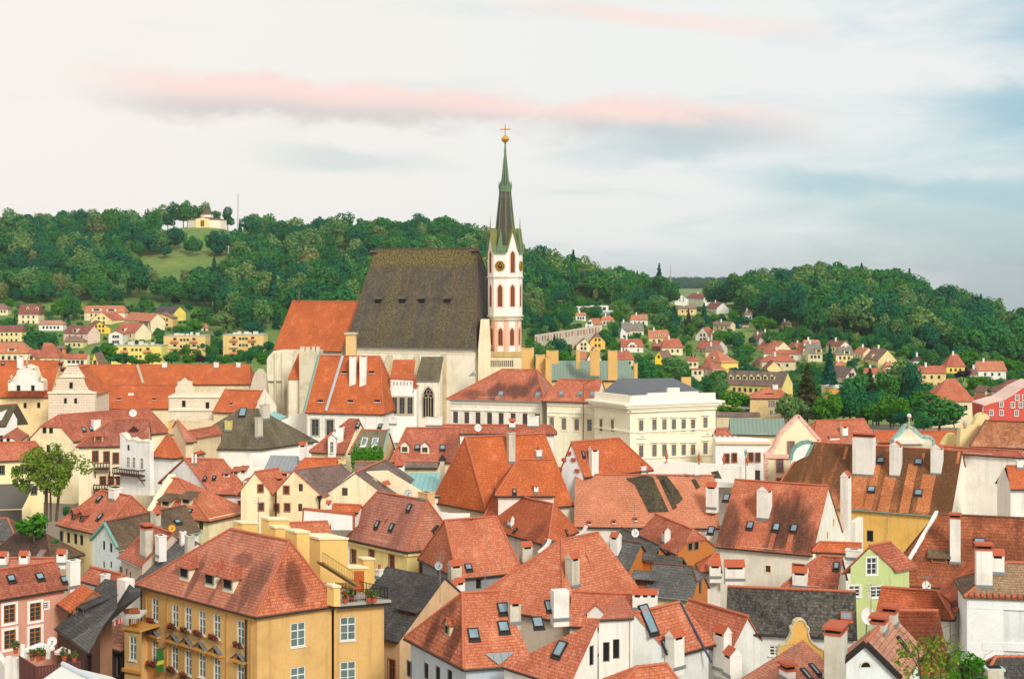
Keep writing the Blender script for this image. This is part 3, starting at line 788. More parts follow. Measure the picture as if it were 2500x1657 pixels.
def cap_on(ob,c,u,o,w,d,cap,mat):
    """what closes the top of a chimney; c = top centre"""
    mb = MB()
    if cap == 'saddle':
        hw,hd = w / 2 + .06,d / 2 + .06; r = .28 + w * .22
        lng,sh,L2,S2 = (u,o,hw,hd) if w >= d else (o,u,hd,hw)
        for k in (-1,1): mb.box(c + lng * (L2 - .14) * k + UP * .11,lng * .09,sh * (S2 - .08),UP * .12,1)
        mb.box(c + UP * .09,lng * (L2 - .25),sh * (S2 - .12),UP * .09,2)
        z = c + UP * .22; A = [z - lng * L2 - sh * S2,z + lng * L2 - sh * S2,z + lng * L2 + sh * S2,z - lng * L2 + sh * S2]; t0,t1 = z - lng * L2 + UP * r,z + lng * L2 + UP * r
        mb.quad(A[0],A[1],t1,t0); mb.quad(A[2],A[3],t0,t1); mb.poly([A[1],A[2],t1],1); mb.poly([A[3],A[0],t0],1); mb.quad(A[3],A[2],A[1],A[0])
    elif cap == 'slab':
        mb.box(c + UP * .06,u * (w / 2 + .09),o * (d / 2 + .09),UP * .07,1); mb.box(c + UP * .15,u * (w / 2 - .12),o * (d / 2 - .12),UP * .05,2)
    elif cap == 'tile':
        mb.box(c + UP * .05,u * (w / 2 + .07),o * (d / 2 + .07),UP * .06,0); mb.box(c + UP * .22,u * (w / 2 - .06),o * (d / 2 - .06),UP * .12,2); mb.box(c + UP * .4,u * (w / 2 + .10),o * (d / 2 + .10),UP * .08,0)
    elif cap == 'pots':
        mb.box(c + UP * .05,u * (w / 2 + .06),o * (d / 2 + .06),UP * .06,1); k = max(1,int(w / .5))
        for i in range(k): mb.tube(c + u * ((i + .5) / k - .5) * w * .85,c + u * ((i + .5) / k - .5) * w * .85 + UP * .55,.13,8,0)
    elif cap == 'plain':
        mb.box(c + UP * .04,u * (w / 2 + .05),o * (d / 2 + .05),UP * .05,1); mb.box(c + UP * .09,u * (w / 4),o * (d / 4),UP * .02,2)
    if mb.v: mesh_obj('chimney_cap',mb.v,mb.f,[CLAY,mat,DARK],ob,midx=mb.m)

def outline_wall(bld,outline,D,thick,mat,name='gable_wall',D2=None,parent=None,mats=None,coping=None,cw=.14):
    """a shaped upright wall (scrolled gable, stepped parapet): outline in picture points, clockwise from lower left, set in a plane at its own distance"""
    x0 = min(p[0] for p in outline); x1 = max(p[0] for p in outline)
    pl = min(outline,key=lambda q: q[0]); pr = max(outline,key=lambda q: q[0])
    A,B = P(pl,D),P(pr,D2 or D); e = Vector((B.x - A.x,B.y - A.y,0)).normalized(); n = Vector((e.y,-e.x,0))
    pts = [hit(p,A,n) for p in outline]
    if bld.root is None: bld.mk(Vector(((A.x + B.x) / 2,(A.y + B.y) / 2,min(p.z for p in pts))))
    flat = [Vector(((p - A).dot(e),p.z,0)) for p in pts]
    V = pts + [p - n * thick for p in pts]; k = len(pts); Fc,UV = [],[]
    area = sum(flat[i].x * flat[(i + 1) % k].y - flat[(i + 1) % k].x * flat[i].y for i in range(k))
    for tri in tessellate_polygon([flat]):
        a,b,c = (flat[i] for i in tri)
        if (b - a).cross(c - a).z < 0: tri = (tri[0],tri[2],tri[1])
        Fc.append(tuple(tri)); UV.append([(flat[i].x,flat[i].y) for i in tri]); Fc.append(tuple(k + i for i in reversed(tri))); UV.append([(0,0)] * 3)
    for i in range(k):
        j = (i + 1) % k; Fc.append((i,k + i,k + j,j) if area < 0 else (j,k + j,k + i,i)); UV.append([(0,0)] * 4)
    mesh_obj(name,V,Fc,mat,bld.root,uvs=UV)
    if coping is not None:
        mb = MB()
        for i in range(k):
            a,b = pts[i],pts[(i + 1) % k]
            d = b - a
            if abs(d.z) > 6 * abs(d.dot(e)) and d.length > 3: continue
            if min(a.z,b.z) <= min(p.z for p in pts) + .01 and max(a.z,b.z) <= min(p.z for p in pts) + .01: continue
            dn = d.normalized(); up = n.cross(dn) if n.cross(dn).z > 0 else -n.cross(dn)
            mb = MB(); mb.box((a + b) / 2 - n * thick / 2,d / 2 * 1.03,n * (thick / 2 + .09),up * cw); mb.build('coping',coping,bld.root)
    w = Wall(A,B,0,[],mat); w.p = Vector((A.x,A.y,0)); return w
def proud_win(bld,w,pts,ww,h,st):
    for p in pts:
        sv,z = w.find(p); put_window(bld.root,w.at(sv,z,.13),w.ang,ww * KS['win'],h * KS['win'],st)
def bxw(mb,c,e,w,d,z0,z1,m=0):
    """upright box centred on c, width w along e"""
    n = Vector((e.y,-e.x,0)); mb.box(Vector((c.x,c.y,(z0 + z1) / 2)),e * (w / 2),n * (d / 2),UP * ((z1 - z0) / 2),m)
def poly_house(bld,pts,roofs,walls,wall,roof,gut=GUT,rcap=None):
    """irregular block: pts name -> Vector; roofs = name lists (CCW from above); walls = edges dropped to the ground"""
    cen = sum((v for v in pts.values()),Vector()) / len(pts); gz = min(ground(v.x,v.y) for v in pts.values()) - .4
    bld.mk(Vector((cen.x,cen.y,gz))); rm = TILE[roof] if isinstance(roof,str) else roof
    V,Fc,UV = [],[],[]
    for kx,nm in roofs.items():
        q = [pts[n] for n in nm]; pl = Plane(q)
        if pl.n.z < 0: q = q[::-1]; pl = Plane(q)
        bld.planes[kx] = pl; n0 = len(V); V += q; Fc.append(tuple(range(n0,n0 + len(q)))); UV.append([pl.uv(p) for p in q])
        n0 = len(V); V += [p - UP * .15 for p in q]; Fc.append(tuple(reversed(range(n0,n0 + len(q))))); UV.append([(0,0)] * len(q))
        for i in range(len(q)):
            a,b = q[i],q[(i + 1) % len(q)]; n0 = len(V); V += [a,a - UP * .15,b - UP * .15,b]; Fc.append((n0,n0 + 1,n0 + 2,n0 + 3)); UV.append([(0,0),(0,.1),(1,.1),(1,0)])
    ro = mesh_obj('roof',V,Fc,rm,bld.root,uvs=UV); fi = 0
    for kx,nm in roofs.items(): bld.faces[kx] = (ro,[fi]); fi += 2 + len(nm)
    for (a,b) in walls:
        A,B = pts[a],pts[b]; e = Vector((B.x - A.x,B.y - A.y,0)); L = e.length; e.normalize(); n = Vector((e.y,-e.x,0)); ins = .22
        p,q = A - n * ins,B - n * ins
        bld.walls[a + b] = Wall(p,q,gz,[(0,gz),(L,gz),(L,B.z - .1),(0,A.z - .1)],plaster(wall) if isinstance(wall,tuple) else wall)
    if gut is not None:  # gutter tubes; their dark tone also carries the shadow under the eave
        mb = MB()
        for (a,b) in walls:
            A,B = pts[a],pts[b]
            if abs(A.z - B.z) < .3: mb.tube(A - UP * .1,B - UP * .1,.085,6)
        if mb.v: mb.build('gutter',gut,bld.root)
    bld.ze = min(v.z for v in pts.values()); return bld

def weather(bld,pk,name,c1,c2,stains=(),clean=(),**k):
    """this roof face has wear of its own: soot and lichen fields, strips washed clean below metal and chimneys"""
    pl = bld.planes[pk]; st = []
    for (p,ru,rv,am) in stains:
        u,v = pl.uv(pl.hit(p)); st.append((u,v,ru,rv,am))
    cl = []
    for (p0,p1,w) in clean:        # upper and lower end of a strip that runs down the slope
        u0,v0 = pl.uv(pl.hit(p0)); u1,v1 = pl.uv(pl.hit(p1)); um = (u0 + u1) / 2; cl.append((um - w / 2,um + w / 2,min(v0,v1),max(v0,v1)))
    m = tiles('tiles_' + name,c1,c2,stains=st,clean=cl,**k)
    ob,fi = bld.faces[pk]; ob.data.materials.append(m)
    for i in fi: ob.data.polygons[i].material_index = len(ob.data.materials) - 1

def gtrim(b,wk,mat,r,name,out=.12):
    wl = b.walls[wk]; mb = MB(); p = wl.poly
    for i in range(2,len(p) - 1): mb.tube(wl.at(*p[i],out),wl.at(*p[i + 1],out),r,5)
    if mb.v: b._part(name,mb,[mat])
# ================================================================== terrain
def build_terrain():
    A = np.concatenate([np.linspace(-1400,-300,8),np.linspace(-250,2750,100),np.linspace(2850,4000,8)])
    Y = np.concatenate([np.geomspace(12,420,34),np.linspace(435,1200,70),np.geomspace(1230,15000,26)])
    V = []; nA,nY = len(A),len(Y)
    for y in Y:
        for a in A:
            x = (a - CX) / F * y; z = CZ + float(ground_rel(a,y)); V.append((x,y,z))
    Fc = [(j * nA + i,j * nA + i + 1,(j + 1) * nA + i + 1,(j + 1) * nA + i) for j in range(nY - 1) for i in range(nA - 1)]
    m,t,b = newmat('ground_grass')
    geo = t.add('ShaderNodeNewGeometry'); pos = geo.outputs['Position']; sp = t.add('ShaderNodeSeparateXYZ'); t.link(pos,sp.inputs[0])
    n1 = t.noise(pos,.02,5,.6); n2 = t.noise(pos,.25,5,.65)
    c = t.mix(t.ramp(n1,.35,.65),lin((84,118,42)),lin((124,138,64))); c = t.mix(t.math('MULTIPLY',t.ramp(n2,.4,.7),.6),c,lin((64,106,40)))
    town = t.math('LESS_THAN',sp.outputs[1],395.0)
    c = t.mix(town,c,lin((128,118,104))); t.link(c,b.inputs['Base Color']); b.inputs['Roughness'].default_value = .95
    o = mesh_obj('ground',V,Fc,m,smooth=True); o['kind'] = 'structure'
build_terrain()

# ================================================================== church of the old town
def church():
    b = Bld('church','tall gothic church with steep grey nave roof and slim white clock tower with green spire','church')
    wallc = (242,234,212)
    b.eave(T2(770,1382),T2(1885,1389),T2(1040,551),T2(1905,548),296,286.5,pitch=60,wall=wallc,roof='church',oe=.5,rcap=RIDGED,gut=GUTL,key='n',base=CZ - 36)
    weather(b,'nF','nave',(98,90,78),(76,69,63),[(T2(1130,1120),2.2,11,.55),(T2(1600,1200),2,10,.5),(T2(1450,625),34,2.6,1.0),(T2(1330,1150),1.2,9,.45),(T2(1800,1100),1.5,10,.5),(T2(980,1250),1.5,6,.4)],dirt=.62,dark=(74,62,56),streak=9.0,moss=(132,118,56),line=.32,th=.5,tw=.4,seed=40)
    b.eave(T2(165,1404),T2(745,1414),T2(325,995),T2(830,990),306,298,fg=(0,1),pitch=57,wall=(238,230,204),roof='orange',oe=.4,key='c',base=CZ - 36)
    # nave vents
    pl = b.planes['nF']
    for p in ((1055,1010),(1260,1008),(1425,1008),(1642,1008)): b.dorm('nF',[T2(*p)],1.3,.95,'shed','church',(40,34,30),.6,False,over=.25)
    for p in ((1015,600),(1880,590)): b.dorm('nF',[T2(*p)],1.5,.6,'shed','church',(60,56,50),.5,False)
    # cornice under the nave eave
    w = b.walls['nf']; mb = MB(); 
    for (zo,dp,hh) in ((-.4,.28,.35),(-1.0,.12,.2)):
        mb.box(w.at(w.L / 2,b.planes['nF'].o.z + zo,dp / 2),w.e * (w.L / 2),w.n * (dp / 2),UP * hh / 1.0 * .5)
    b._part('cornice',mb,[plaster((238,230,208),.2)])
    # buttresses with sloped heads standing against the nave wall
    def buttress(x0,x1,ytop,ybot,out,mat=STONE):
        sv0,zt = w.find(M3(x0,ytop)); sv1,_ = w.find(M3(x1,ytop)); _,zb = w.find(M3(x0,ybot)); zb = CZ - 36
        mb = MB(); A,B = w.at(sv0,0),w.at(sv1,0); n = w.n
        def pt(q,o,z): return Vector((q.x,q.y,z)) + n * o
        for q0,q1 in ((A,B),):
            top = [pt(q0,.02,zt),pt(q1,.02,zt)]; mid = [pt(q0,out,zt - out * 1.5),pt(q1,out,zt - out * 1.5)]; bot = [pt(q0,out + .25,zb),pt(q1,out + .25,zb)]
            mb.quad(top[0],mid[0],mid[1],top[1],1); mb.quad(mid[0],bot[0],bot[1],mid[1])
            mb.poly([top[0],pt(q0,0,zb),bot[0],mid[0]]); mb.poly([mid[1],bot[1],pt(q1,0,zb),top[1]])
        b._part('buttress',mb,[mat,STONE])
    ST2 = plaster((206,188,150),.7)
    for (x0,x1) in ((960,1015),(1222,1275),(1475,1530)): buttress(x0,x1,60,660,2.6,ST2)
    # side chapel with mossy roof and traceried window
    D = 283.0
    pts = {'a': P(M3(1228,312),D - 6),'b': P(M3(1462,312),D - 6),'c': P(M3(1500,82),D + .5),'d': P(M3(1290,80),D + .5)}
    pts['b'].z = pts['a'].z; pts['c'].z = pts['d'].z
    poly_house(b,pts,{'ch': ['a','b','c','d']},[('a','b'),('b','c'),('d','a')],wallc,'olive',GUTL)
    cw = b.walls['ab']; sv,zc = cw.find(M3(1355,520)); gothic(b,cw,M3(1355,655),M3(1355,372),1.95,'tracery')
    # red lean-to roof between the buttresses, and the ochre buttress head
    pts = {'e': P(M3(985,300),D - 6),'f': P(M3(1212,300),D - 6),'g': P(M3(1232,108),D + 1),'h': P(M3(1020,108),D + 1)}; pts['f'].z = pts['e'].z; pts['g'].z = pts['h'].z
    poly_house(b,pts,{'lt': ['e','f','g','h']},[('e','f')],wallc,'orange',None)
    mb = MB(); q = P(T2(828,1330),286); bxw(mb,q,Vector((1,0,0)),2.0,2.2,CZ - 36,P(T2(828,1275),286).z)
    mb.box(P(T2(828,1268),286),Vector((1.25,0,0)),Vector((0,1.4,0)),UP * .2,1); b._part('buttress',mb,[plaster((226,190,130),.5),STONE])
    # chancel buttresses and the big battered stair turret
    AP = plaster((232,224,198),.7)
    outline_wall(b,[C1(*p) for p in [(78,1300),(78,385),(120,320),(188,252),(330,236),(625,236),(625,1300)]],299.5,3,AP,'apse_wall')
    for (x0,x1,yt) in ((205,232,260),(330,372,250),(425,445,735)):
        A,B_ = P(C1(x0,yt),298.9),P(C1(x1,yt),298.9); mb = MB(); mb.prism([(A.x,A.y),(B_.x,A.y),(B_.x,A.y + .9),(A.x,A.y + .9)],CZ - 36,A.z); b._part('buttress',mb,[AP])
    mb = MB(); A,B_ = P(C1(80,742),299.6),P(C1(330,742),299.6); mb.box((A + B_) / 2 - Vector((0,.4,0)),(B_ - A) / 2,Vector((0,.3,0)),UP * .09); b._part('string_course',mb,[STONE])
    D = 288.0
    t0,t1 = P(C1(630,255),D),P(C1(945,255),D); g0,g1 = P(C1(612,1250),D - 3),P(C1(720,1250),D - 3)
    mb = MB(); dz = Vector((0,7,0)); lo = CZ - 36
    L0,R0 = P(C1(620,255),D),P(C1(945,255),D); L1b,R1b = Vector((L0.x,L0.y,lo)),Vector((R0.x,L0.y,lo))
    mb.quad(L1b,R1b,R0,L0); mb.quad(R1b,R1b + dz,R0 + dz,R0); mb.quad(L1b + dz,L1b,L0,L0 + dz); mb.quad(L0,R0,R0 + dz,L0 + dz)
    b._part('stair_turret',mb,[plaster((214,204,176),.7)])
    mb = MB()
    for x in (655,745,850,905): 
        q = P(C1(x + 20,220),D + .6); mb.box(q,Vector((.42,0,0)),Vector((0,.5,0)),UP * .5)
    b._part('battlement',mb,[plaster((220,210,184),.6)])
    pts = {'i': P(C1(425,715),289),'j': P(C1(615,715),289),'k': P(C1(615,290),295),'l': P(C1(600,290),295)}; pts['j'].z = pts['i'].z
    poly_house(b,pts,{'bt': ['i','j','k','l']},[('i','j'),('l','i')],(232,224,200),'orange',None)
    # fleche on the chancel ridge
    q = P(T2(385,1000),309); mb = MB(); mb.lathe(q,SP([(.55,-.6),(.55,1.6),(.9,1.8),(.25,3.2),(.6,4.2),(.6,5.6),(.8,5.8),(.12,8.4),(.05,12.4)],.32),8); b._part('fleche',mb,[plain('old_copper_brown',(112,72,58),.6)])
    tower(b)
    return b
def arch_pts(w,h,k=5):
    """pointed arch outline, base on z=0, centred: from lower left round to lower right"""
    sp = h - w * .95; pts = [(-w / 2,0),(-w / 2,sp)]
    for i in range(1,k + 1):
        a = math.radians(180 - 58 * i / k); pts.append((w / 2 + w * math.cos(a),sp + w * math.sin(a) * 1.1))
    pts[-1] = (0,h); r = [(-x,z) for x,z in pts[:-1]][::-1]
    return pts + r
def gothic(b,w,pbot,ptop,width,kind='louvre',surround=None,out=0.0):
    sv,z0 = w.find(pbot); _,z1 = w.find(ptop); h = z1 - z0; e,n = w.e,w.n; o = w.at(sv,z0,out)
    sur = surround or STONE
    a = arch_pts(width,h); g = .16 + width * .06; aw = arch_pts(width + 2 * g,h + g * 1.6)
    mb = MB(); k = len(a)
    I = [o + e * x + UP * z + n * .10 for x,z in a]; O = [o + e * x + UP * (z - (0 if i not in (0,k - 1) else g * .6)) + n * .10 for i,(x,z) in enumerate(aw)]
    for i in range(k):
        j = (i + 1) % k; mb.quad(O[i],I[i],I[j],O[j]); mb.quad(O[j],O[j] - n * .12,O[i] - n * .12,O[i]); mb.quad(I[i],I[i] - n * .09,I[j] - n * .09,I[j])
    ob = b._part('window',mb,[sur])
    mb = MB(); c = [o + e * x + UP * z + n * .02 for x,z in a]; mb.poly(c[::-1]); mesh_obj('pane',mb.v,mb.f,DARK if kind != 'brown' else plain('wood_louvre',(112,66,40),.7),ob)
    mb = MB()
    if kind == 'tracery':
        for i in (1,2,3):
            x = -width / 2 + width * i / 4; mb.box(o + e * x + UP * (h * .34) + n * .07,e * .06,n * .05,UP * (h * .34))
        for (x,z,r) in ((-width * .25,h * .70,width * .21),(width * .25,h * .70,width * .21),(0,h * .84,width * .19)):
            for q in range(10):
                a0,a1 = 2 * math.pi * q / 10,2 * math.pi * (q + 1) / 10
                mb.tube(o + n * .08 + e * (x + r * math.cos(a0)) + UP * (z + r * math.sin(a0)),o + n * .08 + e * (x + r * math.cos(a1)) + UP * (z + r * math.sin(a1)),.055,4,0,None,False)
    else:
        k2 = max(3,int(h / .55))
        for i in range(1,k2): mb.box(o + UP * (h * .92 * i / k2) + n * .06,e * (width * .42),n * .04,UP * .05)
        mb.box(o + UP * (h * .45) + n * .07,e * .05,n * .04,UP * (h * .45))
    mesh_obj('mullion',mb.v,mb.f,STONE if kind == 'tracery' else plain('wood_slat',(150,92,56),.7),ob)
def tower(b):
    D = 293.0; zy = lambda y: P(T3(337,y),D).z
    c = P(T3(337.5,1000),D); R = 107.5 / 2.53 / F * D / math.cos(math.radians(4.5)); base = Vector((c.x,c.y,0))
    def face(k,r=R):     # face k: outward normal at 27+45k degrees to the right of the line of sight; returns left and right corner
        th = math.radians(27 + 45 * k); dirn = lambda a: Vector((math.sin(a),-math.cos(a),0))
        return base + dirn(th - math.radians(22.5)) * r,base + dirn(th + math.radians(22.5)) * r,dirn(th)
    WT = plaster((244,238,226),.2); PK = plaster((240,186,160),.2); GR = plain('aged_copper',(112,140,104),.6,var=.4); SL = TILE['church']
    ring = lambda r: [base + Vector((math.sin(math.radians(27 + 45 * k + 22.5)),-math.cos(math.radians(27 + 45 * k + 22.5)),0)) * r for k in range(8)]
    z0,z1,z2,z3 = zy(1468),zy(1250),zy(1003),zy(848)
    def oct(name,r,za,zb,mat):
        mb = MB(); mb.prism(ring(r),za,zb,0,True,True); return b._part(name,mb,[mat])
    oct('tower_stage',R * .91,z0 - 6,z1,WT); oct('tower_stage',R * .985,z1 - .01,z2,WT); oct('tower_stage',R,z2 - .01,z3,WT)
    for (z,r,h) in ((zy(1242),1.06,.28),(zy(1262),1.03,.2),(zy(1003),1.05,.28),(z0 + .2,1.0,.35)):
        oct('cornice',R * r,z - h / 2,z + h / 2,plaster((214,206,176),.4))
    for k in range(8):
        l,r_,n = face(k,R * .91); e = (r_ - l).normalized(); L = (r_ - l).length
        wl = Wall(l,r_,0,[],WT); mid = (l + r_) / 2
        # pink pilasters at the corners of the lowest stage
        mb = MB()
        for q in (l + e * .28,r_ - e * .28): mb.box(Vector((q.x,q.y,(z0 + z1) / 2)) + n * .03,e * .27,n * .05,UP * ((z1 - z0) / 2 - .2))
        b._part('pilaster',mb,[PK])
        def gw(rr,ya,yb,wd):
            l2,r2,n2 = face(k,rr); w2 = Wall(l2,r2,0,[],WT); m2 = (l2 + r2) / 2; z_a,z_b = zy(ya),zy(yb)
            h = z_b - z_a; o = Vector((m2.x,m2.y,z_a))
            class W2: pass
            ww = W2(); ww.e,ww.n = w2.e,w2.n; ww.find = lambda p: (0,z_a if p == 0 else z_b); ww.at = lambda s_,z,out=0: Vector((m2.x,m2.y,z)) + w2.n * out
            gothic(b,ww,0,1,wd,'brown',PK)
        gw(R * .91,1420,1315,.95); gw(R * .985,1182,1050,.95)
        if k % 2 == 0: gw(R,975,845 if k % 2 == 0 else 900,.95)
        l3,r3,n3 = face(k,R); e3 = (r3 - l3).normalized(); m3 = (l3 + r3) / 2
        if k % 2 == 0:
            # steep gable above the window faces, with copper edging and a finial
            zap = zy(705); mb = MB(); A,B_,C_ = Vector((l3.x,l3.y,z3)),Vector((r3.x,r3.y,z3)),Vector((m3.x,m3.y,zap)); bk = -n3 * .5
            mb.poly([A,B_,C_]); mb.poly([C_ + bk,B_ + bk,A + bk]); b._part('gable',mb,[WT])
            mb = MB(); inner = Vector((base.x,base.y,zap))
            for (x,y) in ((A,C_),(C_,B_)):
                mb.quad(x + n3 * .25 - UP * .1,y + n3 * .25 + UP * .1,y - n3 * 2.6 + UP * .1,x - n3 * 2.6 - UP * .1); mb.tube(x + n3 * .2,y + n3 * .2,.17,6)
            mb.tube(C_ + n3 * .1,C_ + n3 * .1 + UP * 2.6,.13,5,0,.02); b._part('gable_roof',mb,[plain('mossy_copper',(130,132,74),.7,var=.4)])
        else:
            # clock face under a little copper hood
            o = Vector((m3.x,m3.y,zy(935))) + n3 * .12; rad = 31 / 2.53 / F * D; mb = MB(); u = e3
            pts = [o + u * rad * math.cos(2 * math.pi * q / 28) + UP * rad * math.sin(2 * math.pi * q / 28) for q in range(28)]
            mb.poly(pts)
            for q in range(28): mb.quad(pts[q],pts[q] - n3 * .14,pts[(q + 1) % 28] - n3 * .14,pts[(q + 1) % 28])
            ob = b._part('clock_face',mb,[plain('clock_black',(34,30,26),.4)])
            mb = MB(); gold = plain('gilding',(226,170,52),.35,.6)
            for q in range(12):
                an = math.radians(30 * q); dv = u * math.sin(an) + UP * math.cos(an); tv = u * math.cos(an) - UP * math.sin(an)
                mb.box(o + dv * rad * .78 + n3 * .04,dv * (rad * .15),tv * (rad * .07),n3 * .02)
            for q in range(28):
                for rr in (.97,.58): mb.tube(o + (pts[q] - o) * rr + n3 * .03,o + (pts[(q + 1) % 28] - o) * rr + n3 * .03,.06,4,0,None,False)
            mesh_obj('numerals',mb.v,mb.f,gold,ob)
            mb = MB()
            for (an,ln_,wd) in ((math.radians(-52),.62,.05),(math.radians(62),.42,.075)):
                dv = u * math.sin(an) + UP * math.cos(an); tv = u * math.cos(an) - UP * math.sin(an); mb.box(o + dv * rad * ln_ * .42 + n3 * .08,dv * (rad * ln_ * .5),tv * (rad * wd),n3 * .02)
            mesh_obj('clock_hands',mb.v,mb.f,gold,ob)
            mb = MB(); za = z3; A,B_ = Vector((l3.x,l3.y,za)),Vector((r3.x,r3.y,za)); tp = Vector((m3.x,m3.y,zy(800))) - n3 * 1.2
            mb.quad(A + n3 * .3 - UP * .4,B_ + n3 * .3 - UP * .4,B_ - n3 * .6 + UP * 1.3,A - n3 * .6 + UP * 1.3)
            mb.poly([m3 * 1 + UP * 0 + Vector((0,0,za)) - e3 * .7 + n3 * .1,Vector((m3.x,m3.y,za)) + e3 * .7 + n3 * .1,Vector((m3.x,m3.y,zy(735))) - n3 * .5]); 
            q0 = Vector((m3.x,m3.y,za)); ap = Vector((m3.x,m3.y,zy(700))) - n3 * .6
            mb.poly([q0 - e3 * .75 + n3 * .2,q0 + e3 * .75 + n3 * .2,ap]); mb.poly([q0 + e3 * .75 + n3 * .2,q0 - n3 * 1.4 + UP * 2,ap]); mb.poly([q0 - n3 * 1.4 + UP * 2,q0 - e3 * .75 + n3 * .2,ap])
            b._part('hood',mb,[GR])
    # slate spire with copper ribs, copper crown, upper needle, gilt ball and cross
    def cone(name,r0,r1,za,zb,mat,ribs=True):
        a,c2 = ring(r0),ring(r1); V = [Vector((p.x,p.y,za)) for p in a] + [Vector((p.x,p.y,zb)) for p in c2]
        Fc = [(i,(i + 1) % 8,8 + (i + 1) % 8,8 + i) for i in range(8)] + [tuple(range(8,16))]; UV = []
        for f in Fc: pl = Plane([V[i] for i in f]); UV.append([pl.uv(V[i]) for i in f])
        o = mesh_obj(name,V,Fc,mat,b.root,uvs=UV)
        if ribs:
            mb = MB()
            for i in range(8): mb.tube(V[i],V[8 + i],.13,5,0,.10)
            b._part('spire_rib',mb,[GR])
    pxm = 1 / 2.53 / F * D
    cone('spire',58 * pxm * 1.25,33 * pxm * 1.04,zy(850),zy(476),SL)
    mb = MB(); k0 = ring(33 * pxm * 1.04); za,zb = zy(478),zy(418)
    mb.prism(ring(39 * pxm),za,za + (zb - za) * .35,0,True,True)
    for i in range(8):
        l,r_ = ring(39 * pxm)[i],ring(39 * pxm)[(i + 1) % 8]; m_ = (l + r_) / 2; mb.poly([Vector((l.x,l.y,za + .6)),Vector((r_.x,r_.y,za + .6)),Vector((m_.x,m_.y,zb))]); mb.tube(Vector((l.x,l.y,za + .7)),Vector((l.x,l.y,za + 2.3)),.14,5,0,.03)
    b._part('spire_crown',mb,[GR])
    cone('spire_needle',25 * pxm * 1.04,3.0 * pxm,za + .5,zy(225),plain('dark_copper',(86,104,66),.6,var=.5))
    q = Vector((base.x,base.y,zy(232))); mb = MB(); gold = plain('gilding',(226,170,52),.35,.6)
    ztop = zy(62) - q.z; zball = zy(152) - q.z
    mb.lathe(q,[(.26,0),(.14,zball - 1.0),(.3,zball - .95),(.14,zball - .85)],8,1); mb.lathe(q + UP * zball,[(.05,-.85),(.62,-.45),(.85,0),(.62,.45),(.1,.85)],10)
    b._part('finial',mb,[gold,GR]); mb = MB(); mb.tube(q + UP * (zball + .6),q + UP * ztop,.13,5); zc = q.z + zball + (ztop - zball) * .68
    for dx in (-1.1,1.1): mb.tube(Vector((q.x,q.y,zc)),Vector((q.x + dx,q.y,zc)),.13,5)
    b._part('cross',mb,[gold])
    # square foot of the tower with a slotted belfry opening and a stone parapet
    A,B_ = P(C2(470,510),D - 4),P(C2(1095,510),D - 4); mb = MB(); zt = A.z; 
    mb.prism([(A.x,A.y),(B_.x,B_.y),(B_.x,B_.y + 9),(A.x,A.y + 9)],CZ - 36,zt); b._part('tower_base',mb,[plaster((236,224,188),.35)])
    mb = MB(); zp = P(C2(500,440),D - 4).z; mb.prism([(A.x - .2,A.y - .2),(B_.x + .2,A.y - .2),(B_.x + .2,A.y + 9.2),(A.x - .2,A.y + 9.2)],zt + .003,zp); b._part('parapet',mb,[plaster((206,176,122),.6)])
    mb = MB(); sl = MB()
    for i in range(12):
        q = P(C2(668 + i * 26.5,600),D - 4.02); (mb).box(q,Vector((.09,0,0)),Vector((0,.06,0)),UP * .63)
    b._part('belfry_slot',mb,[plain('slot_dark',(84,62,34),.8)])
    # west end: stone shoulder between nave and tower
    mb = MB(); q0,q1 = P(C2(490,390),287),P(C2(660,390),287); t0,t1 = P(C2(525,0),288),P(C2(640,0),288)
    V = [q0,q1,Vector((t1.x,q1.y,t1.z)),Vector((t0.x,q0.y,t0.z))]; bk = Vector((0,5,0)); mb.quad(*V); mb.quad(V[3],V[2],V[2] + bk,V[3] + bk); mb.quad(V[1],V[1] + bk,V[2] + bk,V[2]); mb.quad(V[0] + bk,V[0],V[3],V[3] + bk)
    lo = UP * (CZ - 36 - q0.z); mb.quad(q0 + lo,q1 + lo,q1,q0); b._part('west_wall',mb,[plaster((238,226,190),.3)])
CHURCH = church()
# ================================================================== old town, front rows
# ---- the ochre corner house
OCH = (218,176,112)
b = Bld('ochre_corner_house','large ochre corner house with hipped red roof, white windows and red flower boxes'); OCHRE = b
n1 = P(B2(1112,1046),115); zE = n1.z
b.corner(B2(105,772),B2(1112,1046),B3(440,946),(B2(905,317),B2(1395,402)),115,'l',D0=127,wall=OCH,roof='coral2',oe=.4,base=zE - 15)
weather(b,'F','ochre_front',(200,102,74),(186,86,62),[(B2(1090,770),1.6,3.0,.75),(B2(1010,570),1.6,.7,.55),(B2(600,720),.5,2.6,.6),(B2(760,830),.3,2.2,.5),(B2(900,950),.8,1.5,.6)],dirt=.34,dark=(76,52,50),line=.45,seed=21,th=.25)
weather(b,'R','ochre_side',(208,104,66),(192,86,54),[(B2(1420,740),.9,1.6,.8),(B2(1480,850),.9,1.1,.75),(B2(1330,720),.5,1.4,.5)],dirt=.25,dark=(84,52,42),line=.4,seed=22)
b.dorm('F',[B2(515,735),B2(728,790),B2(880,830)],1.5,1.3,'hip','red',(236,226,196),over=.3,st='dk',wmul=.8)
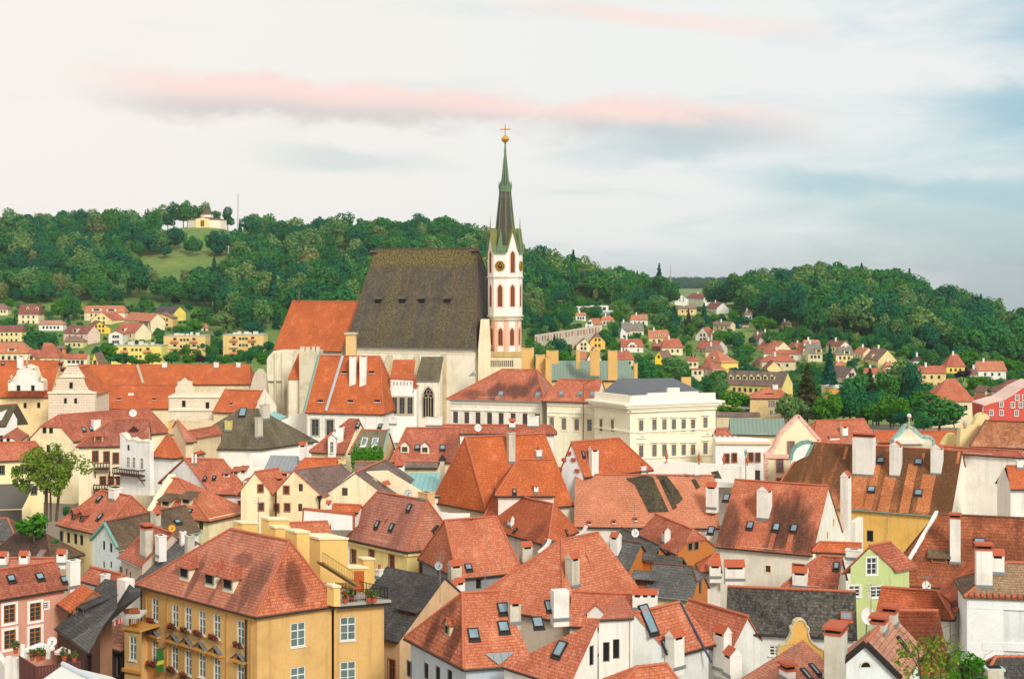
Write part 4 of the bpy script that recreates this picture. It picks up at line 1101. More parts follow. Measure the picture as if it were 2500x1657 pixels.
# facade: two storeys of tall windows
f = 'f'; up = [(268,985),(437,1040),(546,1062),(662,1095),(787,1125),(985,1180)]; dn = [(268,1340),(433,1390),(546,1430),(662,1450),(787,1490),(985,1545)]
b.win(f,[B2(*p) for p in up],.95,2.0,'wo'); b.win(f,[B2(*p) for p in dn],.95,2.1,'wo')
b.win('r',[B2(1468,1195)],1.35,2.0,'wo'); b.win('r',[B2(1468,1568)],1.35,2.0,'wo')
w = b.walls['f']
def facade_bits(b,w):
    SHELF = plaster((204,152,78),.3); ZN = plain('lead_sheet',(120,120,124),.5,.2)
    for p in [(268,1195),(433,1245),(546,1275),(662,1312),(787,1350),(985,1405)]:
        sv,z = w.find(B2(*p)); mb = MB(); hw = .95; e,n = w.e,w.n; o = w.at(sv,z)
        A,B_,C_ = o - e * hw,o + e * hw,o + UP * .62; k = n * .42
        mb.quad(A,A + k,C_ + k,C_,1); mb.quad(C_,C_ + k,B_ + k,B_,1); mb.poly([A + n * .12,B_ + n * .12,C_ + n * .12],0); mb.box(o - UP * .08 + n * .2,e * hw,n * .2,UP * .09,0); mb.box(o + UP * .22 + n * .14,e * .22,n * .03,UP * .16,2)
        for q in (-1,1): mb.box(o + e * q * .6 - UP * .3 + n * .12,e * .12,n * .12,UP * .16,0)
        b._part('window_pediment',mb,[SHELF,ZN,DARK])
    mb = MB()
    for (p0,p1) in (((375,1125),(835,1255)),((375,880),(380,880))):
        s0,z0 = w.find(B2(*p0)); s1,z1 = w.find(B2(*p1)); mb.box(w.at((s0 + s1) / 2,(z0 + z1) / 2,.05),w.e * (abs(s1 - s0) / 2),w.n * .08,UP * .07)
    for x in (195,372,870,1075):
        s0,z0 = w.find(B2(x,1000)); mb.box(w.at(s0,zE - 5.0,.03),w.e * .09,w.n * .05,UP * 5.0)
    mb.box(w.at(w.L / 2,zE - .35,.1),w.e * (w.L / 2),w.n * .12,UP * .14); b._part('moulding',mb,[SHELF])
    mb = MB()
    for x in (165,1040):
        s0,z0 = w.find(B2(x,1100)); mb.tube(w.at(s0,zE - .2,.12),w.at(s0,zE - 14,.12),.085,6)
    b._part('downpipe',mb,[GUT])
facade_bits(b,w)
# window boxes with geraniums stand on the sills as things of their own
def flower_box(p,w,lab):
    sv,z = w.find(p); o = w.at(sv,z,.28); r = empty('flower_box',o,lab,'flower box','geranium boxes under the ochre windows')
    mb = MB(); mb.box(o,w.e * .5,w.n * .13,UP * .11); mesh_obj('planter',mb.v,mb.f,plain('planter_brown',(92,62,46),.7),r)
    rs = np.random.default_rng(int(p[0])); V,Fc,mi = [],[],[]
    for i in range(90):
        c = o + w.e * rs.uniform(-.5,.5) + UP * rs.uniform(.08,.38) + w.n * rs.uniform(-.05,.25); a = Vector(rs.normal(size=3)).normalized() * .075; d = Vector(rs.normal(size=3)).normalized() * .075
        n0 = len(V); V += [c - a - d,c + a - d,c + a + d,c - a + d]; Fc.append((n0,n0 + 1,n0 + 2,n0 + 3)); mi.append(0 if rs.random() < .45 else 1)
    mesh_obj('geraniums',V,Fc,[plain('geranium_red',(196,44,34),.7),plain('geranium_leaf',(52,74,36),.8)],r,midx=mi)
for i,p in enumerate([(255,1088),(432,1132),(540,1165),(652,1192),(780,1225),(985,1290),(258,1448),(428,1495),(535,1545)]):
    flower_box(B2(*p),w,'red geranium box under a plain upper window of the ochre facade' if i < 6 else 'red geranium box under a pedimented window of the ochre facade')
# flat-roofed wing with the roof terrace
def terrace_wing():
    b = OCHRE; q1 = b.q[2]; P2 = Pz(B3(853,914),zE); P2.z = zE; n1 = b.q[1]; dirr = (P2 - q1); bk = (b.q[3] - b.q[2])
    A,B_,C_,D_ = q1 + Vector((0,0,0)),P2,P2 + bk * .8,q1 + bk * .8
    e = (B_ - A).normalized(); n = Vector((e.y,-e.x,0)); ins = .38; wl = Wall(A - n * ins + e * -.36,B_ - n * ins - e * .3,0,[(0,zE - 15),((B_ - A).length + .06,zE - 15),((B_ - A).length + .06,zE + .1),(0,zE + .1)],plaster(OCH)); b.walls['t'] = wl
    e2 = (C_ - B_).normalized(); wl2 = Wall(B_ - n * ins - e * .3,C_ - e * .3,0,[(0,zE - 15),((C_ - B_).length,zE - 15),((C_ - B_).length,zE + .1),(0,zE + .1)],plaster(OCH)); b.walls['t2'] = wl2
    b.win('t',[B3(513,1145),B3(513,1520)],1.35,2.0,'wo')
    mb = MB(); mb.prism([A + n * .15,B_ + n * .15 + e * .2,C_ + e * .2,D_],zE - .12,zE + .12,0,True,True); b._part('terrace_slab',mb,[plain('terrace_slab_grey',(178,172,160),.8)])
    mb = MB(); mb.box((A + B_) / 2 + n * .2 - UP * .2,e * ((B_ - A).length / 2 + .1),n * .12,UP * .1); b._part('gutter',mb,[GUT])
    # railing
    mb = MB(); A2,B2_ = A + e * .6,B_ - e * .1; posts = 7
    C2_ = B2_ + (C_ - B_) * .7
    for (x,y,k) in ((A2,B2_,26),(B2_,C2_,22)):
        for h in (.3,1.15): mb.tube(x + UP * h,y + UP * h,.03,4)
        for i in range(k + 1): q = x + (y - x) * i / k; mb.tube(q + UP * .15,q + UP * 1.15,.014 if i % 6 else .035,4,0,None,False)
    b._part('railing',mb,[plain('wrought_iron',(38,38,36),.5,.4)])
    # stair house, chimney blocks and the outside stair
    YW = plaster((234,198,122),.25); CAPW = plaster((238,226,186),.2); k = (C_ - B_).normalized()
    def blk(p0,p1,ytop,ybot,D,dep,cap=True,nm='stair_house'):
        L,R_ = P(p0,D),P(p1,D); mb = MB(); zt,zb = L.z,P((p0[0],ybot),D).z; bv = Vector((k.x,k.y,0)) * dep
        mb.prism([(L.x,L.y),(R_.x,R_.y),(R_.x + bv.x,R_.y + bv.y),(L.x + bv.x,L.y + bv.y)],zb,zt)
        if cap: mb.prism([(L.x - .1,L.y - .1),(R_.x + .1,R_.y - .1),(R_.x + bv.x + .1,R_.y + bv.y + .1),(L.x + bv.x - .1,L.y + bv.y + .1)],zt + .003,zt + .18,1)
        b._part(nm,mb,[YW,CAPW])
    blk(B3(85,345),B3(190,352),0,B3(0,620)[1],119.5,1.6,nm='chimney'); blk(B3(280,400),B3(512,395),0,B3(0,760)[1],123.5,3)
    blk(B3(395,800),B3(448,800),0,B3(0,960)[1],118,.9); blk(B3(500,645),B3(680,640),0,B3(0,850)[1],125,1.5); blk(B3(645,570),B3(735,575),0,B3(0,770)[1],127,.8,nm='chimney')
    blk(B2(1000,268),B2(1130,270),0,B2(0,400)[1],131,1.2,nm='chimney'); blk(B2(1225,238),B2(1395,240),0,B2(0,400)[1],130,1.2,nm='chimney'); blk(B2(1280,305),B2(1395,306),0,B2(0,410)[1],127,1.0,nm='chimney')
    mb = MB(); s0,s1 = P(B3(300,605),120.5),P(B3(590,790),121.5); st = 12
    for i in range(st):
        q = s0 + (s1 - s0) * (i / st); mb.box(q,(s1 - s0).normalized() * .2 - UP * .0,Vector((k.x,k.y,0)) * .5,UP * .09)
    for off in (0,):
        for h in (.2,1.0): mb.tube(s0 + UP * h,s1 + UP * h,.03,4)
        for i in range(23): q = s0 + (s1 - s0) * i / 22; mb.tube(q + UP * .05,q + UP * 1.0,.014,4,0,None,False)
    b._part('outside_stair',mb,[plain('ochre_iron',(150,120,70),.6)])
    mb = MB(); q = P(B3(605,750),123); mb.box(q,Vector((.45,0,0)),Vector((0,.05,0)),UP * .9); b._part('door',mb,[plain('orange_door',(190,92,40),.6)])
    for i,p in enumerate([(545,870),(690,855),(735,850),(490,880)]):
        q = P(B3(*p),119.8 - .2 * i); q.z = zE + .12; r = empty('flower_pot',q,'flower pot with a small bush on the ochre house roof terrace','flower pot','pots on the roof terrace'); plant_pot(r,q,i)
def plant_pot(r,q,seed,s=1.0):
    mb = MB(); mb.lathe(q,[(.16 * s,0),(.24 * s,.38 * s),(.27 * s,.42 * s),(.2 * s,.42 * s)],8); mesh_obj('pot',mb.v,mb.f,plain('pot_clay',(190,92,58),.8),r)
    rs = np.random.default_rng(seed + 40); V,Fc,mi = [],[],[]
    for i in range(110):
        d = Vector(rs.normal(size=3)).normalized() * (.38 * s * rs.random() ** .4); c = q + UP * .75 * s + d; a = Vector(rs.normal(size=3)).normalized() * .07 * s; e = Vector(rs.normal(size=3)).normalized() * .07 * s
        n0 = len(V); V += [c - a - e,c + a - e,c + a + e,c - a + e]; Fc.append((n0,n0 + 1,n0 + 2,n0 + 3)); mi.append(0 if rs.random() < (.35 if seed % 2 else .1) else 1)
    mesh_obj('leaves',V,Fc,[plain('geranium_red',(196,44,34),.7),plain('pot_leaf',(70,104,40),.8)],r,midx=mi)
terrace_wing()
# bay turret at the left end of the ochre facade with its open wooden balcony
b = Bld('ochre_bay_house','narrow ochre bay with one tall window below a yellow timber balcony','house')
A,B_ = P(K2(530,680),124),P(K2(830,670),123.0); B_.z = A.z; mb = MB(); e = (B_ - A).normalized(); bk = Vector((-e.y,e.x,0)) * 5; b.mk(Vector((A.x,A.y,A.z - 14)))
wl = Wall(A,B_,0,[(0,A.z - 14),((B_ - A).length,A.z - 14),((B_ - A).length,A.z),(0,A.z)],plaster(OCH)); b.walls['f'] = wl; b.walls['l'] = Wall(A + bk,A,0,[(0,A.z - 14),(5,A.z - 14),(5,A.z),(0,A.z)],plaster(OCH)); b.ze = A.z
b.win('f',[K2(675,1015)],.85,2.1,'wo')
mb = MB(); mb.prism([A - e * .2 - bk * .04,B_ - bk * .04,B_ + bk,A + bk - e * .2],A.z,A.z + .16,0,True,True)
s0 = P(K2(510,1400),123.6); mb.box(wl.at(wl.L / 2,s0.z,.12),e * (wl.L / 2 + .1),wl.n * .14,UP * .13); b._part('moulding',mb,[plaster((206,152,76),.3)])
mb = MB()
for x in (600,750): q = P(K2(x,650),123.5); mb.box(Vector((q.x,q.y + .5,A.z + .9)),e * .1,Vector((0,.1,0)),UP * .8)
for x in (640,675,710): q = P(K2(x,650),123.5); mb.box(Vector((q.x,q.y + .5,A.z + .9)),e * .03,Vector((0,.03,0)),UP * .8)
b._part('balcony_post',mb,[plain('yellow_timber',(222,150,40),.6)])
mb = MB(); t0,t1 = P(K2(530,460),123.4),P(K2(825,455),122.6); mb.box((t0 + t1) / 2 + Vector((0,.8,0)),(t1 - t0) / 2,Vector((0,1.2,0)),UP * .1); b._part('balcony_roof',mb,[WFRAME])
mb = MB(); q0,q1 = P(K2(490,330),125),P(K2(770,300),125); mb.quad(P(K2(550,440),123.6),P(K2(810,395),123.2),q1,q0); b._part('awning',mb,[CLAY])

# ---- pink house and its neighbours in the lower left
PINK = (214,156,132)
b = Bld('pink_house','pink plastered house with white framed windows and skylights in its red roof')
b.eave(B1(-320,950),B1(566,884),B1(-330,675),B1(598,580),119,125.5,pitch=40,wall=PINK,roof='red',base=zE - 8)
weather(b,'F','pink_front',(192,94,64),(170,74,52),[(B1(250,780),3.0,2.6,.35),(B1(430,800),2.0,2.0,.45)],[(B1(90,750),B1(150,910),.7),(B1(335,740),B1(385,890),.7)],dirt=.5,dark=(108,58,46),line=.55,seed=31)
b.win('f',[B1(80,1020),B1(297,1003)],1.05,1.55,'wp'); b.win('f',[B1(83,1235),B1(295,1215)],1.05,1.6,'wp'); b.win('f',[B1(387,950)],.4,.55,'wt')
b.sky('F',[B1(92,725),B1(333,710),B1(540,735)],.7,.7)
b.chim('F',B1(632,800),.95,.8,B1(0,585)[1],cap='plain',base=None)
b = Bld('gabled_red_house','red roof with white chimney gable squeezed behind the pink house')
b.eave(B1(660,740),B1(960,838),B1(650,592),B1(1030,700),137,133,pitch=42,roof='red',wall=WHITE); b.chim('F',B1(1015,985),1.3,1.0,B1(0,735)[1],cap='none'); b.chim('F',B1(860,780),.7,.6,B1(0,700)[1],cap='plain')
b = Bld('lean_to','small orange tiled lean-to roof beside the pink house wall','shed')
b.eave(B1(475,938),B1(582,1018),B1(690,772),B1(800,832),124.5,121.5,pitch=38,roof='orange2',wall=(150,110,84),rcap=None)
b = Bld('dark_shingled_house','dark shingled roofs stepping down with two small black dormers beside the pink house')
pp = {'a': P(B1(458,1142),121),'b': P(B1(600,1240),116.5),'c': P(B1(985,965),119.5),'e': P(B1(975,742),125.5),'f': P(B1(880,726),126.5),'x': P(B1(745,1348),111.5),'y': P(B1(862,1128),117),'g': P(B1(1185,848),124),'h': P(B1(1085,772),127)}
poly_house(b,pp,{'F': ['a','b','c','e','f'],'G': ['b','x','y','c'],'H': ['c','y','g','h']},[('a','b'),('b','x'),('x','y')],(92,66,54),'darkslate')  # dark brown walls: shade of the void below the roof edge painted on
weather(b,'G','dark_lower',(112,108,104),(84,82,80),dirt=.4,dark=(60,58,58),line=.5,seed=34)
b.dorm('F',[B1(700,1035),B1(650,1020)],.6,.6,'shed','darkslate',(60,58,58),.3,True,'dk',over=.2)
b.sky('F',[B1(765,905),B1(815,920)],.5,.4)
b = Bld('terracotta_house','salmon tiled roof between the dark roofs and the ochre bay')
b.eave(B1(766,1258),B1(1010,1362),B1(945,1095),B1(1080,1110),128,125,pitch=34,roof='terra',wall=(84,70,62),rcap=None); b.win('f',[B1(930,1450),B1(990,1460)],.6,1.8,'dk')  # dark wall colour stands in for the unlit inside of an open shed
b = Bld('slate_strip_house','long grey slate roof running up beside the ochre house hip')
b.eave(B1(1080,790),B1(1195,860),B1(1460,335),B1(1700,430),141,137,pitch=40,roof='greyslate',wall=WHITE,rcap=None)
b.chim('F',B1(1560,530),.9,.7,B1(0,375)[1],SOOT,'plain'); b.chim('F',B1(1512,460),.55,.5,B1(0,342)[1],cap='plain'); b.sky('F',[B1(1410,430)],.5,.6)
b = Bld('chimneyed_red_house','small red roof with one grey and one white chimney stack')
b.eave(B1(985,542),B1(1168,642),B1(1255,300),B1(1466,330),146,141,pitch=40,roof='red',wall=(206,186,168),gut=GUTL); b.chim('F',B1(1195,545),1.5,.8,B1(0,310)[1],SOOT,'tile'); b.chim('F',B1(1315,540),1.0,.8,B1(0,375)[1],cap='plain')
b.win('f',[B1(1018,670),B1(1060,690),B1(1092,715)],.4,1.1,'dk')
b = Bld('dark_hipped_house','dark brown hipped roof with a red skylight near the tall leafy tree')
b.eave(B1(-80,512),B1(440,582),B1(150,346),B1(392,342),166,161,pitch=44,roof='brown',wall=(190,170,140),rcap=RIDGED); b.sky('F',[B1(348,520)],.9,1.1,CLAY)
weather(b,'F','dark_hip',(96,66,52),(78,54,44),dirt=.6,dark=(50,38,34),line=.5,seed=33)
b = Bld('grey_roofed_cottage','plain grey roofed cottage at the edge beside the round bush')
b.eave(B1(-160,408),B1(142,402),B1(-150,215),B1(62,225),178,178,pitch=40,roof='greyslate',wall=(214,200,160))
b = Bld('low_ridge_house','low red roof strip with small white chimneys behind the pink house')
b.eave(B1(-60,640),B1(480,605),B1(-60,560),B1(470,545),143,143,pitch=38,roof='pinkred',wall=WHITE)
for x,y in ((15,625),(195,620),(510,605)): b.chim('F',B1(x,y),.9,.7,B1(0,y - 65)[1],cap='saddle')
b = Bld('yellow_hipped_house','pale yellow house with hipped red roof and two tiny dormers')
b.eave(B1(470,272),B1(850,345),M1(965,1395),M1(1250,1372),170,163,pitch=44,roof='coral2',wall=(240,220,164)); b.win('f',[B1(518,370),B1(572,385),B1(632,395),B1(682,405)],.75,1.25,'dk'); b.dorm('F',[B1(610,230),B1(680,245)],.9,.8,'gable','red',(120,80,60),st='dk')
b.chim('F',M1(1065,1450),1.3,1.0,M1(0,1345)[1],cap='slab'); b.sky('F',[M1(955,1435),B1(840,208)],.6,.8); b.win('f',[B1(512,535),B1(565,545),B1(632,560)],.6,.5,'dk')
b = Bld('teal_gabled_house','white house with pointed gable edged in turquoise and a dark brown roof')
b.corner(B1(755,470),B1(1000,488),B1(1685,400),(B1(928,182),B1(1500,182)),149,'r',D0=155,D2=160,roof='brown',wall=(222,232,228),rcap=RIDGED,gut=COPPER,fg=(1,1)); b.win('l',[B1(870,450),B1(930,468)],.65,1.0,'dk'); b.chim('F',B1(1325,300),.9,.7,B1(0,200)[1],SOOT,'saddle'); b.sky('F',[B1(1487,250)],.9,.6)
for x in (755,870,930): b.win('l',[B1(x,610)],.5,.7,'dk')
gtrim(b,'l',COPPER,.22,'gable_trim')
b = Bld('coral_dormer_house','orange tiled house with two heavy hooded dormers and cream parapet gable')
b.eave(B1(1225,185),B2(725,165),M1(1300,1240),M1(1715,1212),168,163,pitch=46,roof='coral',wall=(240,226,186)); b.dorm('F',[B2(360,122),B2(530,105)],1.6,.75,'shed','brown',(230,210,170),.42,True,'dk',.35)
b.win('f',[B2(655,270)],.7,1.3,'yt'); b.sky('F',[B1(1590,160)],.7,.5)
mb = MB(); q = b.q; mb.quad(q[0] + UP * .35,q[0] + UP * .35 + Vector((.9,0,0)),b.planes['F'].pts[-1] + UP * .4 + Vector((.9,0,0)),b.planes['F'].pts[-1] + UP * .4); b._part('parapet',mb,[plaster((236,224,190),.4)])

# ---- middle front
b = Bld('yellow_square_house','pale yellow house with pyramid red roof and small black dormer')
b.corner(B3(415,372),B3(1000,500),B3(1466,463),(B3(760,8),B3(1180,62)),150,'l',roof='pinkred',wall=(244,222,150)); 
weather(b,'F','yellow_front',(196,104,82),(178,86,70),[(B3(620,250),1.5,5,.35),(B3(930,350),1.0,3.5,.4)],dirt=.42,dark=(110,66,58),line=.6,seed=41,th=.3)
b.win('f',[B3(560,540),B3(712,545),B3(880,590)],.85,1.45,'bt'); b.win('r',[B3(1145,610),B3(1322,597)],.85,1.7,'bt'); b.sky('F',[B3(760,270),B3(882,292),B3(1030,130)],.55,.8); b.dorm('R',[B3(1262,365)],1.0,.6,'gable','darkslate',(60,54,50),st='dk')
b.chim('F',B3(1140,68),1.6,1.0,B3(0,12)[1],plaster((226,184,134),.4),'plain')
mb = MB(); wl = b.walls['r']; wf = b.walls['f']
for w_ in (wl,wf): mb.box(w_.at(w_.L / 2,b.ze - .45,.1),w_.e * (w_.L / 2),w_.n * .14,UP * .12)
for i in range(26): mb.box(wl.at(.3 + i * (wl.L - .6) / 25,b.ze - .2,.22),wl.e * .07,wl.n * .12,UP * .09)
b._part('cornice',mb,[plaster((246,226,160),.2)])
b = Bld('broad_coral_house','broad plain coral tiled roof right of the pale yellow house')
b.eave(B4(60,724),B4(610,645),B3(1325,238),B4(378,206),138,141,pitch=42,roof='coral',wall=(150,150,152)); b.sky('F',[B4(148,630)],.7,.7); b.chim('F',B4(50,745),1.1,.9,B4(0,640)[1],SOOT,'saddle'); b.chim('F',B4(647,600),1.1,.8,B4(0,480)[1],SOOT,'saddle'); b.win('f',[B4(235,770)],.6,1.0,'dk')
for p in ((20,880),(85,850)): b.chim('F',B4(*p),.9,.7,B4(0,p[1] - 70)[1],cap='saddle')
b = Bld('black_slate_house','long dark slate roof with mossy streak beside the ochre house')
b.eave(B3(440,1140),B3(932,1238),B3(740,602),B3(1392,726),131,126,pitch=38,roof='darkslate',wall=(214,180,140),rcap=None); b.dorm('F',[B3(1010,1020)],2.2,.35,'shed','darkslate',(110,70,60),.3,False,over=.3)
b.win('f',[B3(880,1500)],.8,2.0,'bt'); b.chim('F',B3(760,720),.55,.5,B3(0,660)[1],cap='pots')
b = Bld('central_red_house','wide red roof with six skylights and two white chimneys in the town centre')
b.corner(B3(985,1218),B3(1482,1482),B4(700,1438),(B4(100,856),B4(860,790)),105,'r',roof='coral',wall=(186,196,204),D0=114)
weather(b,'L','central_hip',(196,96,62),(170,72,46),[(B3(1200,1230),.9,3.0,.8),(B3(1400,1230),.9,3.2,.75),(B3(1330,1000),1.2,1.4,.6)],dirt=.4,dark=(70,42,32),line=.8,seed=42,th=.33)
b.sky('F',[B4(192,1190),B4(443,1130),B4(730,1093),B4(440,975),B4(835,955)],.85,.95); b.chim('F',B4(545,1105),.85,.7,B4(0,960)[1],SOOT,'saddle'); b.chim('F',B4(930,1075),1.25,.9,B4(0,830)[1],cap='none')
pl_ = b.planes['F']; tri_ = [pl_.hit(B4(*p)) + pl_.n * .06 for p in ((285,1358),(405,1452),(540,1340))]; mesh_obj('valley_flashing',tri_,[(0,1,2)],GREYM,b.root,uvs=[[pl_.uv(x) for x in tri_]])
b.dorm('L',[B3(1345,1200)],.9,.9,'gable','rustic',(226,212,180),st='dk'); b.win('l',[B3(1030,1480),B3(1168,1500),B3(1265,1530),B3(1365,1560)],.8,1.3,'dk')
b = Bld('central_back_wing','plain red roof slope joining the wide skylit roof to the white gable')
b.eave(B4(980,1120),B4(1560,1090),B4(960,802),B4(1550,884),117,116,pitch=36,roof='coral2',wall=WHITE); b.dorm('F',[B4(1225,1050)],1.6,.3,'gable','coral',WHITE,win=False)
for x in (1565,1635,1690): b.chim('F',B4(x,985),.8,.7,B4(0,885)[1],cap='saddle')
b = Bld('peaked_red_house','tall plain coral roof with a dark verge and one cream chimney behind the skylit roof')
b.corner(B4(130,930),B4(945,1085),B4(1650,900),(B4(930,392),B4(1213,352)),118,'r',fg=(0,1),roof='coral',wall=(206,190,170)); b.chim('F',B4(1050,795),1.0,.8,B4(0,580)[1],SOOT,'saddle')
# white half-gabled house at the bottom
b = Bld('white_gable_house','white rough plastered wall with three dark slits under a sloping red roof')
zP = -31.0 + CZ; ap = P(B4(1250,1066),101); p0 = Pz(B4(430,1462),zP + 2.0); p1 = Pz(B4(985,1640),zP + 2.0); tr = P(B4(1532,1016),101.5); tr.z = ap.z
p2 = Vector((tr.x,tr.y,ap.z)); bkp = p2 + Vector((-.5,7,0)); p1 = P(B4(985,1640),98.5); p0.z = p1.z; p0 = Pz(B4(430,1462),p1.z)
poly_house(b,{'p0': p0,'p1': p1,'ap': ap,'tr': p2,'bk': bkp},{'F': ['p0','p1','ap'],'T': ['ap','tr','bk']},[('p0','p1'),('p1','ap'),('ap','tr'),('tr','bk')],(232,228,218),'coral2')
b.sky('F',[B4(920,1315)],.9,1.2)
for k_,lst in (('p1ap',[(1183,1370)]),('aptr',[(1305,1340),(1388,1315)])):
    for p in lst: b.win(k_,[B4(*p)],.5,1.4,'dk')
# double-gabled red house to its right
b = Bld('valley_roof_house','red roof with dark blue valley gutter, white chimneys and pale gable walls')
b.gable(B5(-140,1360),B5(482,1372),B5(178,1012),107,back=B5(548,922),roof='coral',wall=(224,226,222),og=.1)
b.sky('B',[B5(280,1065)],1.0,2.3); b.sky('B',[B5(432,1285)],.8,.9)
b.corner(B5(470,1280),B5(965,1352),B5(1275,1372),(B5(560,925),B5(1070,978)),110,'l',D0=116,D2=112,roof='coral2',wall=(226,226,220),key='w',fg=(0,1)); b.chim('wF',B5(872,1490),1.2,.8,B5(0,1205)[1],cap='saddle')
mb = MB(); v0,v1 = b.planes['B'].hit(B5(548,925)) + UP * .1,b.planes['B'].hit(B5(815,1440)) + UP * .1; mb.tube(v0,v1,.09,6); b._part('valley_gutter',mb,[plain('blue_grey_lead',(62,72,100),.5)])
b.chim('B',B5(545,1480),1.15,.9,B5(0,1240)[1],cap='saddle')
b = Bld('small_front_roof','small red hipped roof with a dark verge at the foot of the white chimney')
b.eave(B5(-40,1740),B5(600,1690),B5(190,1500),B5(432,1405),93,95,pitch=40,roof='coral',wall=WHITE); 
b = Bld('antenna_house','dusky red roof with aerials and slit skylights in front of the ochre scrolled gable')
pp = {'a': P(B5(985,1578),97),'b': P(B5(1350,1860),90),'c': P(B6(420,1760),92),'ap': P(B5(1582,1236),99)}; pp['b'].z = pp['c'].z = pp['a'].z = min(pp['a'].z,pp['b'].z) 
pp['a'] = Pz(B5(960,1620),pp['b'].z)
poly_house(b,pp,{'F': ['a','b','ap'],'R': ['b','c','ap']},[('a','b'),('b','c')],WHITE,'pinkred')
b.sky('R',[B5(1610,1530),B5(1680,1490)],.35,1.3); b.chim('F',B5(1410,1560),1.0,.7,B5(0,1490)[1],cap='tile'); b.chim('F',B5(940,1540),1.1,.9,B5(0,1390)[1],cap='saddle')
# ochre scrolled gable
b = Bld('scrolled_ochre_gable','small ochre baroque gable with scrolled shoulders before the dark slate roof','gable')
wl = outline_wall(b,[B5(*p) for p in [(1360,1568),(1375,1330),(1390,1290),(1440,1270),(1475,1220),(1490,1180),(1478,1140),(1505,1125),(1510,1090),(1535,1072),(1575,1072),(1600,1090),(1605,1125),(1632,1140),(1622,1180),(1640,1240),(1690,1290),(1760,1330),(1770,1568)]],103,.5,plaster((226,176,96),.3),coping=plaster((206,196,160),.3),cw=.05)
b = Bld('mossy_slate_house','long black slate roof with lichen spots and a small blue skylight')
b.eave(B5(930,1172),B6(320,1268),B5(850,778),B6(492,852),112,110,pitch=42,roof='darkslate',wall=(226,226,222),rcap=RIDGEM); b.sky('F',[B6(228,1042)],.9,.75,CLAY)
weather(b,'F','mossy_slate',(104,98,86),(44,43,46),[],dirt=.4,dark=(44,44,48),line=.75,th=.3,tw=.24,moss=(150,146,116),seed=51)
b.win('f',[B5(1345,1330)],.9,.8,'w')
# grey boarded group
b = Bld('grey_shingle_house','grey shingle roofs with honey coloured boarded gables and dormers')
b.eave(B5(245,860),B5(650,885),B5(195,578),B5(700,636),136,134,pitch=40,roof='greyslate',wall=(226,206,160),gut=GUTL,rcap=RIDGED,hh=(0,.45),wmats={'r': WOOD},fg=(1,1)); b.win('r',[B5(720,800)],.8,1.3,'dk')
b.gable(B5(128,645),B5(335,595),B5(243,428),141,back=B5(48,405),roof='greyslate',wall=WOOD,key='g',og=.3,gut=None,rcap=RIDGED)
b.gable(B5(305,575),B5(458,522),B5(385,448),148,back=B5(60,300),roof='greyslate',wall=WOOD,key='h',og=.3,gut=None,rcap=RIDGED); b.win('hr',[B5(352,495)],.9,.8,'dk')
b.gable(B5(560,612),B5(612,606),B5(575,545),140,ln=5,back=B5(400,520),roof='greyslate',wall=WOOD,key='i',og=.2,gut=None,rcap=None)
b.dorm('F',[B5(250,770)],1.8,.6,'shed','greyslate',WOODD,.3,False,over=.5); b.chim('gF',B4(1365,545),.9,.8,B4(0,400)[1],cap='saddle')
b = Bld('boarded_red_house','red half-hipped roof over an orange boarded gable with two dark windows')
b.corner(B5(110,330),B5(515,522),B5(855,455),(B5(262,202),B5(537,212)),149,'l',roof='red',wall=WHITE,hh=(0,.5),wmats={'r': WOOD},fg=(0,1)); b.win('r',[B5(633,450),B5(685,445)],.7,1.0,'dk'); b.chim('F',B5(408,430),.8,.7,B5(0,350)[1],cap='saddle')
b = Bld('courtyard_lean_to','small orange monopitch roof with white chimneys in the courtyard','shed')
b.eave(B5(720,665),B5(905,690),B5(840,512),B5(1020,520),141,141,pitch=38,roof='orange2',wall=WHITE); b.chim('F',B5(845,720),1.1,.8,B5(0,640)[1],cap='saddle'); b.chim('F',B5(1010,740),1.9,.9,B5(0,650)[1],cap='saddle')
b = Bld('stained_coral_house','large coral roof with dark sooty stains and two white chimneys above a white wall')
b.eave(B5(845,456),B5(1660,527),M5(1118,1264),M6(186,1308),157,152,pitch=44,roof='coral',wall=(238,234,218))
weather(b,'F','stained_coral',(206,104,68),(194,90,58),[(B5(1440,250),2.6,4.4,1.0),(B5(1600,400),1.7,3.0,1.0),(B5(960,330),1.6,3.8,.95),(B5(620,190),1.0,1.0,.5),(B5(1300,430),1.2,1.6,.7),(B5(900,420),.8,1.0,.6)],[(B5(1345,340),B5(1290,480),.55),(B5(1490,345),B5(1440,490),.55),(B5(1250,260),B5(1200,470),1.0)],dirt=.2,dark=(82,60,48),line=.3,seed=61)
b.sky('F',[B5(812,322),B5(1138,280),B5(1358,295),B5(1505,305),B5(940,48)],.75,.95); b.chim('F',B5(808,140),1.2,.9,M5(0,1345)[1],cap='saddle'); b.chim('F',B5(1240,232),1.3,1.5,M5(0,1385)[1],cap='saddle')
b.win('f',[B5(1288,645)],.55,.7,'yt'); b.win('f',[B5(1543,655)],1.15,1.2,'bt'); b.win('f',[B5(1045,605)],.8,.8,'dk'); b.win('r',[B6(120,255),B6(68,365),B6(280,345),B6(240,240)],.5,.8,'yt')
b.chim('R' if 'R' in b.planes else 'F',M6(215,1568),.6,.6,M6(0,1240)[1],cap='plain') if False else None
wl = b.walls['r']; sv,z = wl.find(B6(205,200)); mb = MB(); q = wl.at(sv,0,.25); zt = P(M6(230,1240),q.y).z; bxw(mb,q,wl.e,1.5,.9,b.gz,zt); ob = b._part('chimney',mb,[LIMEW]); cap_on(ob,Vector((q.x,q.y,zt)),wl.e,wl.n,1.5,.9,'saddle',LIMEW)
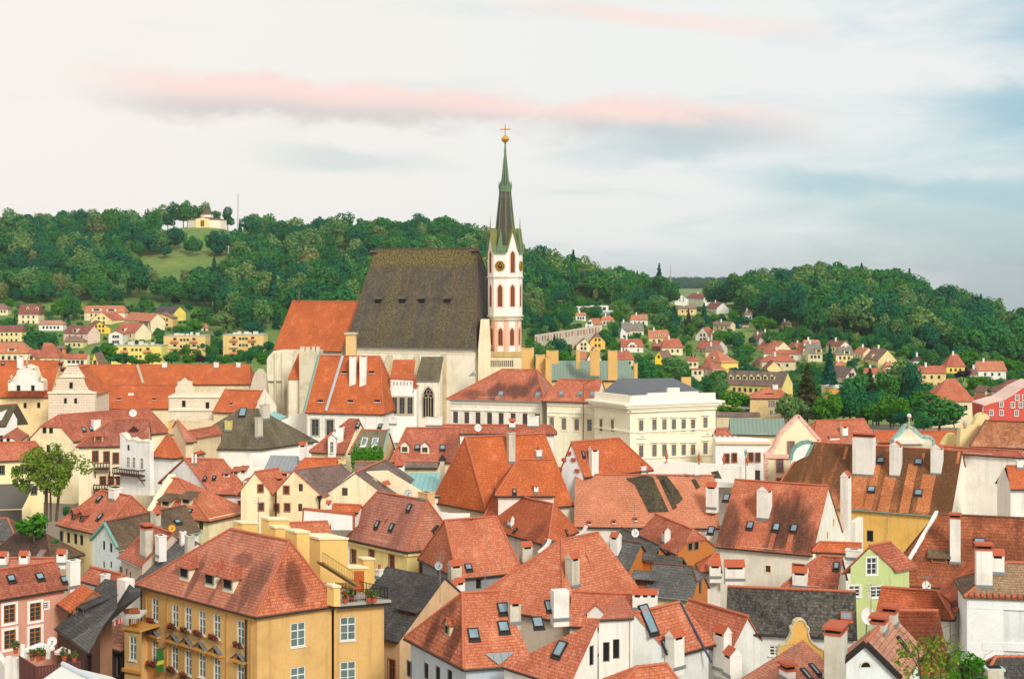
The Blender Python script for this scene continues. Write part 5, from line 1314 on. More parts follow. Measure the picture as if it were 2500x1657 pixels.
mb = MB(); s0,z0 = wl.find(B6(312,262)); mb.box(wl.at(s0 + 1.4,z0 - 3.4,-.3),wl.e * 1.9,wl.n * .3,UP * 3.6); b._part('side_wall',mb,[plaster((238,234,218))])
b = Bld('striped_roof_house','long mossy roof striped with clean orange tile above an orange wall and turquoise eave')
b.eave(B6(-440,86),B6(1105,223),M5(1850,908),M6(1622,983),196,184,pitch=47,roof='rustic',wall=(238,190,104),gut=COPPER,wmats={'r': plaster((238,232,214),.3)})
weather(b,'F','striped',(214,118,62),(196,98,50),[(M6(1350,1250),9,9,.95),(M6(830,1200),6,9,.95),(M6(150,1100),6,6,.95),(M5(1800,1150),7,6,.95),(M6(1450,1050),5,5,.9),(M6(500,1050),4,4,.8)],
    [(M6(590,1090),M6(430,1530),1.0),(M6(715,1230),M6(575,1560),1.5),(M6(945,1110),M6(760,1568),1.25),(M6(1110,1210),M6(930,1560),1.7),(M6(270,940),M6(230,1060),.4),(M6(1350,990),M6(1310,1100),.35),(M6(420,1220),M6(300,1530),2.0),(M6(1000,1000),M6(985,1080),.4)],dirt=.5,dark=(58,44,34),moss=(74,60,34),line=.3,seed=62)
b.chim('F',M6(415,1215),2.8,1.5,M6(0,850)[1],cap='tile'); b.chim('F',M6(720,1225),1.35,1.6,M6(0,950)[1],cap='saddle'); b.chim('F',M6(1115,1205),1.35,1.6,M6(0,975)[1],cap='saddle')
b.sky('F',[M6(590,1068),M6(500,1345),M6(952,1082),M6(952,1378)],1.0,.9); b.win('r',[M6(1540,1515),M6(1750,1502)],.55,1.3,'yt'); b.win('f',[B6(425,370)],.9,1.5,'dk')
b = Bld('brown_tiled_house','broad rusty brown tiled roof with tall white chimney and hooded dormer')
b.eave(B6(640,778),B6(1900,885),B6(985,182),B6(1850,230),140,136,pitch=44,roof='rustic',wall=WHITE,rcap=RIDGED)
weather(b,'F','brown_tiled',(178,92,54),(140,68,42),[(B6(1500,520),4,2.5,.5)],dirt=.55,dark=(84,54,38),line=.9,th=.42,tw=.26,seed=63)
b.chim('F',B6(1140,600),1.0,.9,B6(0,225)[1],cap='tile'); b.dorm('F',[B6(1005,590)],1.5,.55,'shed','brown',(190,104,54),.4,True,'bt',.35,.8); b.sky('F',[B6(1345,422)],1.1,.9)
mb = MB(); r0 = b.planes['F'].pts[-1]; q0 = b.q[0]; d = q0 - r0
for i in range(9): c = r0 + d * (i + .5) / 9; mb.box(c + UP * (.1 + .05 * (i % 3)),d / 18,b.planes['F'].u * .14,UP * (.14 + .1 * (i % 3 == 0)))
b._part('stepped_parapet',mb,[LIMEW])
b = Bld('green_gabled_house','pale green gabled house front with one curtained window')
b.gable(B6(183,682),B6(655,655),B6(445,450),128,129,back=B6(600,418),roof='red',wall=(192,204,140),og=.1,gut=None); b.win('r',[B6(440,622)],1.0,1.55,'wt'); b.win('r',[B6(290,830),B6(480,838)],1.1,1.0,'wt')
b = Bld('small_hipped_house','small red hipped roof with white chimney left of the green house')
b.eave(B5(1400,792),B6(152,818),B6(15,560),B6(236,523),133,131,pitch=42,roof='red',wall=WHITE); b.chim('F',B5(1550,800),1.3,.8,B5(0,700)[1],cap='saddle'); b.sky('F',[B6(145,620)],.55,.8); b.chim('F',B6(285,565),1.4,.8,B6(0,495)[1],cap='plain')
b = Bld('low_orange_roof','low bright orange roof at the foot of the white gable with tall chimney','shed')
b.eave(B6(-60,500),B6(360,495),B6(10,440),B6(395,410),144,143,pitch=36,roof='orange2',wall=WHITE)
b = Bld('red_angled_house','rust red roof folded round a corner behind the leafy bush')
b.eave(B6(470,1015),B6(1130,1030),B6(520,792),B6(985,832),112,110,pitch=40,roof='orange2',wall=WHITE)
weather(b,'F','angled_up',(194,92,50),(176,76,40),[(B6(1060,920),1.2,2,.7)],dirt=.3,dark=(96,50,34),line=.6,seed=71)
pp = {'a': P(B6(985,838),117),'b': P(B6(1130,1020),110.5),'c': P(B6(1318,830),113),'d': P(B6(1302,542),119)}
poly_house(b,pp,{'W': ['a','b','c','d']},[('b','c')],WHITE,'orange2',None)
weather(b,'W','angled_w',(190,88,48),(164,70,38),[(B6(1150,950),1.0,3.2,.95),(B6(1230,730),.8,3,.5)],dirt=.4,dark=(66,36,28),line=.6,seed=72)
b = Bld('rust_front_house','rust orange roof with black streaks above a narrow white verge')
b.eave(B6(620,1530),B6(1106,1530),B6(640,986),B6(1112,1002),98,98,pitch=52,roof='orange2',wall=(226,214,180),rcap=RIDGEM)
weather(b,'F','rust_front',(196,94,48),(176,78,40),[(B6(880,1180),2.4,2.6,.8),(B6(1000,1300),1.2,3,.6)],dirt=.6,dark=(74,36,26),line=.7,th=.28,streak=3.0,seed=73)
b = Bld('white_blank_house','tall blank white wall with clay coping and one tiny slit window')
b.eave(B6(1213,878),B6(1900,890),B6(1570,592),B6(1900,600),106,105,pitch=34,roof='brown',wall=(226,230,228),gut=None)
weather(b,'F','blank_top',(168,112,80),(140,92,66),dirt=.6,dark=(110,92,60),line=.5,seed=74)
b.win('f',[B6(1457,1117)],.35,.7,'dk')
mb = MB(); w_ = b.walls['f']
for i in range(48): mb.tube(w_.at(i * .44 + .1,b.ze + .22,.05),w_.at(i * .44 + .1,b.ze + .02,.42),.13,6)
b._part('coping_tiles',mb,[CLAY])
mb = MB(); s0,z0 = w_.find(B6(1300,960)); mb.box(w_.at(w_.L / 2,b.ze - .5,.06),w_.e * (w_.L / 2),w_.n * .1,UP * .4); mb.box(w_.at(1.2,b.ze - 2.6,.05),w_.e * 1.3,w_.n * .08,UP * 2.4); s0,z0 = w_.find(B6(1500,1290)); mb.box(w_.at(w_.L / 2 + .5,z0,.06),w_.e * (w_.L / 2 - .5),w_.n * .1,UP * .3); b._part('moulding',mb,[plaster((236,238,234),.15)])
b.chim('F',B6(1385,800),1.15,.9,B6(0,490)[1],cap='tile'); b.chim('F',B6(1235,640),1.6,.5,B6(0,500)[1],cap='plain') if False else None; b.chim('F',B6(1497,690),.95,.8,B6(0,560)[1],cap='saddle')
b = Bld('dark_tiled_shed','near black tiled lean-to roof below the blank white wall','shed')
b.eave(B6(1270,1760),B6(1900,1760),B6(1480,1372),B6(1900,1388),94,94,pitch=44,roof='darkslate',wall=(90,84,76)); b.chim('F',B6(1482,1640),1.05,.9,B6(0,1500)[1],SOOT,'none')
b.chim('F',B6(1482,1570),1.05,.9,B6(0,1500)[1],plaster((200,214,206),.4),'slab')
b = Bld('lunette_house','white gable with half-round window under a salmon tiled roof with dark verges')
b.gable(B6(-50,1615),B6(715,1630),B6(395,1252),88,88.5,back=B6(600,1015),roof='terra',wall=(226,230,228),og=.35,gut=None)
w_ = b.walls['r']; sv,z = w_.find(K3(1100,1195)); mb = MB(); k = 12; rad = .3
c = [w_.at(sv + rad * math.cos(math.pi * i / k),z + rad * math.sin(math.pi * i / k),.05) for i in range(k + 1)]; mb.poly(c); o_ = b._part('window',mb,[DARK])
mb = MB()
for i in range(k): a0,a1 = math.pi * i / k,math.pi * (i + 1) / k; mb.quad(w_.at(sv + rad * math.cos(a0),z + rad * math.sin(a0),.07),w_.at(sv + rad * 1.3 * math.cos(a0),z + rad * 1.3 * math.sin(a0),.07),w_.at(sv + rad * 1.3 * math.cos(a1),z + rad * 1.3 * math.sin(a1),.07),w_.at(sv + rad * math.cos(a1),z + rad * math.sin(a1),.07))
mesh_obj('window_surround',mb.v,mb.f,plaster((214,206,170),.2),o_)
b.chim('F',K3(480,1290),2.0,1.0,K3(0,600)[1],SOOT,'tile'); b.chim('B',K3(1440,640),1.1,.9,K3(0,470)[1],SOOT,'tile'); b.chim('B',K3(1620,510),1.1,.9,K3(0,300)[1],SOOT,'tile'); b.sky('B',[K3(1700,800)],.35,1.0)
gtrim(b,'r',plain('black_verge',(40,32,30),.7),.2,'verge_board',.2)
KS.update(win=.5,chim=.58,sky=.52,dorm=.5,vent=.5)
# ================================================================== old town, rows towards the church
# ---- sgraffito palace on the left
SG = sgraffito('sgraffito_plaster',(232,208,180),(246,236,216)); SGL = sgraffito('sgraffito_pale',(236,220,188),(246,238,216),1.4,.5)
COPE = plaster((240,230,206),.25)
b = Bld('long_orange_roofed_hall','long hall with unbroken orange roof and white chimneys on its ridge','building')
b.eave(M1(690,346),M2(828,353),M1(735,160),M2(818,153),330,331,pitch=40,roof='orange',wall=(232,214,176))
b.chim('F',M1(1572,190),1.9,1.2,M1(0,140)[1],cap='plain'); b.chim('F',M2(500,190),1.9,1.2,M2(0,138)[1],cap='plain'); b.chim('F',M2(712,188),1.7,1.2,M2(0,140)[1],cap='plain')
mb = MB(); pl = b.planes['F']; mb.tube(pl.hit(M1(1315,168)) + UP * .15,pl.hit(M1(1372,342)) + UP * .15,.32,4); b._part('fire_wall',mb,[STONE])
b = Bld('lower_orange_hall','lower orange tiled wing with two white roof vents before the long hall','building')
b.eave(M1(885,577),M1(1640,587),M1(1000,354),M1(1720,350),312,312,pitch=42,roof='orange2',wall=(240,222,182)); b.vent('F',[M1(1140,492),M1(1475,495)],1.6,.7); b.sky('F',[M1(1255,437)],2.2,.6,LIMEW)
b = Bld('white_baroque_house','orange roofed house with a white baroque dormer gable and cream wall','house')
b.eave(M1(-240,468),M1(474,464),M1(-240,96),M1(645,140),302,302,pitch=46,roof='orange',wall=(240,214,160)); b.win('f',[M1(240,548),M1(370,545)],1.4,2.4,'dk'); b.chim('F',M1(190,190),2.2,1.2,M1(0,88)[1],cap='plain'); b.sky('F',[M1(30,145)],1.4,1.2); b.dorm('F',[M1(600,215)],2,1.0,'shed','maroon',(70,50,40),.3,False); b.dorm('F',[M1(580,160)],1.6,.9,'shed','maroon',(70,50,40),.3,False)
wl = outline_wall(b,[M1(*p) for p in [(90,405),(90,320),(85,318),(130,300),(165,260),(180,200),(175,195),(230,182),(258,170),(285,182),(330,195),(325,205),(345,270),(365,300),(410,318),(405,322),(405,405)]],298.5,2.5,LIMEW,coping=COPE,cw=.25); proud_win(b,wl,[M1(178,382),M1(315,382)],1.5,2.6,'dk')
mb = MB()
for p in ((258,170),(110,300),(385,300)): q = P(M1(*p),298); mb.lathe(q,SP([(.5,0),(.35,.5),(.7,1.2),(.45,1.8),(.1,2.5)],.45),8)
b._part('urn',mb,[STONE])
b = Bld('sgraffito_gable_house','tall scrolled gable scratched with pink sgraffito blocks and three small windows','house')
wl = outline_wall(b,[M1(*p) for p in [(463,690),(463,430),(500,418),(512,380),(540,350),(528,305),(560,295),(590,268),(615,215),(640,180),(636,152),(738,152),(735,180),(760,220),(795,268),(792,300),(805,350),(835,400),(870,415),(912,428),(905,570),(905,690)]],294,1.0,SG,coping=None)
mb = MB()
for (x0,x1,y) in ((460,915,424),(575,800,270),(632,742,154)):
    A,B_ = P(M1(x0,y),294),P(M1(x1,y),294); mb.box((A + B_) / 2 + Vector((0,.3,0)),(B_ - A) / 2,Vector((0,.6,0)),UP * .17)
b._part('cornice',mb,[COPE]); proud_win(b,wl,[M1(681,355)],1.5,2.6,'dk'); proud_win(b,wl,[M1(627,502),M1(725,502)],1.2,2.2,'dk')
A,B_ = P(M1(463,430),296),P(M1(905,430),296); b.gable(M1(470,450),M1(905,450),M1(688,200),296,ln=12,roof='orange',wall=SG,gut=None)
b = Bld('sgraffito_parapet_house','cream sgraffito house with a scrolled gable and swallowtail parapet','house')
wl = outline_wall(b,[M2(*p) for p in [(48,690),(48,462),(75,440),(112,425),(110,380),(135,345),(128,322),(165,312),(192,285),(220,312),(268,322),(262,350),(280,385),(285,430),(320,440),(335,405),(350,440),(385,405),(415,445),(450,405),(490,445),(530,375),(590,372),(575,440),(480,690)]],288,1.0,SGL)
mb = MB()
for (x0,x1,y) in ((45,560,463),(48,480,590)):
    A,B_ = P(M2(x0,y),288),P(M2(x1,y),288); mb.box((A + B_) / 2 + Vector((0,.3,0)),(B_ - A) / 2,Vector((0,.6,0)),UP * .15)
b._part('cornice',mb,[COPE]); proud_win(b,wl,[M2(192,530),M2(418,545)],1.5,2.6,'dk')
b.eave(M2(462,608),M2(852,575),M2(580,400),M2(950,400),284,281,pitch=44,roof='orange2',wall=(236,216,170)); b.vent('F',[M2(645,540)],1.4,.7)
b = Bld('old_stone_gable','weathered grey stone gable wall beside the church chancel','wall')
outline_wall(b,[M2(*p) for p in [(825,560),(825,390),(850,290),(875,230),(905,198),(945,205),(975,260),(992,390),(992,560)]],292,1.5,plaster((206,196,174),.8)); outline_wall(b,[M2(*p) for p in [(865,620),(880,540),(960,392),(1075,560),(1075,620)]],283,1.0,plaster((232,224,204),.5))

# ---- left middle rows
b = Bld('half_hipped_red_house','big red roof over a cream half-hipped gable with twin windows')
b.corner(M1(262,890),M1(705,890),M1(1640,835),(M1(530,606),M1(1508,592)),236,'r',D0=238,D2=250,roof='red',wall=(242,228,188),hh=(.45,0),fg=(1,1)); b.win('l',[M1(428,775),M1(490,775),M1(462,960),M1(550,960)],1.4,2.6,'dk'); b.chim('F',M1(930,790),2.3,1.4,M1(0,690)[1],cap='plain'); b.sky('F',[M1(800,775),M1(870,765)],1.3,1.6)
b = Bld('little_red_cottage','low red roofed cottage with two small windows behind the leafy tree')
b.corner(M1(-40,825),M1(180,895),M1(275,870),(M1(115,700),M1(385,700)),226,'r',D0=227,D2=236,roof='red',wall=WHITE,hh=(.4,0),fg=(1,1)); b.win('l',[M1(15,865),M1(80,865)],1.2,2.2,'dk')
b = Bld('grey_side_gable_house','white gable with a grey mossy roof at the edge below the orange roofs')
b.gable(M1(60,740),M1(270,690),M1(178,530),262,266,back=M1(-200,560),roof='olive',wall=(236,234,226))
b = Bld('green_shuttered_house','cream house with small dark green shuttered windows behind the leafy tree')
b.eave(M1(-260,1085),M1(442,1052),M1(-220,906),M1(335,893),196,199,pitch=42,roof='coral2',wall=(246,230,176)); b.win('f',[M1(15,1165),M1(15,1365),M1(225,1155),M1(333,1150),M1(225,1362),M1(325,1358)],1.4,2.3,'gn')
mb = MB(); A,B_ = P(M1(-200,1545),186),P(M1(210,1535),186); mb.quad(A,B_,B_ + Vector((0,5,2.6)),A + Vector((0,5,2.6))); mb.quad(A + UP * -4,B_ + UP * -4,B_ - UP * .1,A - UP * .1); b._part('porch_roof',mb,[TILE['bggrey']])
b = Bld('balcony_house','cream house with brown timber balconies and a dark red hipped roof')
b.eave(M1(728,942),M1(1420,934),M1(1070,692),M1(1905,650),214,216,pitch=42,roof='maroon',wall=(244,230,196)); b.planes
weather(b,'F','balcony_roof',(176,84,62),(152,66,50),dirt=.45,dark=(96,54,46),line=.4,seed=81)
b.dorm('F',[M1(945,885)],2.6,1.6,'hip','red',(226,206,160),st='bt'); b.dorm('F',[M1(1280,800)],2.4,.8,'gable','red',(80,50,40),win=False)
b.win('f',[M1(912,1035),M1(1020,1040),M1(1108,1052)],1.6,3.2,'bt'); b.win('f',[M1(985,1265),M1(1062,1265),M1(1140,1265)],1.6,2.4,'bt')
def balcony(b,w,pL,pR,pt,depth,mat):
    s0,z0 = w.find(pL); s1,_ = w.find(pR); _,zt = w.find(pt); mb = MB(); h = zt - z0
    mb.box(w.at((s0 + s1) / 2,z0,depth / 2),w.e * ((s1 - s0) / 2),w.n * (depth / 2),UP * .1); mb.box(w.at((s0 + s1) / 2,zt,depth),w.e * ((s1 - s0) / 2),w.n * .06,UP * .07)
    k = max(4,int((s1 - s0) / .35))
    for i in range(k + 1): mb.box(w.at(s0 + (s1 - s0) * i / k,z0 + h / 2,depth),w.e * .07,w.n * .03,UP * h / 2)
    for s_ in (s0,s1): mb.box(w.at(s_,zt,depth / 2),w.e * .05,w.n * (depth / 2),UP * .06); mb.box(w.at(s_,z0 - .6,depth / 3),w.e * .08,w.n * (depth / 3),UP * .1); mb.tube(w.at(s_,z0 - 1.4,.1),w.at(s_,z0 - .1,depth),.07,4)
    b._part('balcony',mb,[mat])
BW = plain('balcony_timber',(74,50,38),.7)
balcony(b,b.walls['f'],M1(915,1148),M1(1052,1148),M1(915,1092),1.2,BW); balcony(b,b.walls['f'],M1(905,1350),M1(1060,1350),M1(905,1298),1.2,BW)
b = Bld('scalloped_white_house','white house with scalloped attic wall, timber balcony and orange roof')
b.eave(M1(1440,1034),M1(1668,1024),M1(1235,818),M1(1618,806),201,199,pitch=40,roof='orange2',wall=(240,238,232)); 
wl = outline_wall(b,[M1(*p) for p in [(1150,1400),(1150,825),(1170,815),(1195,830),(1215,870),(1250,880),(1275,862),(1300,880),(1340,892),(1375,880),(1405,895),(1432,888),(1438,1400)]],203,.7,plaster((240,238,232)),D2=199.5,coping=COPE,cw=.12)
proud_win(b,wl,[M1(1232,1092),M1(1286,1094),M1(1362,1102)],1.3,3.2,'w'); proud_win(b,wl,[M1(1233,948)],.7,1.5,'dk'); wl.L = 20
balcony(b,wl,M1(1142,1190),M1(1388,1198),M1(1142,1135),1.2,BW)
b.chim('F',M1(1640,830),2.0,1.3,M1(0,700)[1],plaster((230,190,130),.4),'plain'); b.chim('F',M1(1688,815),1.4,1.0,M1(0,725)[1],cap='plain')
b = Bld('maroon_ridge_house','dark red roof with a brown gabled dormer beside the olive hipped roof')
b.eave(M1(1690,850),M2(20,830),M1(1700,690),M2(60,690),206,205,pitch=40,roof='pinkred',wall=(226,206,170)); b.dorm('F',[M2(160,900)],2.4,1.5,'gable','red',(110,70,50),st='dk') if False else None
b.gable(M2(110,860),M2(215,905),M2(160,800),203,201,ln=9,back=M2(400,760),roof='red',wall=(222,200,164),key='g',gut=None)
b = Bld('olive_hipped_house','huge olive grey hipped roof with tall cream chimney above white walls')
b.corner(M2(100,967),M2(918,964),M2(1478,910),(M2(735,572),M2(900,572)),208,'l',D0=209,D2=218,roof='olive',wall=(242,240,230),rcap=None)
b.chim('R',M2(925,850),1.7,1.2,M2(0,665)[1],SOOT,'plain'); b.chim('R',M2(985,680),2.3,1.5,M2(0,545)[1],SOOT,'plain'); b.chim('F',M2(615,790),1.8,1.2,M2(0,700)[1],plaster((206,190,120),.4),'plain'); b.chim('F',M2(250,920),2.2,1.2,M2(0,870)[1],plaster((226,190,130),.4),'plain'); b.sky('F',[M2(755,610)],2.0,3.0)
b = Bld('triple_dormer_house','white gabled house with three long dark dormers in its orange roof')
b.corner(M2(-60,1255),M2(450,1388),M2(848,1402),(M2(212,1080),M2(720,1037)),171,'r',D0=180,roof='coral2',wall=(240,240,236),fg=(1,1)); b.win('f',[M2(577,1490),M2(733,1495),B2(847,300),B2(975,300)],1.0,1.6,'bt')
b.dorm('F',[M2(600,1225),M2(690,1205),M2(760,1195)],1.5,.8,'shed','red',(236,230,214),.5,True,'dk'); b.dorm('F',[M2(790,1330)],1.6,1.3,'gable','red',WHITE,st='b'); b.sky('F',[M2(395,1245),M2(485,1235)],.8,.9)
for p in ((272,1110),(303,1110)): b.chim('F',M2(*p),.35,.35,M2(0,1085)[1],cap='none')
b = Bld('twin_gable_house','pair of cream gables with red and purple roofs meeting in a valley')
b.gable(M2(690,1400),M2(1042,1392),M2(868,1182),164,back=M2(1100,1145),roof='coral',wall=(246,228,186),og=.08,gut=None)
b.gable(M2(1042,1392),M2(1518,1408),M2(1242,1160),163.5,back=M2(1700,1106),roof='coral2',wall=(244,226,180),og=.08,gut=None,key='m'); weather(b,'mB','twin_purple',(138,84,78),(112,66,66),dirt=.5,dark=(74,52,54),line=.3,seed=91)
b.gable(M2(1518,1408),M2(2150,1415),M2(1842,1186),163,ln=12,skew=8,roof='purple',wall=(242,230,192),og=.08,gut=None,key='e')
b.dorm('B',[M2(1105,1265),M2(1160,1215)],1.2,.6,'shed','coral',(60,40,30),.4,False)
b.win('r',[M2(925,1340),M2(930,1515)],1.1,1.7,'bt'); b.win('mr',[M2(1172,1355),M2(1080,1522),M2(1180,1522)],1.2,1.7,'bt'); b.win('mr',[M2(1310,1332),M2(1305,1522)],1.0,1.7,'b'); b.win('er',[M2(1732,1372),M2(1378,1515)],1.3,1.8,'b')
mb = MB(); wr = b.walls['mr']; s0,_ = wr.find(M2(1515,1405)); mb.tube(wr.at(wr.L + .1,b.ze,.3),wr.at(wr.L + .1,b.ze - 12,.3),.11,6); mb.lathe(wr.at(wr.L + .1,b.ze - .6,.3),[(.1,0),(.35,.7)],8); s1,_ = b.walls['r'].find(M2(1040,1390)); mb.tube(b.walls['mr'].at(0,b.ze,.3),b.walls['mr'].at(0,b.ze - 12,.3),.1,6); b._part('downpipe',mb,[GUT])
b = Bld('grey_tin_shed','flat grey sheet metal roof with a white chimney pair beside it','shed')
b.eave(M2(955,1162),M2(1262,1140),M2(1010,1045),M2(1280,1005),183,182,pitch=34,roof=GREYM,wall=WHITE,rcap=None,gut=None); b.chim('F',M2(1325,1085),1.6,1.0,M2(0,945)[1],cap='saddle')
b = Bld('white_parapet_block','low white wall with red capped chimneys below the olive roof','wall')
wl = outline_wall(b,[M2(*p) for p in [(845,1140),(850,1010),(930,1012),(1045,985),(1380,960),(1385,1080),(1290,1140)]],190,.8,plaster((240,238,230),.3))
b = Bld('low_orange_strip','narrow orange roof with cream ridge behind the twin gables','shed')
b.eave(M2(1265,1140),M2(1700,1100),M2(1350,1055),M2(1690,1045),178,178,pitch=32,roof='orange2',wall=WHITE); b.chim('F',M2(1705,1120),1.6,1.0,M2(0,1075)[1],plaster((230,206,150),.4),'plain')

# ---- below the church
b = Bld('tall_orange_house','white house with very steep orange roof, two tall white chimneys and a grey fire wall')
b.eave(M3(180,614),M3(926,624),M3(322,72),M3(893,74),248,245,pitch=58,roof='orange',wall=(242,240,230),oe=.3); b.chim('F',M3(628,345),3.6 / 1.1,.8,M3(0,90)[1],cap='plain') if False else None
for (x,y) in ((630,345),(728,352)):
    pl = b.planes['F']; h = pl.hit(M3(x,y)); zt = P(M3(x,90),h.y).z; mb = MB(); mb.box(Vector((h.x,h.y + 1.0,(h.z + zt) / 2 - .2)),Vector((.58,0,0)),Vector((0,1.0,0)),UP * ((zt - h.z) / 2 + .2)); ob = b._part('chimney',mb,[LIMEW]); cap_on(ob,Vector((h.x,h.y + 1.0,zt)),Vector((1,0,0)),Vector((0,1,0)),1.16,2.0,'plain',LIMEW)
b.vent('F',[M3(555,240),M3(815,240),M3(325,515),M3(615,517),M3(870,515)],1.9,.8); mb = MB(); pl = b.planes['F']; mb.tube(pl.hit(M3(532,80)) + UP * .1,pl.hit(M3(372,606)) + UP * .1,.32,4); b._part('fire_wall',mb,[plain('grey_lead',(178,178,178),.6)])
b.win('f',[M3(272,757),M3(413,762)],2.6,5.6,'s')
mb = MB(); mb.tube(b.q[0] + UP * .2 - Vector((.3,0,0)),b.planes['F'].pts[-1] + UP * .2 - Vector((.3,0,0)),.2,5); b._part('verge',mb,[COPPER])
b = Bld('stepped_attic_house','slender white house with stepped attic parapet and three stone framed windows')
b.wl = outline_wall(b,[M3(*p) for p in [(918,900),(918,462),(955,458),(955,378),(988,374),(988,290),(1215,302),(1215,378),(1242,384),(1242,900)]],252,6,plaster((244,242,232),.2),coping=CLAY,cw=.12)
proud_win(b,b.wl,[M3(1030,548),M3(1104,548),M3(1180,548)],1.9,5.8,'s')
mb = MB()
for i in range(6): q = P(M3(1030 + i * 32,335),251.8); mb.tube(q + UP * .35,q - UP * .2,.1,6)
for (x,y) in ((995,410),(1213,410),(965,500)): q = P(M3(x,y),251.8); mb.tube(q + UP * .35,q - UP * .2,.1,6)
b._part('attic_niche',mb,[plaster((190,186,176),.3)])
b = Bld('white_link_wall','white garden wall with a small teal roof below the chancel','wall')
outline_wall(b,[M2(*p) for p in [(1110,800),(1110,695),(1360,600),(1360,960),(1110,960)]],258,.8,plaster((244,242,232),.2)); mb = MB(); mb.quad(P(M2(995,650),262),P(M2(1100,690),258),P(M2(1180,652),266),P(M2(1050,602),272)); b._part('teal_roof',mb,[plain('teal_paint',(140,196,196),.6)])
b = Bld('white_dormer_house','red roof with a tall white dormer tower and white chimney')
b.eave(M3(205,990),M3(560,1015),M3(600,682),M3(945,682),205,203,pitch=44,roof='red',wall=(244,230,190)); b.sky('F',[M3(683,740),M3(895,742)],1.2,1.4)
for (x0,x1,yt,yb,d,nm) in ((395,470,855,1000,203,'dormer'),(470,540,770,1000,205,'chimney')):
    A,B_ = P(M3(x0,yb),d),P(M3(x1,yb),d); zt = P(M3(x0,yt),d).z; mb = MB(); mb.prism([(A.x,A.y),(B_.x,B_.y),(B_.x,B_.y + 4),(A.x,A.y + 4)],A.z - 1,zt); ob = b._part(nm,mb,[LIMEW])
    if nm == 'dormer':
        put_window(ob,P(M3((x0 + x1) / 2,945),d) - Vector((0,.13,0)),0,.5,1.6,'w'); m_ = (A + B_) / 2; r_ = MB(); r_.poly([Vector((A.x,A.y,zt)),Vector((B_.x,B_.y,zt)),Vector((m_.x,m_.y,zt + .5))]); r_.quad(Vector((A.x - .2,A.y - .2,zt - .1)),Vector((m_.x,m_.y - .2,zt + .6)),Vector((m_.x,m_.y + 4,zt + .6)),Vector((A.x - .2,A.y + 4,zt - .1))); r_.quad(Vector((m_.x,m_.y - .2,zt + .6)),Vector((B_.x + .2,B_.y - .2,zt - .1)),Vector((B_.x + .2,B_.y + 4,zt - .1)),Vector((m_.x,m_.y + 4,zt + .6))); mesh_obj('dormer_roof',r_.v,r_.f,LIMEW,ob)
    else: cap_on(ob,Vector(((A.x + B_.x) / 2,A.y + 2,zt)),Vector((1,0,0)),Vector((0,1,0)),B_.x - A.x,4,'plain',LIMEW)
b = Bld('brown_skylight_house','brown tiled roof with two blue skylights above an ivy strip')
b.eave(M3(592,1006),M3(918,1020),M3(714,776),M3(1052,790),195,194,pitch=44,roof='brown',wall=(226,206,160),gut=GUT); weather(b,'F','brown_sky',(134,98,72),(112,82,62),dirt=.4,dark=(88,66,52),line=.5,th=.35,seed=95)
b.sky('F',[M3(743,895),M3(845,897)],1.6,2.6,LIMEW)
mb = MB(); q = b.q; r1_ = b.planes['F'].pts[2]; mb.tube(q[1] + UP * .2,r1_ + UP * .2,.22,4); b._part('verge',mb,[plain('green_grey_verge',(140,160,150),.6)])
b = Bld('white_twin_dormer_house','long red roof with two white gabled dormers')
b.eave(M3(988,1085),M3(1640,1090),M3(1146,748),M3(1800,772),193,193,pitch=42,roof='red',wall=(232,214,176)); b.dorm('F',[M3(1130,998),M3(1322,1003)],2.4,1.9,'gable','red',WHITE,st='yt',gh=1.0); b.sky('F',[M3(1250,945),M3(1492,950)],1.4,1.6); weather(b,'F','twin_dormer',(198,96,68),(178,80,58),[(M3(1570,980),2,3,.7)],dirt=.3,dark=(120,74,56),line=.3,seed=96)
b = Bld('back_ridge_house','long low red ridge with white chimney blocks under the school windows')
b.eave(M4(-120,812),M4(1010,806),M4(-120,712),M4(960,752),214,213,pitch=40,roof='red',wall=WHITE); b.chim('F',M3(1410,745),4.2,1.2,M3(0,665)[1],cap='plain'); b.chim('F',M4(790,752),3.0,1.2,M4(0,655)[1],cap='plain'); b.chim('F',M4(590,765),1.6,1.0,M4(0,715)[1],cap='saddle'); b.chim('F',M3(1015,730),1.8,1.2,M3(0,672)[1],cap='plain')
b = Bld('shaded_purple_house','low purple brown roof in the yard behind the cream gables')
b.eave(M3(640,1182),M3(1010,1175),M3(600,1082),M3(1000,1086),178,178,pitch=36,roof='purple',wall=(236,220,180)); b.eave(M3(1100,1140),M3(1450,1138),M3(1130,1078),M3(1440,1085),181,181,pitch=34,roof='purple',wall=(236,220,180),key='z')  # shadow lying on this roof is put into its dark purple tiles
b = Bld('teal_roofed_house','white house with pale turquoise sheet metal roof and white chimney')
pp = {'a': P(M3(970,1188),178),'b': P(M3(1350,1412),166),'c': P(M3(1500,1400),166),'d': P(M3(1468,1156),178)}; pp['c'].z = pp['b'].z; pp['d'].z = pp['a'].z
poly_house(b,pp,{'F': ['a','b','c','d']},[('a','b'),('b','c')],(242,238,224),TEALB,GUT); b.chim('F',M3(1080,1205),2.0,1.3,M3(0,1140)[1],cap='saddle')
A,B_ = P(M3(1468,1220),171),P(M3(1505,1220),171); mb = MB(); mb.prism([(A.x,A.y),(B_.x,B_.y),(B_.x,B_.y + 1.6),(A.x,A.y + 1.6)],A.z - 3,P(M3(1480,1085),171).z); ob = b._part('chimney',mb,[SOOT]); mb = MB(); c_ = Vector(((A.x + B_.x) / 2,A.y + .8,P(M3(1480,1085),171).z)); mb.lathe(c_,[(.55,0),(.03,.8)],6); mesh_obj('chimney_cap',mb.v,mb.f,plain('black_verge',(40,32,30),.7),ob)
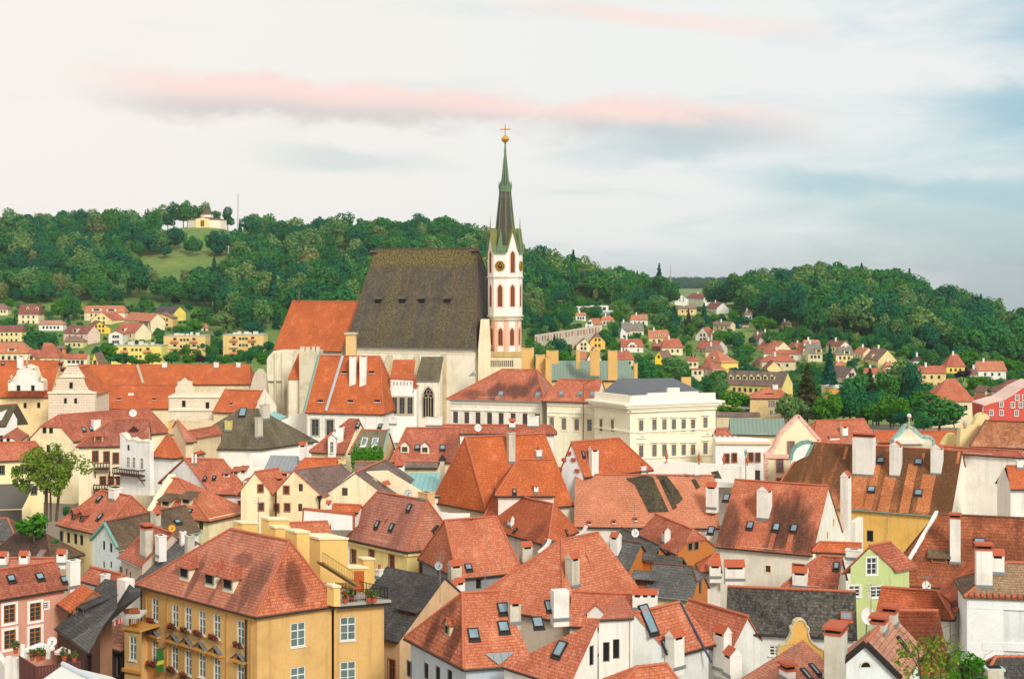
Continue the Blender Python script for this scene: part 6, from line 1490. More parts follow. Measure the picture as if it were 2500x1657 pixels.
b = Bld('cream_yard_wall','cream wall with small tiled shelter below the teal roof','wall'); outline_wall(b,[M3(*p) for p in [(360,1480),(360,1410),(640,1188),(960,1172),(1340,1400),(1340,1480)]],165.5,.5,plaster((240,226,192),.3)); mb = MB(); mb.quad(P(M3(905,1275),164.6),P(M3(935,1312),164.0),P(M3(1000,1305),164.0),P(M3(975,1258),164.9)); b._part('shelter_roof',mb,[CLAY]); mb = MB(); mb.box(P(M3(790,1400),164.8),Vector((.9,0,0)),Vector((0,.1,0)),UP * 1.9); b._part('door',mb,[STONE])
b = Bld('white_low_wall','white courtyard wall with red coping before the cream gables','wall')
outline_wall(b,[B3(*p) for p in [(130,320),(140,145),(560,190),(560,320)]],156,.6,plaster((238,238,232),.3),coping=CLAY,cw=.08); pl_ = None
b.eave(B3(330,158),B3(600,178),B3(400,118),B3(640,95),158,157,pitch=34,roof='orange2',wall=WHITE); b.chim('F',B3(350,160),.9,.7,B3(0,118)[1],cap='saddle')
b = Bld('low_coral_house','small bright coral roof peeping behind the ochre house chimneys','shed'); b.eave(B3(20,400),B3(395,372),B3(20,262),B3(345,243),138,139,pitch=38,roof='coral',wall=WHITE)

# ---- centre right
b = Bld('steep_orange_house','steep rust orange hipped roof like a tall wedge with one cream chimney')
b.corner(M3(1388,1462),M4(342,1562),M4(1180,1500),(M4(142,842),M4(962,818)),160,'r',D0=167,roof='orange',wall=(226,212,190)); b.chim('F',M4(590,1095),1.4,1.2,M4(0,815)[1],SOOT,'plain'); b.chim('F',M4(850,1045),1.2,.9,M4(0,985)[1],cap='pots')
b = Bld('orange_lower_wing','lower orange roof wing tucked against the steep orange roof')
b.eave(M4(425,1408),M4(1000,1392),M4(645,1072),M4(1050,1054),156,156,pitch=46,roof='orange',wall=WHITE); b.sky('F',[M4(612,1368)],.8,1.2); b.chim('F',M4(820,1385),.8,.7,M4(0,1340)[1],cap='saddle')
b = Bld('orange_louvre_house','orange roof with a white pointed gable dotted with orange louvres')
b.corner(M4(1025,1212),M4(1282,1230),M4(1940,1165),(M4(1148,882),M4(1612,872)),166,'r',D0=168,D2=172,roof='orange2',wall=(240,240,240),fg=(1,0)); b.chim('F',M4(1385,1228),1.7,1.1,M4(0,990)[1],cap='saddle'); b.sky('F',[M4(1268,1010)],.8,1.3); b.chim('F',M4(1850,1180),1.3,.9,M4(0,1140)[1],cap='pots')
mb = MB(); wl = b.walls['l']
for p in ((1138,1002),(1088,1065),(1180,1065),(1215,1170),(1050,1150)): s_,z_ = wl.find(M4(*p)); mb.box(wl.at(s_,z_,.1),wl.e * .28,wl.n * .08,UP * .2)
b._part('louvre',mb,[CLAY])
b = Bld('mossy_striped_coral_house','wide coral roof with dark moss bands and a steep right hand ridge')
b.eave(B4(1035,290),B5(880,322),M4(965,1260),M5(1110,1160),161,160,pitch=40,roof='coral',wall=WHITE)
weather(b,'F','mossy_coral',(210,112,76),(200,98,64),dirt=.08,line=.5,th=.3,seed=97)
def moss_patch(b,pk,polys):
    pl = b.planes[pk]; m = tiles('moss_patch_tiles',(92,84,62),(62,56,46),.5,dark=(44,40,36),line=.9,th=.3,moss=(120,106,60),seed=98)
    for pts in polys:
        q = [pl.hit(p) + pl.n * .03 for p in pts]; q = q if Plane(q).n.z > 0 else q[::-1]; mesh_obj('moss_patch',q,[tuple(range(len(q)))],m,b.root,uvs=[[pl.uv(x) for x in q]])
moss_patch(b,'F',[[M5(110,1245),M5(300,1215),M5(370,1235),M5(520,1560),M5(330,1568),M5(195,1300)],[M5(400,1218),M5(495,1215),M5(610,1360),M5(655,1445),M5(600,1490)],[M5(430,1260),M5(475,1255),M5(600,1520),M5(560,1540)],[M5(735,1255),M5(775,1250),M5(820,1325),M5(785,1350)],[M5(920,1185),M5(990,1170),M5(1030,1250),M5(960,1245)],[M5(665,1200),M5(715,1205),M5(720,1225),M5(670,1225)]])
b.vent('F',[B4(1165,270),B4(1370,262),B4(1550,240)],.6,.5); b.chim('F',M5(790,1225),.9,.8,M5(0,1120)[1],cap='none')
b = Bld('brick_red_hipped_house','brick red roof with bright orange hip and slim skylights at its foot')
b.corner(B4(230,285),B4(815,445),B4(1070,330),(B4(402,44),B4(862,52)),146,'l',roof='orange2',wall=WHITE); weather(b,'F','brick_red_hip',(188,92,54),(166,74,44),[(B4(700,350),1.5,2.5,.5)],dirt=.25,dark=(110,60,40),line=.3,seed=99)
b.sky('F',[B4(548,318)],.7,.9); b.sky('R',[B4(968,338)],.7,1.1); b.chim('F',B4(490,290),1.1,.8,B4(0,250)[1],cap='saddle')
b = Bld('little_white_parapet','short white parapet wall beside the steep orange roof','wall'); outline_wall(b,[B3(*p) for p in [(1285,235),(1285,175),(1345,180),(1350,185),(1535,185),(1535,215)]],154,.5,plaster((240,238,230),.3))
b = Bld('arched_slate_house','dark slate roof with white curved end walls behind the peaked coral roof'); b.eave(B4(735,520),B4(905,470),B4(790,400),B4(900,405),139,138,pitch=40,roof='greyslate',wall=WHITE)
mb = MB(); 
for (x,y,d) in ((800,400,138),(1105,285,148)):
    for i in range(6):
        a0,a1 = i / 6,(i + 1) / 6; f_ = lambda t: P(B4(x + 20 * (1 - t) - 70 * t * t + 10,y + 110 * t),d); mb.tube(f_(a0),f_(a1),.22,6)
b._part('curved_parapet',mb,[LIMEW])

# ---- school on the church hill
SCH = (244,236,208); SCW = plaster((240,232,214),.15); TR = plaster((246,240,218),.12)
b = Bld('school_building','large pale cream school with three roofs, moulded cornice and rows of tall windows','school')
b.eave(C2(48,1083),C2(1400,1113),C2(822,673),C2(1290,690),246,241,pitch=42,roof='pinkred',wall=(238,230,216),oe=.6,gut=GUTL)
weather(b,'F','school_left',(198,98,66),(180,80,56),[(C2(1050,970),3.2,1.9,.95),(C2(750,980),2.2,2.4,.9),(C2(1240,860),1.2,2.6,.9),(C2(430,1020),2.8,1.3,.7),(C2(1300,1000),1.6,1.8,.9)],[(C2(775,1030),C2(740,1090),.9),(C2(1280,1045),C2(1250,1090),.9)],dirt=.35,dark=(98,72,62),line=.25,seed=88)
b.sky('F',[C2(800,1010),C2(1308,1022)],1.6,1.6,GUTL); b.win('f',[C2(x,1335 + (x - 180) * .03) for x in (180,333,487,645,803,967,1130,1300)],1.75,4.0,'b')
b.eave(M4(880,502),M4(1390,520),M4(1045,297),M4(1560,304),239,236,pitch=40,roof='coral2',wall=SCH,oe=.6,key='m'); b.sky('mF',[M4(1062,430),M4(1238,433),M4(1358,437)],1.5,1.5,GUTL); b.win('mf',[M4(968,715),M4(1085,725),M4(1207,730),M4(1330,735)],1.55,3.7,'sc')
for kx in ('f','mf'):
    w_ = b.walls[kx]; mb = MB(); zt_ = max(z for _,z in w_.poly)
    mb.box(w_.at(w_.L / 2,zt_ - .9,.1),w_.e * (w_.L / 2),w_.n * .14,UP * .28); mb.box(w_.at(w_.L / 2,zt_ - 2.3,.06),w_.e * (w_.L / 2),w_.n * .08,UP * .1)
    for (x0,x1,z0,z1) in list(w_.holes): mb.box(w_.at((x0 + x1) / 2,z1 + .35,.12),w_.e * ((x1 - x0) / 2 + .28),w_.n * .14,UP * .06); mb.box(w_.at((x0 + x1) / 2,(z0 + z1) / 2 + .1,.03),w_.e * .0,w_.n * .0,UP * .0)
    b._part('moulding',mb,[TR])
# corner pavilion with parapet
p1 = P(M5(150,560),226); p0 = P(M4(1378,545),234); p2 = P(M5(968,528),232); p0.z = p2.z = p1.z; p3 = p0 + p2 - p1; zc = p1.z; lo = CZ - 36; S = plaster(SCH,.2)
cs = [p0,p1,p2,p3]
for i,kx in enumerate(('pl','pr','pb','pd')):
    x,y = cs[i],cs[(i + 1) % 4]; L = (y - x).length; b.walls[kx] = Wall(x,y,0,[(0,lo),(L,lo),(L,zc),(0,zc)],S)
for (ya,st_) in ((740,'sc'),(980,'sc')):
    b.win('pr',[M5(x,ya + (5 if x < 300 else -3 if x < 800 else -22)) for x in (255,382,477,568,662,752,870)],1.55,3.8,st_)
b.win('pl',[M4(1550,740),M4(1440,735)],1.55,3.8,'sc')
def ring4(off): 
    c = (p0 + p1 + p2 + p3) / 4; return [p + Vector(((p - c).x,(p - c).y,0)).normalized() * off * 1.41 for p in cs]
mb = MB()
for (off,za,zb) in ((.35,-.5,-.2),(.75,-.2,.2),(1.1,.2,.5)): mb.prism(ring4(off),zc + za,zc + zb,0,True,True)
w_ = b.walls['pr']; w2 = b.walls['pl']
for (ww,k) in ((w_,60),(w2,18)):
    for i in range(k): mb.box(ww.at((i + .5) * ww.L / k,zc - .75,.2),ww.e * .11,ww.n * .22,UP * .16)
for (ww) in (w_,w2):
    for p in (M5(400,790),M5(400,1045)):
        s_,z_ = w_.find(p); mb.box(ww.at(ww.L / 2,z_,.05),ww.e * (ww.L / 2),ww.n * .12,UP * .12)
    for (x0,x1,z0,z1) in list(ww.holes): mb.box(ww.at((x0 + x1) / 2,z1 + .4,.15),ww.e * ((x1 - x0) / 2 + .3),ww.n * .15,UP * .07)
for p in (M5(255,860),M5(880,835)):
    s_,z_ = w_.find(p); o = w_.at(s_,z_,.2); A,B_,C_ = o - w_.e * .8,o + w_.e * .8,o + UP * .5
    for (x,y) in ((A,B_),(A,C_),(C_,B_)): mb.tube(x,y,.09,4)
b._part('cornice',mb,[TR])
zp = P(M5(150,455),226).z; mb = MB(); 
for (x,y) in ((p0,p1),(p1,p2)):
    e = (y - x).normalized(); n = Vector((e.y,-e.x,0)); mb.box((x + y) / 2 - n * .3 + UP * ((zp - zc) / 2 + .25),e * ((y - x).length / 2),n * .3,UP * ((zp - zc) / 2 - .25))
s0,z0 = w_.find(M5(325,440)); s1,z1 = w_.find(M5(805,410)); mb.box(w_.at((s0 + s1) / 2,zp + .14,-.3),w_.e * ((s1 - s0) / 2),w_.n * .28,UP * .16); s0,_ = w_.find(M5(515,400)); s1,_ = w_.find(M5(625,400)); mb.box(w_.at((s0 + s1) / 2,zp + .5,-.3),w_.e * ((s1 - s0) / 2),w_.n * .29,UP * .52)
b._part('parapet',mb,[SCW])
c4 = ring4(-.7); zr = zp - .35; ri = [Vector((p.x,p.y,zr)) for p in c4]; q0,q1 = P(M4(1600,300),241),P(M5(560,285),243); q0.z = q1.z = P(M4(1700,296),240).z; q0 = Vector((q0.x,q0.y,q0.z)); V = ri + [q0,q1]; Fc = [(0,1,4),(1,2,5,4),(2,3,5),(3,0,4,5)]; UVs = []
for f_ in Fc: pl = Plane([V[i] for i in f_]); UVs.append([pl.uv(V[i]) for i in f_])
mesh_obj('roof',V,Fc,SLATEM,b.root,uvs=UVs)
mb = MB(); q = P(M5(685,300),243); bxw(mb,q,Vector((1,0,0)),1.6,1.2,q.z - 3,P(M5(685,278),243).z); b._part('chimney',mb,[BRICKCH if False else OCHREW])
mb = MB(); w3 = b.walls['mf']; s_,z_ = w3.find(M4(1275,700)); mb.tube(w3.at(s_,z_ + 6.2,.25),w3.at(s_,z_ - 5,.25),.08,6); q = w3.at(s_,z_ + 6.2,.25); mb.tube(q,q + w3.e * 2.6 + UP * 1.3,.08,6); b._part('downpipe',mb,[plain('brown_pipe',(150,96,50),.6)])
b = Bld('green_copper_house','ochre house with faded green sheet roof and tall ochre brick chimneys')
b.eave(M4(880,305),M4(1800,292),M4(955,112),M4(1690,118),277,277,pitch=42,roof=TEAL,wall=(230,190,120),rcap=None)
def stack(x0,x1,yt,yb,d,dep=1.6,blk=None):
    A,B_ = P(M4(x0,yb),d),P(M4(x1,yb),d); zt = P(M4(x0,yt),d).z; mb = MB(); mb.prism([(A.x,A.y),(B_.x,B_.y),(B_.x,B_.y + dep),(A.x,A.y + dep)],A.z - 1,zt); ob = b._part('chimney',mb,[OCHREW]); cap_on(ob,Vector(((A.x + B_.x) / 2,A.y + dep / 2,zt)),Vector((1,0,0)),Vector((0,1,0)),B_.x - A.x,dep,'plain',OCHREW)
stack(1203,1240,28,145,276); stack(1338,1428,32,212,272); stack(1508,1597,28,255,270); stack(680,798,5,205,268,2.5); stack(815,905,70,240,266,2.2); stack(910,968,95,280,264,2.0); stack(918,1032,30,98,270,2.0); stack(1755,1790,150,270,272)
# ---- behind the urns
b = Bld('teal_gallery_house','low house with long teal sheet roof above a cream wall with battlements')
b.eave(M5(1108,822),M5(1640,834),M5(1050,662),M5(1760,666),226,225,pitch=34,roof=TEAL,wall=(240,226,182),rcap=None); b.chim('F',M5(1005,780),3.0,1.4,M5(0,645)[1],plaster((240,224,216),.3),'plain') if False else None
b.eave(M5(960,860),M5(1140,850),M5(970,768),M5(1075,772),222,222,pitch=36,roof='red',wall=WHITE,key='s')
wl = outline_wall(b,[M5(*p) for p in [(968,1330),(968,872),(990,855),(1010,875),(1035,855),(1060,875),(1085,855),(1110,875),(1135,855),(1160,875),(1185,855),(1210,872),(1250,868),(1330,872),(1400,880),(1500,888),(1500,1330)]],219,3,plaster((240,240,236),.2)); proud_win(b,wl,[M5(1075,1050),M5(1147,1045),M5(1305,1040),M5(1372,1042)],1.3,2.6,'bt'); proud_win(b,wl,[M5(1370,1225)],1.5,3.8,'b')
mb = MB(); A,B_ = P(M5(968,902),218.8),P(M5(1500,905),218.8); mb.box((A + B_) / 2,(B_ - A) / 2,Vector((0,.2,0)),UP * .2); b._part('cornice',mb,[plaster((232,206,170),.2)])
b = Bld('urn_terrace_wall','long low white terrace wall carrying terracotta urns','wall')
wl = outline_wall(b,[M5(*p) for p in [(270,1230),(275,1072),(1345,1130),(1345,1300)]],200,.8,plaster((236,232,220),.3),D2=199)
for i,p in enumerate([(500,1075),(810,1085),(1047,1105),(1272,1118)]):
    q = P(M5(*p),199.5); q.z = P(M5(p[0],1072 + (p[0] - 275) * .0545),199.6).z; mb = MB(); mb.lathe(q,SP([(.5,0),(.3,.25),(.2,1.0),(.5,1.5),(.72,2.4),(.5,3.2),(.6,3.3),(.25,3.8),(.15,4.6),(.05,5.2)],.34),10)
    o = mesh_obj('terracotta_urn',mb.v,mb.f,plain('urn_terracotta',(196,104,62),.8)); tag(o,'tall slim terracotta urn standing on the white terrace wall','urn','urns on the terrace wall')
PINKT = plaster((236,190,172),.2)
b = Bld('pink_trimmed_gable_house','cream baroque gable with pale pink edging and quoins','house')
wl = outline_wall(b,[M5(*p) for p in [(1440,1340),(1440,1030),(1490,1000),(1530,950),(1560,880),(1600,810),(1690,720),(1765,650),(1850,745),(1960,875),(1960,1000),(1700,1080),(1690,1340)]],206,1.2,plaster((244,234,196),.25),coping=PINKT,cw=.22); proud_win(b,wl,[M5(1690,952),M5(1582,1122)],1.7,3.6,'pk'); proud_win(b,wl,[M5(1582,1275)],1.7,2.0,'pk')
mb = MB()
for x0,x1,y in ((1440,1700,1030),): A,B_ = P(M5(x0,y),205.8),P(M5(x1,y + 5),205.8); mb.box((A + B_) / 2,(B_ - A) / 2,Vector((0,.15,0)),UP * .3)
for i in range(8): q = P(M5(1452,1060 + i * 32),205.9); mb.box(q,Vector((.34 if i % 2 else .22,0,0)),Vector((0,.1,0)),UP * .2)
b._part('quoin',mb,[PINKT])
b.eave(M6(-60,915),M6(570,830),M6(-20,702),M6(432,662),218,222,pitch=40,roof='coral2',wall=WHITE,gut=COPPER); b.chim('F',M6(250,845),1.7,1.2,M6(0,765)[1],cap='saddle'); b.dorm('F',[M6(150,870)],3.4,.6,'shed','red',WHITE,.3,False)
b = Bld('turquoise_arch_gable','white curved gable edged in turquoise before the striped roof','gable')
outline_wall(b,[M5(*p) for p in [(1690,1340),(1692,1065),(1700,1000),(1740,940),(1800,905),(1860,895),(1900,905),(1760,1200),(1680,1340)]],199,.8,plaster((238,240,236),.2),coping=COPPER,cw=.2)
b = Bld('pediment_house','pale grey pediment with turquoise edges and cross finial among the orange roofs','gable')
outline_wall(b,[M6(*p) for p in [(700,1020),(715,885),(790,800),(825,750),(855,742),(905,770),(1000,860),(1020,850),(1060,848),(1095,880),(1100,1020)]],212,1.2,plaster((222,216,190),.3),coping=plain('pale_turquoise',(158,196,190),.6),cw=.2)
mb = MB(); A,B_ = P(M6(715,890),211.7),P(M6(1000,890),211.7); mb.box((A + B_) / 2,(B_ - A) / 2,Vector((0,.3,0)),UP * .35); b._part('cornice',mb,[plaster((236,232,222),.2)])
q = P(M6(860,745),211.5); mb = MB(); mb.lathe(q,SP([(.5,-.5),(.3,1.0),(.55,1.6),(.25,2.6),(.7,3.2),(.25,3.8)],.3),10); mb.lathe(q + UP * 1.55,SP([(.1,-1.4),(.9,-.7),(1.15,0),(.9,.7),(.1,1.15)],.3),10,1); b._part('finial',mb,[STONE,plaster((236,232,222),.2)])
b.eave(M6(530,930),M6(1352,915),M6(530,812),M6(1340,768),224,224,pitch=36,roof='orange2',wall=WHITE); b.dorm('F',[M6(640,915)],4,.4,'shed','red',(70,50,44),.2,False)
b = Bld('domed_yellow_gable','pale yellow curved gable with round top and ball finial','gable')
YL = plaster((238,218,160),.3)
outline_wall(b,[M6(*p) for p in [(1340,1000),(1345,905),(1355,770),(1420,755),(1475,735),(1500,690),(1510,655),(1540,628),(1580,620),(1615,635),(1632,665),(1610,700),(1585,735),(1480,905),(1480,1000)]],204,1.5,YL); q = P(M6(1568,622),204); mb = MB(); mb.lathe(q,SP([(.5,0),(.3,.8),(.5,1.3),(.2,1.8),(.15,3.3)],.35),8); q2 = P(M6(1395,760),204); mb.lathe(q2,SP([(.6,0),(.9,1.2),(1.0,2.0),(.5,2.9),(.1,3.2)],.36),10); b._part('finial',mb,[STONE]); outline_wall(b,[M6(*p) for p in [(1165,920),(1200,860),(1240,815),(1290,815),(1340,860),(1365,920)]],207,.8,plaster((238,224,160),.2))
b = Bld('rusty_ridge_house','broad rusty tiled roof rising beside the domed yellow gable')
b.eave(M6(1440,935),M6(2200,1020),M6(1592,702),M6(2200,702),200,196,pitch=42,roof='rustic',wall=WHITE,rcap=RIDGED); weather(b,'F','rusty_ridge',(190,108,66),(160,84,50),dirt=.4,dark=(120,74,50),line=.5,th=.45,tw=.4,seed=102)
b = Bld('low_red_link_house','low red brown roof between the striped roof and the rusty roof')
b.eave(M6(1100,990),M6(1960,1125),M6(1060,908),M6(1900,1000),194,188,pitch=34,roof='red',wall=WHITE)
b = Bld('right_edge_orange_house','small orange roofs with white walls at the foot of the tall pale gable')
b.eave(M6(1830,1345),M6(2120,1370),M6(1790,1135),M6(2100,1110),176,176,pitch=42,roof='orange2',wall=WHITE); b.chim('F',M6(1925,1150),1.3,1.0,M6(0,1080)[1],cap='plain')
KS.update(win=1.0,chim=.8,sky=1.0,dorm=.62,vent=1.0)
# ================================================================== houses across the river
BGC = dict(cream=(240,224,184),white=(238,234,224),yel=(242,206,84),ylw=(240,218,156),tan=(222,206,170),grey=(206,200,184),och=(236,206,146),pink=(234,204,186))
BGH = []
def depth_of(x,by): return ground_hit((x,by)).y
def BE(name,label,cr,e,r,by,roof,wall,pitch=42,wins=(3,(-1.3,)),D=None,turn=0.0,cat='house',**k):
    eL,eR,rL,rR = cr(*e[0]),cr(*e[1]),cr(*r[0]),cr(*r[1]); py = cr(0,by)[1]
    d = D or depth_of((eL[0] + eR[0]) / 2,py); b = Bld(name,label,cat,k.pop('group',None))
    d = d - 4; b.eave(eL,eR,rL,rR,d * (1 + turn),d * (1 - turn),pitch=pitch,roof=roof,wall=BGC.get(wall,wall) if isinstance(wall,str) else wall,gut=k.pop('gut',None),rcap=None,oe=.4,**k)
    gl = ground(b.q[0].x,b.q[0].y); n,zs = wins
    if n: b.auto('f',n,zs,1.0,1.35,'bg')
    BGH.append(b); return b
def BG(name,label,cr,g,by,roof,wall,back=None,ln=11,skew=0.0,wins=(2,(-1.2,.9)),D=None,cat='house',**k):
    gL,gR,ap = cr(*g[0]),cr(*g[1]),cr(*g[2]); py = cr(0,by)[1]; d = D or depth_of((gL[0] + gR[0]) / 2,py); d -= 4; b = Bld(name,label,cat,None)
    if back is not None: skew = 12 if cr(*back)[0] > ap[0] else -12; skew *= 2.2
    b.gable(gL,gR,ap,d,d,ln=ln,skew=skew,roof=roof,wall=BGC.get(wall,wall) if isinstance(wall,str) else wall,gut=None,rcap=None,**k)
    n,zs = wins
    if n: b.auto('r',n,zs,1.0,1.35,'bg',.25)
    BGH.append(b); return b
# ---- left bank
BE('edge_house','dark red roofed house half hidden at the edge below the wood',L1,((-90,240),(140,246)),((-70,140),(62,146)),330,'bgbrown','cream')
b = BE('balconied_house','brick red hipped house with two cream dormers and a long balcony',L1,((298,326),(662,330)),((345,160),(690,162)),470,'maroon','cream',44,(3,(-1.4,-4.0))); b.dorm('F',[L1(470,250),L1(632,252)],2.4,1.6,'gable','maroon',(240,214,140),st='bg')
BE('pale_roofed_bungalow','long white bungalow with pale pink roof',L1,((640,497),(1078,502)),((700,426),(1046,430)),590,'terra','white',30,(5,(-1.6,)))
b = BE('cream_maroon_house','cream house with maroon roof and flat dormer boxes',L1,((-70,620),(378,626)),((-70,510),(402,516)),770,'maroon','ylw',40,(4,(-1.4,-4.2)))
b = BE('red_riverside_house','broad orange red roof with small cream dormer behind the orange halls',L1,((-80,985),(490,990)),((-80,802),(402,806)),1090,'bgorange','cream',42,(4,(-1.6,)),D=470); b.dorm('F',[L1(200,950)],4.5,1.4,'shed','bgorange',(240,224,184),.3,True,'bg')
BE('round_red_roof_house','steep pink red hipped roof like a dome beside the garden trees',L1,((648,1062),(1012,1055)),((745,812),(888,812)),1120,'bgred','cream',52,(2,(-1.4,)),D=455)
BE('ruddy_link_house','low red roof strip joining the dome shaped roof',L1,((470,985),(690,985)),((500,925),(680,925)),1060,'bgred','cream',40,(2,(-1.4,)),D=470)
b = BE('wide_dormer_house','pink cream house with maroon roof cut by a tall flat dormer',L1,((1065,642),(1485,640)),((1112,512),(1515,512)),800,'maroon','pink',40,(3,(-1.6,-4.4)),turn=.006,fg=(1,1)); b.dorm('F',[L1(1272,640)],4.4,3.0,'shed','maroon',(236,214,190),.1,True,'bg')
BG('vivid_yellow_house','bright yellow house with broad maroon gable roof',L1,((1500,560),(1895,545),(1702,440)),640,'maroon','yel',(1380,430),12,wins=(3,(-1.4,.8)),og=.6)
b = BE('long_orange_villa','long cream villa with orange roof and two wide white dormers',L1,((1425,293),(2126,296)),((1452,180),(2112,180)),420,'bgorange','cream',40,(7,(-1.5,-4.2))); b.dorm('F',[L1(1640,275),L1(1890,280)],8,2.4,'shed','bgorange',(238,226,190),.12,True,'bg')
BG('cream_gable_villa','cream gabled villa with brown verge before the long orange villa',L1,((1530,425),(1905,435),(1722,285)),480,'bgred','ylw',(1900,300),10)
BG('low_white_house','small white house with a very flat gable by the road',L1,((1832,665),(2095,655),(1962,612)),820,'bgred','white',None,9,wins=(3,(-1.2,-3.6)))
b = BE('brick_red_villa','brick red roofed villa with cream dormer next to the white house',L1,((1930,625),(2292,634)),((1966,466),(2345,470)),740,'bgred','cream',42,(3,(-1.5,)),turn=.008,fg=(1,1)); b.dorm('F',[L1(2090,620)],4,2.6,'shed','bgred',(240,224,184),.1,True,'bg')
BE('orange_gabled_villa','orange roofed villa with tall cream gable end beside the dark roofed yellow house',L2,((-130,420),(322,462)),((-110,291),(376,300)),560,'bgorange','cream',44,(3,(-1.5,)),turn=.02,fg=(1,1))
BE('dark_roofed_yellow_house','yellow house with dark grey roof at the edge of the wood',L2,((376,292),(722,287)),((412,186),(760,188)),390,'bgdark',(238,212,104),42,(3,(-1.5,)),turn=.012,fg=(1,1))
b = BG('brown_chalet','brown timbered chalet with a wide low gable and balcony',L2,((388,392),(718,388),(512,300)),540,'bgbrown',(226,190,130),None,11,wins=(3,(-.9,-3.4)),og=.7)
BE('slate_cottage','cream cottage with small slate grey roof',L2,((108,562),(268,566)),((120,440),(280,446)),700,'bgdark','cream',44,(2,(-1.5,-4)),fg=(1,1))
BE('red_garden_hut','tiny red roofed garden hut among the trees',L2,((1185,560),(1315,562)),((1195,478),(1270,480)),590,'bgorange','white',44,(1,(-1.0,)),cat='hut')
BE('cream_low_house','low cream house with patchy red roofs behind the sgraffito gables',L1,((1075,1075),(1480,1088)),((1105,992),(1490,990)),1150,'bgred','cream',38,(4,(-1.3,)),D=440)
BG('small_yellow_gable','small yellow gable beside a white chimney stack',L1,((1540,1180),(1680,1180),(1600,985)),1230,'bgbrown',(244,206,84),None,8,wins=(1,(.6,)),D=430)
BG('yellow_gable_cottage','yellow gabled cottage below the broad orange red roof',L1,((460,1080),(605,1080),(525,1005)),1130,'bgred','ylw',None,8,wins=(1,(.3,)),D=462)
b = BE('orange_kiosk','small orange walled kiosk with brown roof',L1,((960,900),(1110,900)),((965,860),(1100,862)),960,'bgbrown',(226,140,70),30,(1,(-1,)),cat='hut',D=520)
BE('olive_pavilion','cream pavilion with wavy brown roof in the steep garden',L1,((1090,790),(1430,790)),((1130,705),(1340,700)),880,'bgbrown',(226,214,150),36,(3,(-1.6,)))
# flat-roofed blocks of flats
def flats(label,cr,x0,x1,yt,yb,rgb,seed):
    D = depth_of((cr(x0,0)[0] + cr(x1,0)[0]) / 2,cr(0,yb)[1]) - 6; A,B_ = P(cr(x0,yt),D),P(cr(x1,yt),D); B_.z = A.z; b = Bld('block_of_flats',label,'flats'); gz = ground(A.x,A.y) - .5
    b.mk(Vector(((A.x + B_.x) / 2,A.y + 5,gz))); wm = plaster(rgb,.3); e = Vector((1,0,0)); L = B_.x - A.x; dep = 11
    cs = [Vector((A.x,A.y,0)),Vector((B_.x,A.y,0)),Vector((B_.x,A.y + dep,0)),Vector((A.x,A.y + dep,0))]
    for i,kx in enumerate('frbl'):
        p,q = cs[i],cs[(i + 1) % 4]; b.walls[kx] = Wall(p,q,0,[(0,gz),((q - p).length,gz),((q - p).length,A.z),(0,A.z)],wm)
    b.ze = A.z; mb = MB(); mb.prism([c + (c - (cs[0] + cs[2]) / 2).normalized() * .2 for c in cs],A.z,A.z + .25); b._part('roof_slab',mb,[plain('flat_roof_felt',(178,172,158),.9)])
    for fl in range(4):
        z = -1.6 - fl * 2.9
        for s_ in (.42,.5,.58): b.winat('f',L * s_,A.z + z,1.1,1.2,'bg')
        for s_ in (.27,.73): b.winat('f',L * s_,A.z + z,1.5,1.9,'bg')
        mb = MB(); w = b.walls['f']
        for s_ in (.27,.73): mb.box(w.at(L * s_,A.z + z - 1.0,.55),e * 1.7,w.n * .55,UP * .08); mb.box(w.at(L * s_,A.z + z - .5,1.06),e * 1.7,w.n * .04,UP * .45)
        b._part('balcony',mb,[plain('balcony_%d' % (fl % 2),((226,150,100),(236,206,150))[fl % 2],.8)])
    rs = np.random.default_rng(seed); mb = MB()
    for s_ in (.28,.38,.55,.62,.76): h_ = rs.uniform(.7,1.9); mb.box(Vector((A.x + L * s_,A.y + 4 + rs.uniform(-2,3),A.z + h_ / 2 + .25)),e * rs.uniform(.4,1.3),Vector((0,.7,0)),UP * h_ / 2)
    b._part('roof_vent',mb,[plain('vent_pale',(216,212,196),.8)]); return b
flats('bright yellow four storey block of flats with pale balconies',L2,-335,515,868,1190,(236,214,120),1)
flats('ochre block of flats with balconies beside the yellow block',L2,552,1258,702,1030,(232,200,134),2)
flats('ochre block of flats with dark rails nearest the church chancel',L2,1562,2250,682,1000,(230,196,130),3)

# ---- right bank, from the bottom up
b = BE('hipped_ochre_villa','square ochre villa with coral pyramid roof and eyebrow dormer',R3,((1310,986),(2086,986)),((1640,795),(1790,795)),1310,'coral','och',40,(0,()),D=395,gut=GUT); b.chim('F',R3(1762,850),1.8,1.0,R3(0,765)[1],cap='plain'); b.dorm('F',[R3(1660,920)],3.4,.45,'shed','coral',(60,40,34),.25,False)
for x in (1658,1698,1738): b.win('f',[R3(x,1085)],.6,1.9,'w')
b.win('f',[R3(1690,1230),R3(1770,1230),R3(1945,1080)],.9,1.3,'w')
w_ = b.walls['f']; balcony(b,w_,R3(1870,1240),R3(2010,1240),R3(1870,1150),1.2,plain('pale_rail',(214,190,150),.7))
b = BE('long_dormered_house','long ochre house with purple brown roof and seven arched dormers',R3,((882,742),(1882,742)),((805,526),(1968,520)),930,'purple',(232,206,132),42,(8,(-1.7,-4.6)),D=455,fg=(1,1),turn=.012)
b.dorm('F',[R3(1010 + i * 116,672) for i in range(7)],2.6,1.9,'gable','purple',(246,226,170),st='bg',gh=1.0)
b = Bld('purple_garden_wall','long tiled garden wall below the ochre villa','wall')
b.eave(R3(755,1290),R3(1510,1295),R3(755,1218),R3(1490,1225),372,372,pitch=40,roof='purple',wall='white' and BGC['tan'],gut=None,rcap=None)
